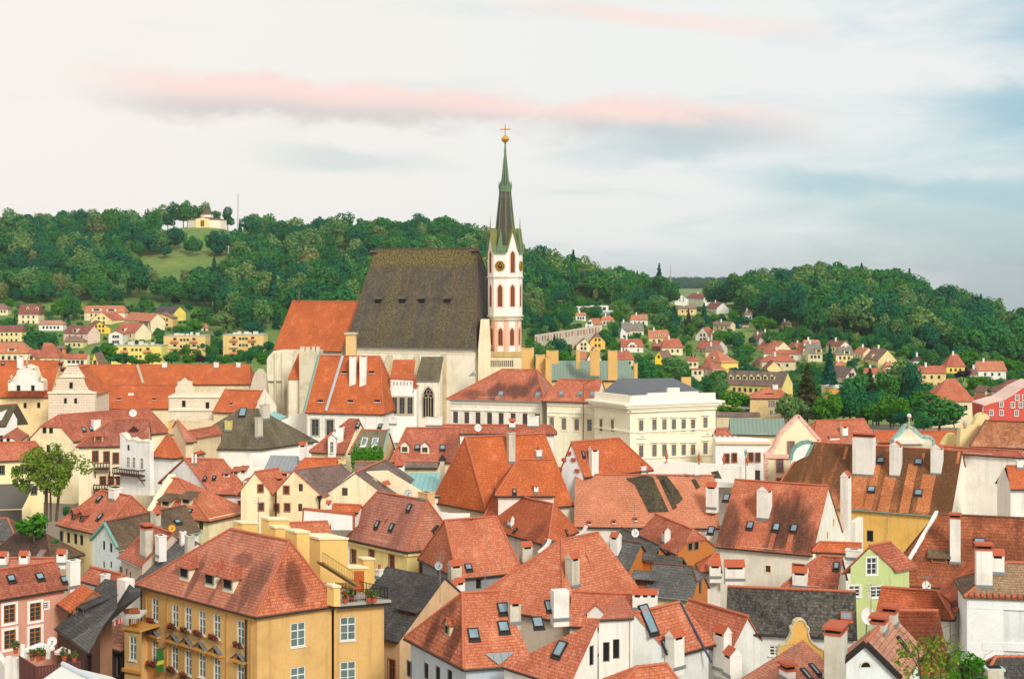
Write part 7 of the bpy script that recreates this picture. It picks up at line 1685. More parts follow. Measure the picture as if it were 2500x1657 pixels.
b = BE('dark_timber_shed','dark open shed with pale roof edge beside the ochre villa',R3,((1130,1165),(1345,1165)),((1180,1130),(1300,1130)),1210,'bggrey',(50,44,42),24,(0,()),D=388,cat='shed')
R3h = [
 ('pink_walled_house','pale pink house with steep red brown roof behind garden trees',((475,446),(682,452)),((440,290),(602,290)),640,'bgred','pink',46,.02),
 ('cream_annexe','low cream annexe with red mansard beside the pale pink house',((248,352),(472,352)),((268,286),(432,286)),480,'bgred','cream',38,0),
 ('cream_block_house','plain cream block below the pale pink house',((325,492),(548,494)),((345,478),(530,478)),690,'bgred','cream',14,0)]
for nm,lb,e,r,by,rf,wl_,pt,tn in R3h: BE(nm,lb,R3,e,r,by,rf,wl_,pt,(2,(-1.5,)),turn=tn)
b = BE('bright_orange_house','yellow house with tall bright orange roof and white dormer',R2,((545,1250),(838,1252)),((538,1062),(772,1066)),1420,'bgorange',(246,214,120),46,(2,(-1.7,-4.5)),turn=.012); b.dorm('F',[R2(690,1225)],3.4,1.5,'shed','bgorange',(240,236,226),.1,True,'bg')
data = [
 ('slate_purple_house','house with muted purple roof behind the bright orange one',R2,((560,1100),(896,1102)),((602,986),(832,980)),1180,'bgbrown','tan',44,.0),
 ('grey_gabled_brown_house','brown red roofed house with a grey gable end',R2,((400,1030),(742,992)),((402,896),(702,900)),1120,'bgred','grey',44,.01),
 ('coral_farmhouse','coral roofed house with white gable and dark chimney',R2,((1440,1036),(1748,1050)),((1362,872),(1652,876)),1120,'bgorange','cream',44,.02),
 ('red_gabled_cottage','red roofed cottage with a small white dormer and pale gable',R2,((1940,1042),(2205,1052)),((1872,930),(2132,932)),1090,'bgred','white',44,.02),
 ('long_white_house','long white house with low red roof',R2,((1560,1127),(2202,1117)),((1525,1068),(2190,1062)),1240,'bgred','white',34,.006),
 ('tan_apartment_house','broad tan house with red brown hipped roof',R2,((1518,1266),(2122,1262)),((1655,1160),(1982,1150)),1420,'bgred','tan',42,.0),
 ('yellow_gabled_red_house','dark red roofed house with a yellow gable before the broad tan house',R2,((1360,1300),(1600,1290)),((1450,1192),(1640,1190)),1380,'maroon','ylw',44,.03),
 ('tan_terrace','tan terrace house with brown roof and row of small windows',R2,((690,642),(992,642)),((658,582),(1002,590)),740,'bgbrown','tan',36,.006),
 ('grey_mansard_house','grey roofed house on the slope with a maroon side roof',R2,((1440,832),(1592,832)),((1330,702),(1520,702)),930,'bgbrown','white',46,.03),
 ('maroon_roofed_house','maroon roofed wing before the grey mansard',R2,((1330,860),(1470,862)),((1292,772),(1422,772)),950,'maroon','grey',44,.02),
 ('small_hill_house','small brown roofed white house high in the bushes',R2,((1238,474),(1372,482)),((1250,400),(1352,402)),560,'bgbrown','white',40,.0),
 ('maroon_hill_hut','little maroon hut under the small brown roofed house',R2,((1195,650),(1315,652)),((1210,602),(1300,604)),690,'maroon','white',40,.0),
 ('ruined_hill_hut','faded red hut half buried in the wood',R2,((1870,640),(2050,655)),((1890,575),(2000,585)),690,'bgbrown','tan',36,.0),
 ('villa_among_firs','tan villa with brown hipped roof among dark firs',R2,((95,372),(432,392)),((132,312),(382,322)),480,'bgbrown','och',38,.0),
 ('white_hill_villa','big white villa with red roof on top of the slope',R2,((228,190),(534,202)),((185,122),(640,96)),300,'maroon','white',34,.02),
 ('red_white_hill_house','dark red roofed house with white gable under the big white villa',R2,((565,352),(752,350)),((620,250),(772,255)),420,'maroon','white',42,.02),
 ('orange_cornered_house','ochre house with rusty red roof and eaves dormers',R1,((1418,862),(1782,834)),((1402,732),(1742,732)),930,'bgorange','och',42,.0),
 ('red_roof_gable_house','white house with brick red roof split by a rounded gable',R1,((948,1020),(1342,1014)),((918,882),(1292,882)),1100,'bgred','white',42,.0),
 ('broad_hipped_red_house','cream house with broad rusty hipped roof',R1,((1635,1032),(2012,1005)),((1690,872),(1932,880)),1150,'bgred','cream',42,.0),
 ('rust_carport','low rust red roof over a dark carport',R1,((1480,1005),(1720,1000)),((1500,942),(1690,940)),1080,'bgred',(120,70,50),30,.0),
 ('white_chalet','white house with red hipped roof and two white dormers on the slope',R1,((1095,562),(1405,566)),((1128,472),(1428,472)),640,'bgorange','white',40,.0),
 ('beige_barn','long beige corrugated roof over a cream barn',R1,((1100,742),(1348,746)),((1090,612),(1312,612)),800,'bggrey','cream',40,.0),
 ('beige_side_barn','beige roof wing left of the long barn',R1,((960,760),(1105,745)),((915,590),(1090,600)),830,'bggrey','white',44,.0),
 ('red_hip_cottage','pinkish white cottage with small red hipped roof',R1,((598,562),(842,582)),((652,482),(762,490)),650,'bgorange','pink',40,.0),
 ('tiny_white_cottage','tiny white cottage with orange roof below the modern house',R1,((165,482),(362,482)),((200,432),(342,440)),560,'bgorange','white',36,.0),
 ('brown_roofed_row','brown red roofs just above the green copper roof',R1,((870,1230),(1180,1240)),((905,1080),(1085,1080)),1330,'bgred','tan',44,.0),
 ('red_corner_shed','small red roof left of the ochre brick chimneys',R1,((175,1225),(365,1210)),((190,1092),(352,1092)),1300,'bgorange','tan',44,.0),
 ('north_red_house','red roofed house behind the big grey roof',R4,((150,248),(442,252)),((162,202),(402,202)),420,'bgorange','white',36,.0),
 ('big_grey_roof_house','house with large pale grey roof and tall dark fir before it',R4,((228,432),(482,432)),((192,250),(432,252)),560,'bggrey','tan',46,.0),
 ('long_maroon_house','long maroon roof with cream gable end at the wood edge',R4,((520,292),(770,300)),((452,206),(812,206)),430,'maroon','cream',40,.01),
 ('olive_roof_house','yellow house with olive grey roof and flat dormer',R4,((690,452),(1002,452)),((830,302),(962,306)),570,'bggrey','ylw',46,.0),
 ('red_neighbour_house','red roofed house touching the olive grey roof',R4,((995,410),(1155,412)),((952,306),(1162,310)),520,'bgorange','cream',42,.01),
 ('brown_yellow_gable_house','brown roofed house with yellow gable and cream dormer',R4,((1175,510),(1405,512)),((1270,332),(1502,330)),620,'bgbrown','ylw',48,.02),
 ('red_cone_pavilion','small yellow pavilion with pointed red roof',R4,((1520,542),(1672,542)),((1565,452),(1602,452)),600,'bgred',(244,190,60),46,.0),
 ('orange_side_house','orange roof sloping below the pointed pavilion',R4,((1535,660),(1660,652)),((1560,560),(1650,560)),720,'bgorange','white',44,.0),
 ('red_terrace_house','long red roof behind the dark spruce',R4,((1200,768),(1570,778)),((1150,672),(1542,682)),860,'bgred','tan',42,.0),
 ('orange_hut','little orange roofed hut in the green hedge',R4,((695,640),(855,632)),((712,560),(820,562)),680,'bgorange','cream',40,.0),
 ('dark_cone_house','white house with dark pointed roof below the wood',R5,((228,392),(402,392)),((298,286),(322,286)),480,'bgdark','white',46,.0),
 ('long_yellow_terrace','long yellow terrace with red roof behind the tall trees',R5,((298,632),(872,622)),((322,482),(882,492)),830,'bgred','och',42,.0),
 ('steep_yellow_villa','yellow villa with very steep rusty roof',R5,((855,502),(1242,498)),((962,262),(1082,266)),620,'bgred',(244,208,110),54,.0),
 ('white_gabled_farm','white farmhouse with orange roof and central white gable',R5,((1478,584),(2034,584)),((1412,402),(1952,400)),740,'bgorange','white',44,.0),
 ('dark_red_lean_to','dark red side roof beside the white farmhouse',R5,((1290,660),(1475,662)),((1370,525),(1450,530)),700,'maroon','white',44,.0)]
for nm,lb,cr,e,r,by,rf,wl_,pt,tn in data:
    b = BE(nm,lb,cr,e,r,by,rf,wl_,pt,(3,(-1.6,-4.4)),turn=tn,fg=(1,1) if tn > .004 else (0,0))
    if nm in ('white_chalet','orange_cornered_house'): b.dorm('F',[cr(*p) for p in (((1290,545),(1385,545)) if nm == 'white_chalet' else ((1530,845),(1600,840),(1670,835)))],1.8,1.3,'gable',rf,(240,236,226),st='bg')
    if nm in ('olive_roof_house','brown_yellow_gable_house','big_grey_roof_house'): b.dorm('F',[R4(*{'olive_roof_house': (890,450),'brown_yellow_gable_house': (1300,510),'big_grey_roof_house': (410,425)}[nm])],4.2,2.6,'shed',rf,(240,220,150),.15,True,'bg')
    if nm == 'red_gabled_cottage': b.dorm('F',[R2(2095,1045)],4.0,2.0,'gable',rf,(244,236,210),st='bg')
    pl = b.planes['F']; c = pl.pts[-1] * .7 + pl.pts[2] * .3; b.chim('F',pix(c - UP * .8),.9,.8,pix(c + UP * 1.1)[1],cap='plain')
BG('white_lunette_gable','white rounded gable in the middle of the brick red roof',R1,((1038,1022),(1242,1014),(1132,898)),1095,'bgred','white',None,8,hh=(0,.3),wins=(2,(.3,)))
BG('orange_half_hipped_house','apricot coloured half-hipped gable with four windows',R1,((408,945),(692,905),(560,788)),1070,'bgbrown',(246,196,104),None,12,hh=(0,.4),wins=(2,(-1.4,1.2)))
BG('cream_gable_neighbour','cream gable with brown roof leaning on the apricot house',R1,((178,1002),(442,992),(338,875)),1075,'bgbrown','cream',None,10,wins=(2,(-1.2,.6)))
BG('white_gable_barn','narrow white gable at the foot of the beige roofs',R1,((925,800),(1075,800),(957,688)),870,'bggrey','white',None,8,wins=(1,(-1.2,)))
BG('red_slope_gable','grey white gable with red roof near the row of garages',R1,((325,645),(490,640),(432,538)),720,'bgorange','white',(560,545),11)
BG('tile_gable_by_chimneys','red roofed gable rising behind the ochre brick chimneys',R1,((360,1250),(625,1250),(500,1032)),1330,'bgred','white',None,9,wins=(0,()))
b = BG('yellow_pointed_house','lemon yellow pointed gable with brown roof',R1,((1508,1225),(1662,1235),(1590,1092)),1320,'bgbrown',(248,204,50),(1810,1085),12,wins=(1,(.9,)))
BG('grey_twin_gable','tall grey gable with red roof and a second gable beside it',R2,((390,850),(655,842),(512,690)),900,'bgred','grey',(690,690),10)
BG('grey_second_gable','smaller grey gable with orange roof edge next to the tall grey gable',R2,((652,842),(792,832),(712,722)),960,'bgorange','grey',None,9)
BG('tan_hilltop_gable','tan gabled house with yellow dormer high on the slope',R2,((1372,292),(1628,290),(1496,162)),385,'bgbrown','tan',None,10,wins=(1,(1.0,)))
BG('white_villa_gable','white gable wing of the big hill villa with a broad window',R2,((44,215),(292,222),(160,138)),280,'maroon','white',None,10)
BG('white_dark_gable_cottage','white cottage gable with orange verge beside the dark red roof',R2,((702,352),(872,335),(790,258)),415,'bgred','white',None,9)
BG('tan_gabled_house','tan gabled house with plum coloured roof among the trees',R4,((858,835),(1085,830),(1002,675)),945,'purple','pink',(800,690),12)
BG('pale_yellow_barn_gable','pale yellow gable below the maroon roof',R5,((1588,1012),(1815,1045),(1692,895)),1100,'bgbrown',(236,218,160),None,9,D=398)
BG('farm_centre_gable','white central gable of the farmhouse',R5,((1648,562),(1872,562),(1770,408)),700,'bgorange','white',None,8)
b = BE('coral_barn','large coral hipped barn roof over a cream wall',R5,((585,1165),(1425,1165)),((880,735),(1045,735)),1300,'coral2','cream',46,(5,(-1.8,)),D=372)
BE('barn_wing','small red wing with dark boarded gable beside the coral barn',R5,((1300,1135),(1505,1132)),((1300,986),(1592,985)),1270,'red','cream',42,(2,(-1.6,)),D=378,fg=(1,1),turn=.02)
b = BE('maroon_edge_house','white house with large maroon roof and white dormers at the edge',R5,((1825,988),(2500,988)),((2085,790),(2560,715)),1120,'maroon','white',46,(4,(-1.8,)),D=392); b.dorm('F',[R5(2160,940),R5(2290,920)],2.2,1.8,'gable','maroon',WHITE,st='bg')
# red painted house
b = Bld('raspberry_house','raspberry red house with sloping parapet and white framed windows'); RW = plaster((214,92,80),.3)
wl = outline_wall(b,[R5(*p) for p in [(1610,1640),(1592,1250),(1700,1208),(1980,1132),(2060,1085),(2150,1030),(2300,920),(2560,800),(2560,1640)]],335,9,RW,coping=plaster((230,200,186),.2),cw=.12)
proud_win(b,wl,[R5(*p) for p in [(1725,1388),(1915,1388),(1915,1225),(2135,1240),(2287,1240),(2217,1100),(2355,1100),(2205,1400)]],.85,1.25,'wt')
# modern flat white house, row of garages, flat garden pavilion
def boxes(name,label,cat,lst,mats,D,cr):
    b = Bld(name,label,cat); first = None
    for (x0,x1,yt,yb,off,dep,mi,pn) in lst:
        A,B_ = P(cr(x0,yb),D + off),P(cr(x1,yb),D + off)
        if b.root is None: b.mk(Vector((A.x,A.y,ground(A.x,A.y))))
        mb = MB(); mb.prism([(A.x,A.y),(B_.x,A.y),(B_.x,A.y + dep),(A.x,A.y + dep)],A.z if pn != 'wall' else min(A.z,ground(A.x,A.y) - .5),P(cr(x0,yt),D + off).z); b._part(pn,mb,[mats[mi]])
    return b
Dm = depth_of(R1(600,0)[0],R1(0,520)[1]); GLB = glassmat('dark_picture_window',(56,64,70))
boxes('modern_white_house','modern flat roofed white house with glass front and terrace','house',[(430,735,322,520,4,9,0,'wall'),(135,432,335,480,5,8,0,'wall'),(480,812,405,540,0,10,0,'wall'),(500,620,345,400,3.9,.3,1,'window'),(635,690,345,400,3.9,.3,1,'window'),(360,415,350,410,3.9,.3,1,'window'),(620,790,425,480,-.1,.3,2,'railing'),(495,515,440,500,-.1,.3,1,'door')],[plaster((226,222,208),.3),GLB,plain('terrace_glass',(150,164,164),.3)],Dm,R1)
b = Bld('garage_row','long row of white garages with brown doors climbing the slope','garages')
for i in range(22):
    t = i / 21; px = 1306 + 152 * t; py0 = 835 - 24 * t; D = 615 + 45 * t; A,B_ = P((px,py0),D),P((px + 7.6,py0 - 1.1),D + 2); h = 2.9; gz = min(A.z - .2,ground(A.x,A.y) - .3)
    if b.root is None: b.mk(Vector((A.x,A.y,gz)))
    mb = MB(); mb.prism([(A.x,A.y),(B_.x,B_.y),(B_.x,B_.y + 6),(A.x,A.y + 6)],gz,A.z + h); o = b._part('garage',mb,[plaster((206,194,174),.6)]); m_ = (A + B_) / 2; mb = MB(); e = (B_ - A).normalized(); e.z = 0; mb.box(Vector((m_.x,m_.y - .05,A.z + 1.2)),e * .5,Vector((0,.06,0)),UP * 1.15); mesh_obj('garage_door',mb.v,mb.f,plain('garage_door_%d' % (i % 4),((150,104,84),(220,150,130),(120,112,104),(176,120,84))[i % 4],.7),o)
boxes('flat_garden_pavilion','flat white roofed orange pavilion among the trees','pavilion',[(590,920,1025,1130,0,6,0,'wall'),(580,925,995,1025,-.4,7,1,'roof_slab'),(520,720,950,1010,8,6,2,'wall')],[plaster((230,166,90),.3),plain('white_fascia',(232,234,230),.6),plaster((226,206,176),.3)],470,R4)
boxes('white_flat_shed','low white flat shed with dark windows under the trees','shed',[(885,1060,455,520,0,5,0,'wall'),(960,1030,470,505,-.1,.3,1,'window')],[plaster((226,226,220),.3),GLB],depth_of(R3(970,0)[0],R3(0,520)[1]) - 3,R3)
# hill chapel
def chapel():
    c = P(T1(1760,370),1050); gz = ground(c.x,c.y); c.z = P(T1(1760,368),1050).z; b = Bld('hill_chapel','small white round chapel with brown tent roof on the hilltop','chapel'); b.mk(Vector((c.x,c.y,c.z))); k = 1050 / 3.485 / F
    WT = plaster((246,232,210),.2); RF = TILE['bgbrown']
    mb = MB(); mb.lathe(c,[(168 * k,-6),(168 * k,62 * k)],10); b._part('ring_wall',mb,[WT]); mb = MB(); mb.lathe(c + UP * 62 * k,[(174 * k,0),(60 * k,24 * k)],10); b._part('ring_roof',mb,[RF])
    mb = MB(); mb.lathe(c + UP * 70 * k,[(54 * k,0),(54 * k,40 * k)],10); b._part('drum',mb,[WT]); mb = MB(); mb.lathe(c + UP * 110 * k,[(60 * k,0),(24 * k,24 * k),(8 * k,50 * k),(.1,62 * k)],10); b._part('tent_roof',mb,[RF])
    mb = MB(); q = c + Vector((0,-168 * k - .3,0)); mb.quad(q + Vector((-5,0,-3)),q + Vector((5,0,-3)),q + Vector((5,0,66 * k)),q + Vector((-5,0,66 * k))); mb.poly([q + Vector((-5,0,66 * k)),q + Vector((5,0,66 * k)),q + Vector((0,0,78 * k))]); b._part('porch',mb,[plaster((244,222,160),.2)]); mb = MB(); mb.box(q + Vector((0,-.2,30 * k)),Vector((1.3,0,0)),Vector((0,.1,0)),UP * 2.2); b._part('door',mb,[plain('chapel_door',(150,90,50),.7)])
chapel()
# ================================================================== vegetation
def leafmat(name,a,b_,c,tr=.25):
    m = bpy.data.materials.new(name); m.use_nodes = True; t = NT(m.node_tree); out = t.add('ShaderNodeOutputMaterial')
    oi = t.add('ShaderNodeObjectInfo'); geo = t.add('ShaderNodeNewGeometry'); tc = t.add('ShaderNodeTexCoord')
    n1 = t.noise(tc.outputs['Object'],7.0,3,.6); rp = geo.outputs['Random Per Island']
    col = t.mix(t.ramp(t.math('ADD',t.math('MULTIPLY',n1,.7),t.math('MULTIPLY',rp,.3)),.3,.75),lin(a),lin(b_))
    col = t.mix(t.math('MULTIPLY',oi.outputs['Random'],.75),col,lin(c))
    d = t.add('ShaderNodeBsdfDiffuse'); tl = t.add('ShaderNodeBsdfTranslucent'); mx = t.add('ShaderNodeMixShader'); mx.inputs[0].default_value = tr
    t.link(col,d.inputs[0]); t.link(col,tl.inputs[0]); t.link(d.outputs[0],mx.inputs[1]); t.link(tl.outputs[0],mx.inputs[2]); t.link(mx.outputs[0],out.inputs[0]); return m
LEAF = dict(
 deep=leafmat('leaf_deep',(32,102,62),(62,126,64),(28,102,80)),
 mid=leafmat('leaf_mid',(52,116,50),(88,142,58),(46,122,70)),
 pale=leafmat('leaf_pale',(94,136,70),(134,156,90),(78,134,76)),
 dry=leafmat('leaf_dry',(118,130,76),(146,146,92),(104,128,74)),
 fir=leafmat('needle_fir',(24,82,58),(44,102,64),(26,92,76),.1),
 brownfir=leafmat('needle_brown',(44,54,32),(84,76,40),(52,64,38),.1),
 bright=leafmat('leaf_bright',(58,120,30),(96,150,42),(70,130,40)),
 airy=leafmat('leaf_airy',(96,128,40),(144,164,64),(110,140,52),.35),
 purple=leafmat('leaf_purple',(44,30,48),(66,44,58),(50,36,56),.1))
BARK = plain('bark',(104,84,66),.9,var=.3)
def quads_mesh(name,C,N,S,rs,mat,aspect=1.0):
    """one leaf face per centre, facing roughly along N"""
    n = len(C); R = rs.normal(size=(n,3)); N = N + R * .55; N /= np.linalg.norm(N,axis=1)[:,None]
    A = np.cross(N,rs.normal(size=(n,3))); A /= np.linalg.norm(A,axis=1)[:,None]; B = np.cross(N,A) * aspect; S = np.asarray(S)[:,None] if np.ndim(S) else S
    V = np.stack([C - A * S - B * S,C + A * S - B * S * .6,C + A * S * .8 + B * S,C - A * S * .7 + B * S * .9],1).reshape(-1,3)
    me = bpy.data.meshes.new(name); me.vertices.add(4 * n); me.vertices.foreach_set('co',V.astype(np.float32).ravel())
    me.loops.add(4 * n); me.loops.foreach_set('vertex_index',np.arange(4 * n,dtype=np.int32)); me.polygons.add(n); me.polygons.foreach_set('loop_start',np.arange(0,4 * n,4,dtype=np.int32)); me.polygons.foreach_set('loop_total',np.full(n,4,np.int32))
    me.materials.append(mat); me.update(calc_edges=True); me.validate(); return me
def broad_crown(name,seed,mat,n=1500,leaf=.028,rx=.33,rz=.38,cz=.58,nl=13,lr=(.11,.19),core=.6):
    rs = np.random.default_rng(seed); L = []
    for i in range(nl):
        d = rs.normal(size=3); d /= np.linalg.norm(d); q = rs.uniform(.35,.85); L.append(np.array([d[0] * rx * q,d[1] * rx * q,cz + d[2] * rz * q * .9,rs.uniform(*lr) * (1.15 if d[2] > .2 else 1.0)]))
    L.append(np.array([0,0,cz,rx * core])); L = np.array(L); C,N = [],[]
    while len(C) < n:
        l = L[rs.integers(len(L))]; d = rs.normal(size=3); d /= np.linalg.norm(d); p = l[:3] + d * l[3] * rs.uniform(.72,1.08)
        dd = np.linalg.norm(L[:,:3] - p,axis=1) / L[:,3]
        if (dd < .62).any() and rs.random() < .9: continue
        C.append(p); N.append(d + np.array([0,0,.35]))
    C = np.array(C); return quads_mesh(name,C,np.array(N),leaf * rs.uniform(.6,1.35,n),rs,mat)
def conifer_crown(name,seed,mat,n=1500,wid=.19,leaf=.03):
    rs = np.random.default_rng(seed); z = 1 - rs.random(n) ** .62 * .93; lay = np.sin(z * 60 + rs.normal(size=n) * .5) * .5 + .5; r = (1.02 - z) * wid * (.55 + .55 * lay) * rs.uniform(.55,1.05,n); a = rs.uniform(0,2 * np.pi,n) ; r *= 1 + .2 * np.sin(a * 3 + seed)
    C = np.stack([np.cos(a) * r,np.sin(a) * r,z - r * .25],1); N = np.stack([np.cos(a) * .8,np.sin(a) * .8,np.full(n,.6)],1); return quads_mesh(name,C,N,leaf * (.5 + .8 * (1 - z)),rs,mat,1.5)
def trunk_mesh(seed,h=.55,r=.018,limbs=5):
    rs = np.random.default_rng(seed); mb = MB(); top = Vector((rs.normal() * .02,rs.normal() * .02,h)); mid = Vector((rs.normal() * .015,rs.normal() * .015,h * .5)); mb.tube(Vector((0,0,-.06)),mid,r * 1.3,6,0,r); mb.tube(mid,top,r,6,0,r * .55)
    for i in range(limbs):
        a = rs.uniform(0,6.28); z0 = h * rs.uniform(.45,.95); o = mid + (top - mid) * max(0,(z0 / h - .5) * 2); e = o + Vector((math.cos(a) * .2,math.sin(a) * .2,rs.uniform(.12,.26))); mb.tube(o,e,r * .5,5,0,r * .15)
    me = bpy.data.meshes.new('trunk'); me.from_pydata([tuple(v) for v in mb.v],[],mb.f); me.materials.append(BARK); me.update(); return me
TK = [trunk_mesh(i) for i in range(4)]; TKC = [trunk_mesh(9,.8,.012,0)]
KIND = {}
def addkind(k,meshes,tr): KIND[k] = (meshes,tr)
addkind('deep',[broad_crown('crown',10 + i,LEAF['deep'],1700,.026,(.30,.36,.27,.33)[i],(.40,.34,.42,.37)[i],.57,(12,16,11,20)[i]) for i in range(4)],TK)
addkind('mid',[broad_crown('crown',20 + i,LEAF['mid'],1700,.026,(.33,.28,.38,.31)[i],(.38,.42,.34,.39)[i],.57,(13,11,18,22)[i]) for i in range(4)],TK)
addkind('pale',[broad_crown('crown',30 + i,LEAF['pale'],1100,.026,.25,.40,.56,11) for i in range(3)],TK)
addkind('dry',[broad_crown('crown',40 + i,LEAF['dry'],700,.024,.2,.40,.56,9) for i in range(2)],TK)
addkind('bright',[broad_crown('crown',50 + i,LEAF['bright'],1600,.026,.40,.36,.54,14) for i in range(2)],TK)
addkind('fir',[conifer_crown('crown',60 + i,LEAF['fir']) for i in range(2)],TKC)
addkind('brownfir',[conifer_crown('crown',65 + i,LEAF['brownfir'],3200,.25,.024) for i in range(2)],TKC)
addkind('purple',[broad_crown('crown',70,LEAF['purple'],1500,.026,.42,.36,.54)],TK)
addkind('bush',[broad_crown('crown',80 + i,LEAF['mid' if i else 'bright'],900,.045,.48,.40,.42,10) for i in range(3)],TK)
TREES = []
def tree(loc,h,kind,label,name='broadleaf_tree',group=None,wide=1.0,cat='tree',rs=random,var=None):
    cm,tm = KIND[kind]; r = empty(name,loc,label,cat,group); r.rotation_euler = (0,0,rs.uniform(0,6.28)); w = h * wide * rs.uniform(.94,1.06); r.scale = (w,w,h)
    t_ = bpy.data.objects.new('trunk',tm[rs.randrange(len(tm))]); COL.objects.link(t_); t_.parent = r; c = bpy.data.objects.new('crown',cm[rs.randrange(len(cm)) if var is None else var]); COL.objects.link(c); c.parent = r; TREES.append(r); return r
def tree_px(px,top,base,kind,label,D=None,name='broadleaf_tree',wpx=None,group=None,cat='tree'):
    if D: v = P((px,base),D); v.z = min(v.z,max(ground(v.x,v.y),v.z)); 
    else: v = ground_hit((px,base))
    h = (base - top) / F * v.y; wd = 1.0
    nat = {'pale': .62,'dry': .5,'fir': .38,'brownfir': .48}.get(kind,.82)
    if wpx: wd = (wpx / F * v.y) / (h * nat)
    return tree(v,h,kind,label,name,group,wd,cat)

# ---- forests on the hills
YL = lambda px: float(np.interp(px,[-200,0,300,500,560,650,720,1250,1300,1340,1420,1500,1600,1700,1800,1880,1950,2050,2150,2250,2350,2500,2800],[746,748,746,750,790,850,890,850,805,768,746,750,746,744,754,790,812,828,846,872,886,902,905]))
def in_poly(x,y,poly):
    c = False; j = len(poly) - 1
    for i in range(len(poly)):
        xi,yi = poly[i]; xj,yj = poly[j]
        if (yi > y) != (yj > y) and x < (xj - xi) * (y - yi) / (yj - yi) + xi: c = not c
        j = i
    return c
MEADOW = [[(325,630),(400,634),(470,628),(565,632),(560,680),(480,705),(420,722),(345,712)],[(375,545),(440,540),(575,540),(615,575),(560,618),(470,618),(385,600)],[(788,618),(812,616),(862,632),(858,660),(800,645)],[(300,735),(385,735),(385,775),(300,775)],[(1372,718),(1440,728),(1450,762),(1385,765)]]
fr = random.Random(5); cand = []
def scatter(px0,px1,Y0,Y1,sx,sy):
    y = Y0
    while y < Y1:
        st = sx / y * F; px = px0 + fr.random() * st
        while px < px1:
            X = px + fr.uniform(-.4,.4) * st; Yj = y + fr.uniform(-.45,.45) * sy; z = float(ground_rel(X,Yj)); py = HY - z / Yj * F
            if py < YL(X) and not any(in_poly(X,py,m) for m in MEADOW): cand.append((X,Yj,z,py))
            px += st * fr.uniform(.75,1.25)
        y += sy
scatter(-220,1330,700,1085,8.4,11.0); scatter(1225,2760,560,1030,8.0,10.5)
def fkind(X,Y):
    q = fr.random(); n = math.sin(X * .011 + Y * .013) + math.sin(X * .023 - Y * .017 + 2)
    if q < .045: return 'dry'
    if q < .22 + .06 * n: return 'pale'
    if q < .25: return 'fir'
    if q < .62 + .12 * n: return 'deep'
    return 'mid'
LAB = {'deep': ('broadleaf_tree','dark green broadleaf tree in the hillside wood','dark green trees of the hillside woods'),'mid': ('broadleaf_tree','mid green broadleaf tree in the hillside wood','mid green trees of the hillside woods'),'pale': ('broadleaf_tree','slender pale green tree in the hillside wood','pale green trees of the hillside woods'),'dry': ('dry_tree','thin yellowish half-bare tree in the hillside wood','yellowish trees of the hillside woods'),'fir': ('fir_tree','dark pointed fir in the hillside wood','firs of the hillside woods')}
forest = []
for (X,Y,z,py) in cand:
    k = fkind(X,Y); h = fr.choice((10,12,14,16,18,21)) * fr.uniform(.85,1.1) * (1.12 if k in ('pale','fir','dry') else 1.0); w = fr.uniform(.75,1.25); forest.append((h / Y,X,Y,z,k,h,w))
forest.sort(key=lambda q: -q[0])
def world(X,Y,z): return Vector(((X - CX) / F * Y,Y,CZ + z - .3))
vis = [f for f in forest if -20 < f[1] < 2520]; near_set = set(id(f) for f in vis[:260]); cnt = 0
for f in forest:
    if id(f) in near_set:
        nm,lb,gp = LAB[f[4]]; tree(world(*f[1:4]),f[5],f[4],lb,nm,gp,f[6],rs=fr)
rest = [f for f in forest if id(f) not in near_set]
def instanced(name,items,kinds,label):
    """a wood nobody could count: points carrying tree shapes through geometry nodes"""
    lib = bpy.data.collections.new(name + '_shapes'); idx = {}; 
    for k in kinds:
        for i,me in enumerate(KIND[k][0]): o = bpy.data.objects.new('%02d_%s' % (len(idx),name),me); lib.objects.link(o); idx[(k,i)] = len(idx)
    me = bpy.data.meshes.new(name); me.from_pydata([tuple(world(*f[1:4])) for f in items],[],[])
    a = me.attributes.new('idx','INT','POINT'); a.data.foreach_set('value',[idx[(f[4],fr.randrange(len(KIND[f[4]][0])))] for f in items])
    a = me.attributes.new('scl','FLOAT_VECTOR','POINT'); a.data.foreach_set('vector',[c for f in items for c in (f[5] * f[6],f[5] * f[6],f[5])])
    a = me.attributes.new('rot','FLOAT_VECTOR','POINT'); a.data.foreach_set('vector',[c for f in items for c in (0,0,fr.uniform(0,6.28))])
    o = bpy.data.objects.new(name,me); COL.objects.link(o); o['kind'] = 'stuff'; o['label'] = label; o['category'] = 'wood'
    ng = bpy.data.node_groups.new(name,'GeometryNodeTree'); ng.interface.new_socket('Geometry',in_out='INPUT',socket_type='NodeSocketGeometry'); ng.interface.new_socket('Geometry',in_out='OUTPUT',socket_type='NodeSocketGeometry')
    n = ng.nodes; gi = n.new('NodeGroupInput'); go = n.new('NodeGroupOutput'); ci = n.new('GeometryNodeCollectionInfo'); ci.inputs['Collection'].default_value = lib; ci.inputs['Separate Children'].default_value = True; ci.inputs['Reset Children'].default_value = True
    ip = n.new('GeometryNodeInstanceOnPoints'); ip.inputs['Pick Instance'].default_value = True
    def attr(nm,ty):
        q = n.new('GeometryNodeInputNamedAttribute'); q.data_type = ty; q.inputs['Name'].default_value = nm; return q.outputs['Attribute']
    ng.links.new(gi.outputs[0],ip.inputs['Points']); ng.links.new(ci.outputs[0],ip.inputs['Instance']); ng.links.new(attr('idx','INT'),ip.inputs['Instance Index']); ng.links.new(attr('rot','FLOAT_VECTOR'),ip.inputs['Rotation']); ng.links.new(attr('scl','FLOAT_VECTOR'),ip.inputs['Scale']); ng.links.new(ip.outputs[0],go.inputs[0])
    md = o.modifiers.new('trees','NODES'); md.node_group = ng; return o
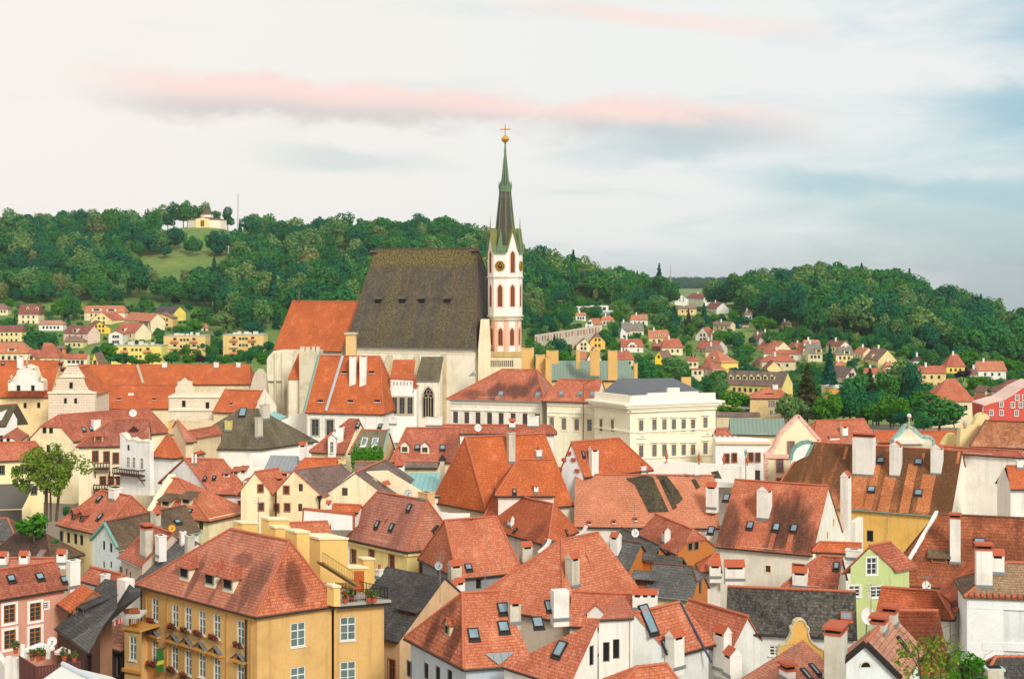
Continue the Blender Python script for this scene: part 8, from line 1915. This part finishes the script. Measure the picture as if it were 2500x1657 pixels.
instanced('hillside_wood',rest,['deep','mid','pale','dry','fir'],'dense mixed wood covering the hillsides')
# far ridge of conifers
far = []
for Y in np.linspace(3150,3600,7):
    for px in np.arange(1440,2140,3.6): X = px + fr.uniform(-2,2); z = float(ground_rel(X,Y)); far.append((0,X,Y + fr.uniform(-25,25),z,'fir' if fr.random() < .7 else 'deep',fr.uniform(13,21),1.4))
for Y in np.linspace(2300,3000,8):
    for px in np.arange(2340,2640,4): X = px + fr.uniform(-2,2); z = float(ground_rel(X,Y)); far.append((0,X,Y + fr.uniform(-25,25),z,'fir' if fr.random() < .5 else 'deep',fr.uniform(14,22),1.6))
instanced('far_ridge_wood',far,['deep','fir'],'distant bluish ridge of forest on the horizon')

# ---- single trees between the houses
G = tree_px
for i,(x,t_,b_,k,w) in enumerate([(345,520,572,'dry',40),(392,498,556,'pale',44),(425,488,556,'deep',40),(448,484,558,'mid',52),(478,500,556,'mid',44),(498,488,548,'pale',34),(520,510,548,'mid',40),(556,506,560,'deep',40),(410,520,558,'deep',44),(608,528,568,'deep',30),(655,526,580,'pale',40)]):
    G(x,t_,b_,k,['thin dry tree left of the hilltop chapel','pale tree on the hilltop left of the chapel','tall dark tree on the hilltop left of the chapel','tallest round tree beside the hilltop chapel','rounded tree touching the chapel roof','slim pale tree rising behind the chapel','green tree directly behind the chapel','dark tree right of the hilltop chapel','low dark tree at the edge of the chapel lawn','dark pointed tree under the radio mast','pale tree beyond the radio mast'][i],1062,wpx=w)
G(150,728,782,'bright','round bright green tree beside the balconied brick red house',wpx=50)
G(176,718,784,'mid','tall rounded green tree between the balconied house and the long orange villa',wpx=50)
G(96,802,858,'mid','wide green tree above the dome shaped red roof',wpx=80)
G(36,768,800,'fir','small blue green fir below the edge house',name='fir_tree')
G(66,742,780,'dry','brownish tall tree behind the balconied house')
G(250,725,748,'pale','pale bush at the wood edge above the long villa')
G(545,755,812,'pale','olive green tree right of the dark roofed yellow house',wpx=50)
G(474,776,818,'bright','leafy green tree above the ochre flats',wpx=50)
G(440,792,815,'bright','yellow green bush beside the brown chalet',wpx=35)
G(620,780,830,'deep','dark tree above the flats nearest the chancel',wpx=60)
G(360,736,765,'bright','small round tree on the lawn behind the yellow house',wpx=18)
for i,(x,t_,b_,k,w) in enumerate([(335,870,892,'bush',40),(372,858,893,'bright',45),(420,856,892,'mid',50),(462,862,892,'bright',42),(488,862,892,'purple',26),(514,858,892,'deep',34),(548,868,892,'bright',30),(585,858,892,'mid',40),(608,852,890,'deep',36),(640,862,890,'bright',44),(655,830,860,'deep',34)]):
    G(x,t_,b_,k,['light green bush before the yellow flats','spreading bush at the corner of the yellow flats','green tree before the left ochre flats','bright bush between the ochre flats','dark purple leaved shrub behind the long hall','dark green tree beside the purple shrub','bright bush right of the purple shrub','green tree before the flats nearest the chancel','dark tree at the foot of the flats nearest the chancel','bright bush beside the old stone gable','dark tree right of the flats nearest the chancel'][i],425,wpx=w)
G(265,838,885,'bright','bright meadow bush below the road',500,wpx=60); G(300,850,890,'bush','low hedge left of the yellow flats',470,wpx=50)
# right bank
G(1971,887,1022,'brownfir','big brownish spruce right of the ochre villa',375,'spruce',76)
G(2026,840,940,'fir','tall slim dark fir before the big grey roof',470,'fir_tree',38)
G(2124,898,1000,'brownfir','dark drooping spruce among the tall trees',395,'spruce',66)
G(2192,868,1015,'pale','tall airy birch-like tree behind the spruce',400,wpx=80); G(2165,905,1020,'mid','broad green tree left of the airy tall tree',385,wpx=80); G(2228,890,1020,'deep','tall dark green tree left of the coral barn',392,wpx=70)
G(2292,950,1065,'airy' if False else 'mid','big round lime tree in front of the coral barn',330,wpx=150); G(2352,900,930,'purple','dark purple copper beech beside the white farm',480,wpx=46); G(2385,914,962,'bright','round green tree right of the coral barn',420,wpx=60); G(2330,985,1040,'deep','dark tree right of the lime tree',340,wpx=50); G(2420,958,985,'bush','bush beside the barn wing',370,wpx=40)
G(2255,1000,1060,'mid','green tree left of the lime tree',325,wpx=60); G(2075,975,1030,'bright','bright green tree behind the teal roofs',370,wpx=80); G(2010,985,1030,'bright','bright round bush at the foot of the brown spruce',362,wpx=70); G(2050,950,1010,'pale','greyish willow between the two spruces',390,wpx=50); G(2140,985,1035,'bright','low bright tree below the drooping spruce',365,wpx=70); G(2200,1000,1045,'deep','dark hedge tree behind the orange roofs',345,wpx=60); G(1925,985,1025,'deep','dark bush beside the ochre villa',378,wpx=40)
G(1757,912,985,'pale','pale willow behind the school parapet',420,wpx=40); G(1790,948,1005,'bright','wide bright bush left of the ochre villa',392,wpx=70); G(1825,958,1005,'bush','leafy bush at the ochre villa corner',394,wpx=46); G(1780,985,1012,'bush','clipped hedge below the pale willow',382,wpx=60)
G(1582,866,940,'mid','round tree behind the slate roof of the school',455,wpx=60); G(1652,866,942,'pale','light tree beside the lemon yellow gable',455,wpx=60); G(1692,915,962,'deep','dark tree below the pale pink house',445,wpx=30); G(1730,920,962,'deep','dark round tree below the cream block',440,wpx=34); G(1625,910,960,'bush','olive shrub behind the school roof',430,wpx=60)
G(1647,745,812,'fir','dark fir left of the villa among firs',None,'fir_tree',34); G(1681,752,812,'brownfir','brown green fir in front of the villa among firs',None,'fir_tree',26); G(1719,738,802,'fir','pointed fir right of the villa among firs',None,'fir_tree',30); G(1612,760,808,'pale','round olive tree left of the dark firs',wpx=52); G(1600,715,765,'pale','olive tree above the white chalet',wpx=56); G(1560,700,755,'deep','big dark tree above the white chalet',wpx=50); G(1530,700,760,'mid','green tree right of the modern house',wpx=40)
G(1502,785,835,'deep','dark slim tree by the beige side barn',wpx=26); G(1478,800,850,'mid','green tree right of the apricot house',wpx=44); G(1497,835,868,'bright','bright tree below the apricot house',wpx=30); G(1460,760,790,'fir','small fir under the modern house',None,'fir_tree',14); G(1540,812,838,'bush','bush below the beige barn',wpx=34); G(1950 - 190,800,850,'bright','spreading tree below the tan terrace',wpx=44); G(1800,812,850,'mid','garden tree beside the grey mansard',wpx=40)
G(1890,800,860,'mid','green tree above the red gabled cottage',wpx=56); G(1862,770,810,'bright','bright shrubbery under the tan hilltop gable',wpx=60); G(1815,770,800,'deep','dark shrub below the small brown roofed house',wpx=40); G(1805,865,905,'mid','tree between the coral farmhouse and the orange house',wpx=40); G(1830,885,925,'deep','dark tree below the coral farmhouse',wpx=44); G(2080,872,905,'deep','blue green bush below the red neighbour',wpx=30); G(2150,866,896,'mid','pointed green tree before the brown yellow house',wpx=24); G(1985,880,920,'pale','light tree right of the broad tan house',wpx=44)
cr_ = random.Random(21)
for i in range(26):
    px = cr_.uniform(1900,2260); d = cr_.uniform(345,400); base = HY - float(ground_rel(px,d)) / d * F; top = cr_.uniform(905,985); k = cr_.choice(['mid','deep','bright','pale','mid'])
    if 1925 < px < 2010 or d < 350: top = max(top,965)
    v = P((px,base),d); h = (base - top) / F * d; tree(v,min(h,15),k,'tree in the dense green clump behind the teal and orange roofs, %s leaved' % {'mid': 'mid green','deep': 'dark','bright': 'bright','pale': 'pale'}[k],'broadleaf_tree','clump of trees behind the teal roofs',cr_.uniform(.8,1.1),rs=cr_)
# undergrowth and small garden trees, placed clear of the house fronts
boxes_ = []
for b in BGH:
    xs = [pix(q)[0] for q in b.q]; boxes_.append((min(xs) - 3,max(xs) + 3,pix(b.q[0])[1] - 4,b.q[0].y,b.q))
gr = random.Random(9); gardens = []
def clear(v,h):
    x,yb = pix(v); yt = pix(v + UP * h)[1]; w = h * .4 / v.y * F
    for (x0,x1,ye,D,q) in boxes_:
        if x0 - w < x < x1 + w:
            if v.y < D and yt < ye + 16 and yb > ye - 8 and gr.random() < .93: return False
            if abs(v.y - D) < 13 and x0 < x < x1: return False
    return True
def region(n,px0,px1,y0,y1,hs,indiv):
    k = 0; tries = 0
    while k < n and tries < n * 12:
        tries += 1; px = gr.uniform(px0,px1); py = gr.uniform(y0,y1)
        if py < YL(px) - 6: continue
        v = ground_hit((px,py))
        if v.y < 405: continue
        h = gr.uniform(*hs)
        if not clear(v,h): continue
        k += 1; kind = gr.choices(['mid','bright','deep','pale','bush','fir'],[5,4,5,3,3,1.2])[0]
        if indiv: tree(v - UP * .1,h,kind,'garden tree with %s foliage among the houses across the river' % {'mid': 'mid green','bright': 'bright green','deep': 'dark green','pale': 'pale green','bush': 'low bushy','fir': 'pointed fir'}[kind],'fir_tree' if kind == 'fir' else 'garden_tree','garden trees across the river',gr.uniform(.9,1.25),rs=gr)
        else: gardens.append((0,px,v.y,v.z - CZ,kind,h,gr.uniform(1.0,1.5)))
region(130,1300,2240,730,960,(5,10),True); region(40,2200,2520,840,960,(5,10),True); region(64,-20,660,750,880,(4,9),True)
region(1700,1290,2520,725,980,(2.0,5.5),False); region(480,-20,660,748,890,(1.6,4.2),False)
instanced('garden_shrubbery',gardens,['mid','bright','deep','pale','bush','fir'],'low shrubs and hedges filling the gardens across the river')
# ---- trees in the old town
def big_tree(loc,h,seed,mat,n,leaf,rx,rz,cz,nl,label,name,stems,grp=None,cat='tree'):
    r = empty(name,loc,label,cat,grp); rs = np.random.default_rng(seed); mb = MB(); tops = []
    for (dx,dy,tx,ty,th_,rr) in stems:
        a = Vector((dx,dy,-.02)) * h; m_ = Vector(((dx + tx) / 2 + rs.normal() * .01,(dy + ty) / 2,th_ * .5)) * h; e = Vector((tx,ty,th_)) * h; mb.tube(a,m_,rr,7,0,rr * .8); mb.tube(m_,e,rr * .8,7,0,rr * .45); tops.append((m_,e,rr))
        for i in range(9):
            t0 = rs.uniform(.2,1); o = m_ + (e - m_) * t0; an = rs.uniform(0,6.28); q = o + Vector((math.cos(an) * rs.uniform(.1,.26),math.sin(an) * rs.uniform(.1,.26),rs.uniform(.05,.28))) * h; mb.tube(o,q,rr * .38,5,0,rr * .12)
            for j in range(2): q2 = q + Vector((rs.normal() * .07,rs.normal() * .07,rs.uniform(.0,.1))) * h; mb.tube(q,q2,rr * .12,4,0,.01)
    me = bpy.data.meshes.new('trunk'); me.from_pydata([tuple(v) for v in mb.v],[],mb.f); me.materials.append(BARK); t_ = bpy.data.objects.new('trunk',me); COL.objects.link(t_); t_.parent = r
    cm = broad_crown('crown',seed,mat,n,leaf,rx,rz,cz,nl,(.045,.10),.18); c = bpy.data.objects.new('crown',cm); COL.objects.link(c); c.parent = r; c.scale = (h,h,h); return r
D = 178.0; bs = P(M1(470,1640),D); h = (1640 - 850) / 3.92 / F * D
big_tree(bs,h,3,LEAF['airy'],5200,.0125,.56,.40,.60,56,'tall airy yellow green tree before the cream shuttered house','leafy_tree',[(-.04,0,-.07,.02,.72,.24),(.08,.02,.14,0,.76,.2),(.02,0,.03,-.05,.5,.15)])
v = P(B1(285,400),164); r = tree(v,(400 - 120) / 3.432 / F * 164,'bush','dense round green bush under the airy tree','round_bush',None,1.15,'bush',var=0); 
for i,(x,t_,b_,d,k) in enumerate([(560,125,225,172,'deep'),(180,230,345,168,'deep'),(465,385,440,160,'bush')]):
    v = P(B1(x,b_),d); tree(v,(b_ - t_) / 3.432 / F * d,k,['dark shrub right of the round bush','dark shrub left of the round bush','little shrub beside the dark hipped roof'][i],'shrub',None,1.2,'bush')
bs = P(K4(500,2150),80); big_tree(bs,4.9,8,LEAF['airy'],650,.017,.46,.34,.60,40,'loose leafy tree climbing before the rust orange roof','leafy_tree',[(0,0,-.12,0,.7,.10),(.05,0,.18,0,.62,.08),(.02,0,.05,.02,.85,.09)])
bs = P(K4(1230,2250),84); big_tree(bs,4.3,12,LEAF['bright'],2400,.017,.36,.34,.56,26,'bright green bush below the blank white wall','leafy_bush',[(0,0,.05,0,.6,.07),(.0,0,-.1,0,.55,.06)],cat='bush')
# young twigs against the white wall
# ivy under the brown roof
rs = np.random.default_rng(4); A,B_ = P(M3(625,1045),193),P(M3(925,1048),193); n = 900; tt = rs.random(n); C = np.stack([A.x + (B_.x - A.x) * tt,np.full(n,192.6) - rs.random(n) * .6,A.z + rs.normal(size=n) * .75],1)
me = quads_mesh('ivy',C,np.tile([0,-1,.4],(n,1)).astype(float),.16,rs,LEAF['bright']); o = bpy.data.objects.new('ivy',me); COL.objects.link(o); tag(o,'strip of bright ivy under the brown skylit roof','ivy')
# ================================================================== small things in the old town
IRON = plain('wrought_iron',(38,38,36),.5,.4)
def antenna(p,top,D,label,grp='roof aerials',arms=3):
    a = P(p,D); b_ = P((p[0],top),D); r = empty('roof_aerial',a,label,'aerial',grp); mb = MB(); mb.tube(a - UP * .3,b_,.03,5); mesh_obj('mast',mb.v,mb.f,plain('galvanised',(150,150,146),.4,.5),r)
    mb = MB(); h = b_.z - a.z
    for i in range(arms):
        z = b_ - UP * (h * .08 * (i + .4)); w = .5 - .1 * i; mb.tube(z - Vector((w,.1,0)),z + Vector((w,-.1,0)),.015,4)
        for k in range(5): q = z + Vector((w * (k / 2 - 1),0,0)); mb.tube(q - Vector((0,.25,0)),q + Vector((0,.25,0)),.01,3,0,None,False)
    mesh_obj('aerial_arm',mb.v,mb.f,plain('galvanised',(150,150,146),.4,.5),r)
def dish(p,D,rad,label,rgb=(226,226,220)):
    c = P(p,D); r = empty('satellite_dish',c,label,'satellite dish','satellite dishes'); n = Vector((.35,-.9,.25)).normalized(); u = n.cross(UP).normalized(); v = u.cross(n); mb = MB(); k = 14; rings = [(0,0),(.5,.03),(.85,.1),(1,.16)]; V = []
    for (q,d) in rings[1:]:
        for i in range(k): an = 2 * math.pi * i / k; mb.v.append(c + (u * math.cos(an) + v * math.sin(an)) * rad * q + n * rad * d)
    mb.v.append(c); ci = len(mb.v) - 1
    for i in range(k): mb.f.append((ci,i,(i + 1) % k)); mb.m.append(0)
    for j in range(2):
        for i in range(k): mb.f.append((j * k + i,(j + 1) * k + i,(j + 1) * k + (i + 1) % k,j * k + (i + 1) % k)); mb.m.append(0)
    mesh_obj('reflector',mb.v,mb.f,plain('dish_%d' % rgb[2],rgb,.5),r,smooth=True)
    mb = MB(); mb.tube(c - v * rad * .7,c + n * rad * .9,.02,4); mb.box(c + n * rad * .9,u * .05,v * .05,n * .08); mb.tube(c - n * .05,c - n * .2 - UP * rad * 2.2,.035,5); mesh_obj('dish_arm',mb.v,mb.f,IRON,r)
antenna(B3(1285,900),B3(0,505)[1],122,'tall thin aerial above the black slate roof'); antenna(B4(290,880),B4(0,690)[1],112,'slim aerial on the ridge of the wide skylit roof',arms=1); antenna(B5(168,400),B5(0,100)[1],143,'tall aerial over the grey shingle roofs'); antenna(B5(1500,1560),B5(0,1270)[1],95,'tall aerial in front of the ochre scrolled gable'); antenna(B6(435,1080),B6(0,770)[1],104,'aerial pole beside the mossy slate roof'); antenna(B6(890,820),B6(0,700)[1],122,'broad aerial below the rusty brown roof'); antenna(B2(1135,330),B2(0,40)[1],132,'aerial mast behind the ochre house ridge'); antenna(B6(570,330),B6(0,170)[1],150,'thin aerial before the orange wall')
dish(B5(172,345),143,.42,'round white dish on the grey shingle roof'); dish(B6(405,1040),104,.62,'white dish at the end of the mossy slate roof'); dish(B6(895,790),122,.45,'small white dish below the rusty brown roof'); dish(B1(1440,305),143,.36,'yellow dish on the dark brown roof',(226,160,30)); dish(B3(1270,620),136,.4,'grey dish before the pale yellow house',(170,176,178)); dish(M3(1160,1390),162,.5,'grey dish above the pale yellow house',(190,190,186)); dish(M1(1272,620),226,.6,'cream dish on the big red roof'); dish(M4(260,760),208,.55,'grey dish on the long low ridge'); dish(K1(1000,670),118,.4,'white dish on the pink house wall')
# lamp by the gallery house, big hanging lamp on the school corner
q = P(M5(1257,1150),198); r = empty('street_lamp',q,'green lantern on a slim post beside the white terrace wall','street lamp'); mb = MB(); mb.tube(q - UP * 2,P(M5(1257,1035),198),.05,6); mesh_obj('post',mb.v,mb.f,IRON,r); q2 = P(M5(1257,1030),198); mb = MB(); mb.lathe(q2,[(.1,0),(.2,.5),(.26,.55),(.05,.95)],8); mesh_obj('lantern',mb.v,mb.f,COPPER,r)
q = P(C2(420,770),283); r = empty('awning_lamp',q,'grey bell shaped lamp hood on a curved arm by the church wall','lamp'); mb = MB(); mb.lathe(q,[(.95,0),(.3,.55),(.1,.75)],12); mesh_obj('lamp_shade',mb.v,mb.f,GUTL,r); mb = MB(); mb.tube(q + UP * .7,q + UP * 1.3 + Vector((.5,0,0)),.07,5); mb.tube(q + UP * 1.3 + Vector((.5,0,0)),q + UP * 3.6 + Vector((.55,0,0)),.07,5); mesh_obj('bracket',mb.v,mb.f,GUTL,r)
# masts and poles on the hills
def mast(px,top,base,D,label,w=.5,lattice=True):
    a,b_ = P((px,base),D),P((px,top),D); r = empty('radio_mast' if lattice else 'pole',a,label,'mast' if lattice else 'pole'); mb = MB(); m = plain('mast_grey',(196,196,190),.6)
    if lattice:
        for k in range(3): an = 2.1 * k; o = Vector((math.cos(an),math.sin(an),0)); mb.tube(a + o * w,b_ + o * w * .3,.13,4)
        for i in range(14):
            z0,z1 = a + (b_ - a) * i / 14,a + (b_ - a) * (i + 1) / 14; k0 = w * (1 - .7 * i / 14); mb.tube(z0 + Vector((-k0,0,0)),z1 + Vector((k0,0,0)),.07,3,0,None,False)
        mesh_obj('lattice',mb.v,mb.f,m,r)
    else: mb.tube(a,b_,w,6); mesh_obj('shaft',mb.v,mb.f,m,r); mb = MB(); mb.box(b_ - UP * 1.0,Vector((1.2,0,0)),Vector((0,.1,0)),UP * .1); mesh_obj('crossbar',mb.v,mb.f,m,r)
mast(581,471,566,1060,'tall lattice radio mast right of the hilltop chapel',.9); mast(1637,648,705,960,'lattice mast on the low wooded ridge',.7); mast(2059,672,715,930,'thin mast on the right hand wooded crest',.5)
for px,t_,b_,lb in ((558,599,648,'pale pole standing at the meadow edge'),(519,714,752,'concrete pole above the ochre flats'),(1352,640,690,'pale pole in the wood right of the clock tower'),(1766,714,745,'white pole beside the big hill villa'),(1920,690,720,'pale pole on the wooded crest')):
    v = ground_hit((px,b_)); mast(px,t_,b_,min(v.y,1000) - 6,lb,.28,False)
# ---- garden terrace in the lower left corner
def terrace_garden():
    D = 113.0; FEN = planks('red_brown_fence',(104,46,36),.2)
    z0 = P(K1(700,1170),108).z
    base = Bld('garden_terrace','paved garden terrace with reddish board fence below the pink house','terrace')
    A,B_,C_,D_ = Pz(K1(370,930),z0 + 1.0),Pz(K1(700,1165),z0 + .9),Pz(K1(1560,1060),z0 + .9),Pz(K1(1320,860),z0 + 1.0)
    base.mk(Vector((B_.x,B_.y,z0 - 3))); mb = MB(); q = [Vector((p.x,p.y,0)) for p in (A,B_,C_,D_)]; mb.prism(q,z0 - 8,z0,0); base._part('terrace_floor',mb,[plain('paving',(120,96,84),.9)])
    mb = MB()
    for (x,y) in ((A,B_),(B_,C_)):
        x2,y2 = Vector((x.x,x.y,0)),Vector((y.x,y.y,0)); L = (y2 - x2).length; e = (y2 - x2) / L; k = int(L / .22)
        for i in range(k): c = x2 + e * ((i + .5) * L / k); mb.box(Vector((c.x,c.y,z0 - .1)),e * .09,Vector((e.y,-e.x,0)) * .02,UP * .95)
        mb.box(Vector(((x2 + y2) / 2)) + UP * (z0 + .9),e * L / 2,Vector((e.y,-e.x,0)) * .05,UP * .05)
    base._part('fence_board',mb,[FEN])['kind'] = 'stuff'
    # white picket fence at the back
    X,Y = Pz(K1(455,1000),z0),Pz(K1(900,985),z0); mb = MB(); e = (Y - X).normalized()
    for i in range(20): c = X + (Y - X) * i / 19; mb.box(c + UP * .4,e * .04,Vector((e.y,-e.x,0)) * .02,UP * .4)
    for h in (.2,.62): mb.tube(X + UP * h,Y + UP * h,.03,4)
    base._part('picket_fence',mb,[WFRAME])
    for x in (440,820,930): q = Pz(K1(x,1000),z0); mb = MB(); bxw(mb,q,Vector((1,0,0)),.26,.26,z0,z0 + 1.1); base._part('post',mb,[LIMEW])
    def parasol(p,hub,half,h,label,mat,ribs=8):
        c = Pz(p,z0); r = empty('parasol',c,label,'parasol'); t = P(hub,c.y); mb = MB(); k = ribs; rim = [Vector((c.x + half * math.cos(2 * math.pi * i / k),c.y + half * math.sin(2 * math.pi * i / k),t.z - h)) for i in range(k)]
        for i in range(k): mb.poly([t,rim[i],rim[(i + 1) % k]]); mb.quad(rim[i],rim[i] - UP * .15,rim[(i + 1) % k] - UP * .15,rim[(i + 1) % k])
        mesh_obj('canopy',mb.v,mb.f,mat,r); mb = MB(); mb.tube(c,t,.04,6); mesh_obj('pole',mb.v,mb.f,WFRAME,r)
    CAN = plain('canvas_white',(226,226,218),.8,var=.08); CAS = plain('canvas_pinkish',(226,196,196),.8)
    parasol(K1(770,960),K1(765,690),1.15,.42,'wide cream parasol on the garden terrace',CAN); parasol(K1(1200,980),K1(1195,770),.65,.35,'small pink striped parasol on the garden terrace',CAS)
    for i,(x,y,s) in enumerate(((620,1040,1.1),(740,1050,1.3),(820,1030,1.1),(1240,1040,1.2),(1430,1060,1.0),(300,900,1.2))):
        q = Pz(K1(x,y),z0); r = empty('potted_plant',q,'leafy potted plant on the garden terrace by the picket fence','plant','potted plants of the garden terrace'); plant_pot(r,q,2 * i + 2,s * .75)
    # white gate pillars left, canopy roof in front
    b = Bld('white_garden_wall','low white garden wall left of the fenced terrace','wall'); A,B_ = P(K1(-40,830),116),P(K1(140,960),112); b.mk(Vector((A.x,A.y,z0 - 3))); mb = MB()
    for (p0,p1,zt) in ((P(K1(-60,830),118),P(K1(140,950),113),0),(P(K1(140,950),113),P(K1(365,940),112.5),0)):
        e = Vector((p1.x - p0.x,p1.y - p0.y,0)); L = e.length; e.normalize(); mb.box(Vector(((p0.x + p1.x) / 2,(p0.y + p1.y) / 2,p0.z - 2)),e * L / 2,Vector((e.y,-e.x,0)) * .2,UP * 2)
    b._part('wall',mb,[LIMEW])
    c = Bld('white_canopy','white tent canopy with rounded ridge below the terrace fence','canopy'); D = 101
    r0,r1 = P(K1(1210,1125),104),P(K1(1830,1440),97); e0,e1 = P(K1(790,1420),101),P(K1(1200,1700),94); c.mk(Vector((r0.x,r0.y,r0.z - 4))); mb = MB(); mb.quad(e0,e1,r1,r0); f0,f1 = r0 + Vector((3,2,-1.4)),r1 + Vector((3,2,-1.4)); mb.quad(r0,r1,f1,f0); c._part('canvas',mb,[CAN]); mb = MB()
    mb.tube(r0 + UP * .1,r1 + UP * .1,.18,8); c._part('ridge_roll',mb,[plain('canvas_bluish',(206,216,222),.7)]); mb = MB()
    for q in (e0,e1,f0,f1): mb.tube(q,q - UP * 4,.06,5)
    c._part('tent_pole',mb,[IRON])
terrace_garden()
# green banner on the ochre facade, red and white cloth by the bay
w = OCHRE.walls['f']; s_,z_ = w.find(B2(358,1400)); r = empty('green_banner',w.at(s_,z_,.5),'green and yellow banner hanging from the ochre facade','banner'); mb = MB(); o = w.at(s_,z_,.55)
for i in range(6): z0_,z1_ = .95 - i * .33,.95 - (i + 1) * .33; k0,k1 = .06 * math.sin(i * 1.7),.06 * math.sin((i + 1) * 1.7); mb.quad(o + w.n * (-.35 + k0) + UP * z0_,o + w.n * (-.35 + k1) + UP * z1_,o + w.n * (.35 + k1) + UP * z1_,o + w.n * (.35 + k0) + UP * z0_,1 if i == 3 else 0)
mesh_obj('cloth',mb.v,mb.f,[plain('banner_green',(46,104,40),.8),plain('banner_yellow',(200,186,50),.8)],r,midx=mb.m); mb = MB(); mb.tube(w.at(s_,z_ + 1.0,0),w.at(s_,z_ + 1.0,1.0),.03,5); mesh_obj('rod',mb.v,mb.f,IRON,r)
q = P(K2(420,560),121); r = empty('striped_cloth',q,'red and white cloth hung on the roof edge beside the timber balcony','cloth'); mb = MB()
for i in range(6): x0,x1 = -.36 + i * .12,-.24 + i * .12; mb.quad(q + Vector((x0,.06 * (i % 2),-.3 + .05 * i)),q + Vector((x1,.06 * ((i + 1) % 2),-.25 + .05 * i)),q + Vector((x1,.06 * ((i + 1) % 2),.15 + .05 * i)),q + Vector((x0,.06 * (i % 2),.1 + .05 * i)),0 if i in (1,2,4) else 1)
mesh_obj('cloth',mb.v,mb.f,[plain('cloth_red',(206,60,56),.8),plain('cloth_white',(230,226,220),.8)],r,midx=mb.m)

# ---- evening air over the valley
def haze():
    V = []; x0,x1,y0,y1,z0,z1 = -9000,9000,-40,16000,CZ - 620,CZ + 75
    mb = MB(); mb.box(Vector(((x0 + x1) / 2,(y0 + y1) / 2,(z0 + z1) / 2)),Vector(((x1 - x0) / 2,0,0)),Vector((0,(y1 - y0) / 2,0)),UP * ((z1 - z0) / 2))
    m = bpy.data.materials.new('evening_haze'); m.use_nodes = True; t = NT(m.node_tree); out = t.add('ShaderNodeOutputMaterial'); v = t.add('ShaderNodeVolumePrincipled'); v.inputs['Color'].default_value = (.86,.93,1.0,1); v.inputs['Density'].default_value = .00006; v.inputs['Anisotropy'].default_value = .2; t.link(v.outputs[0],out.inputs['Volume'])
    o = mesh_obj('haze',mb.v,mb.f,m); o['kind'] = 'stuff'; o['label'] = 'thin evening haze over the valley'
haze()

for b_ in ALL: b_.finish()
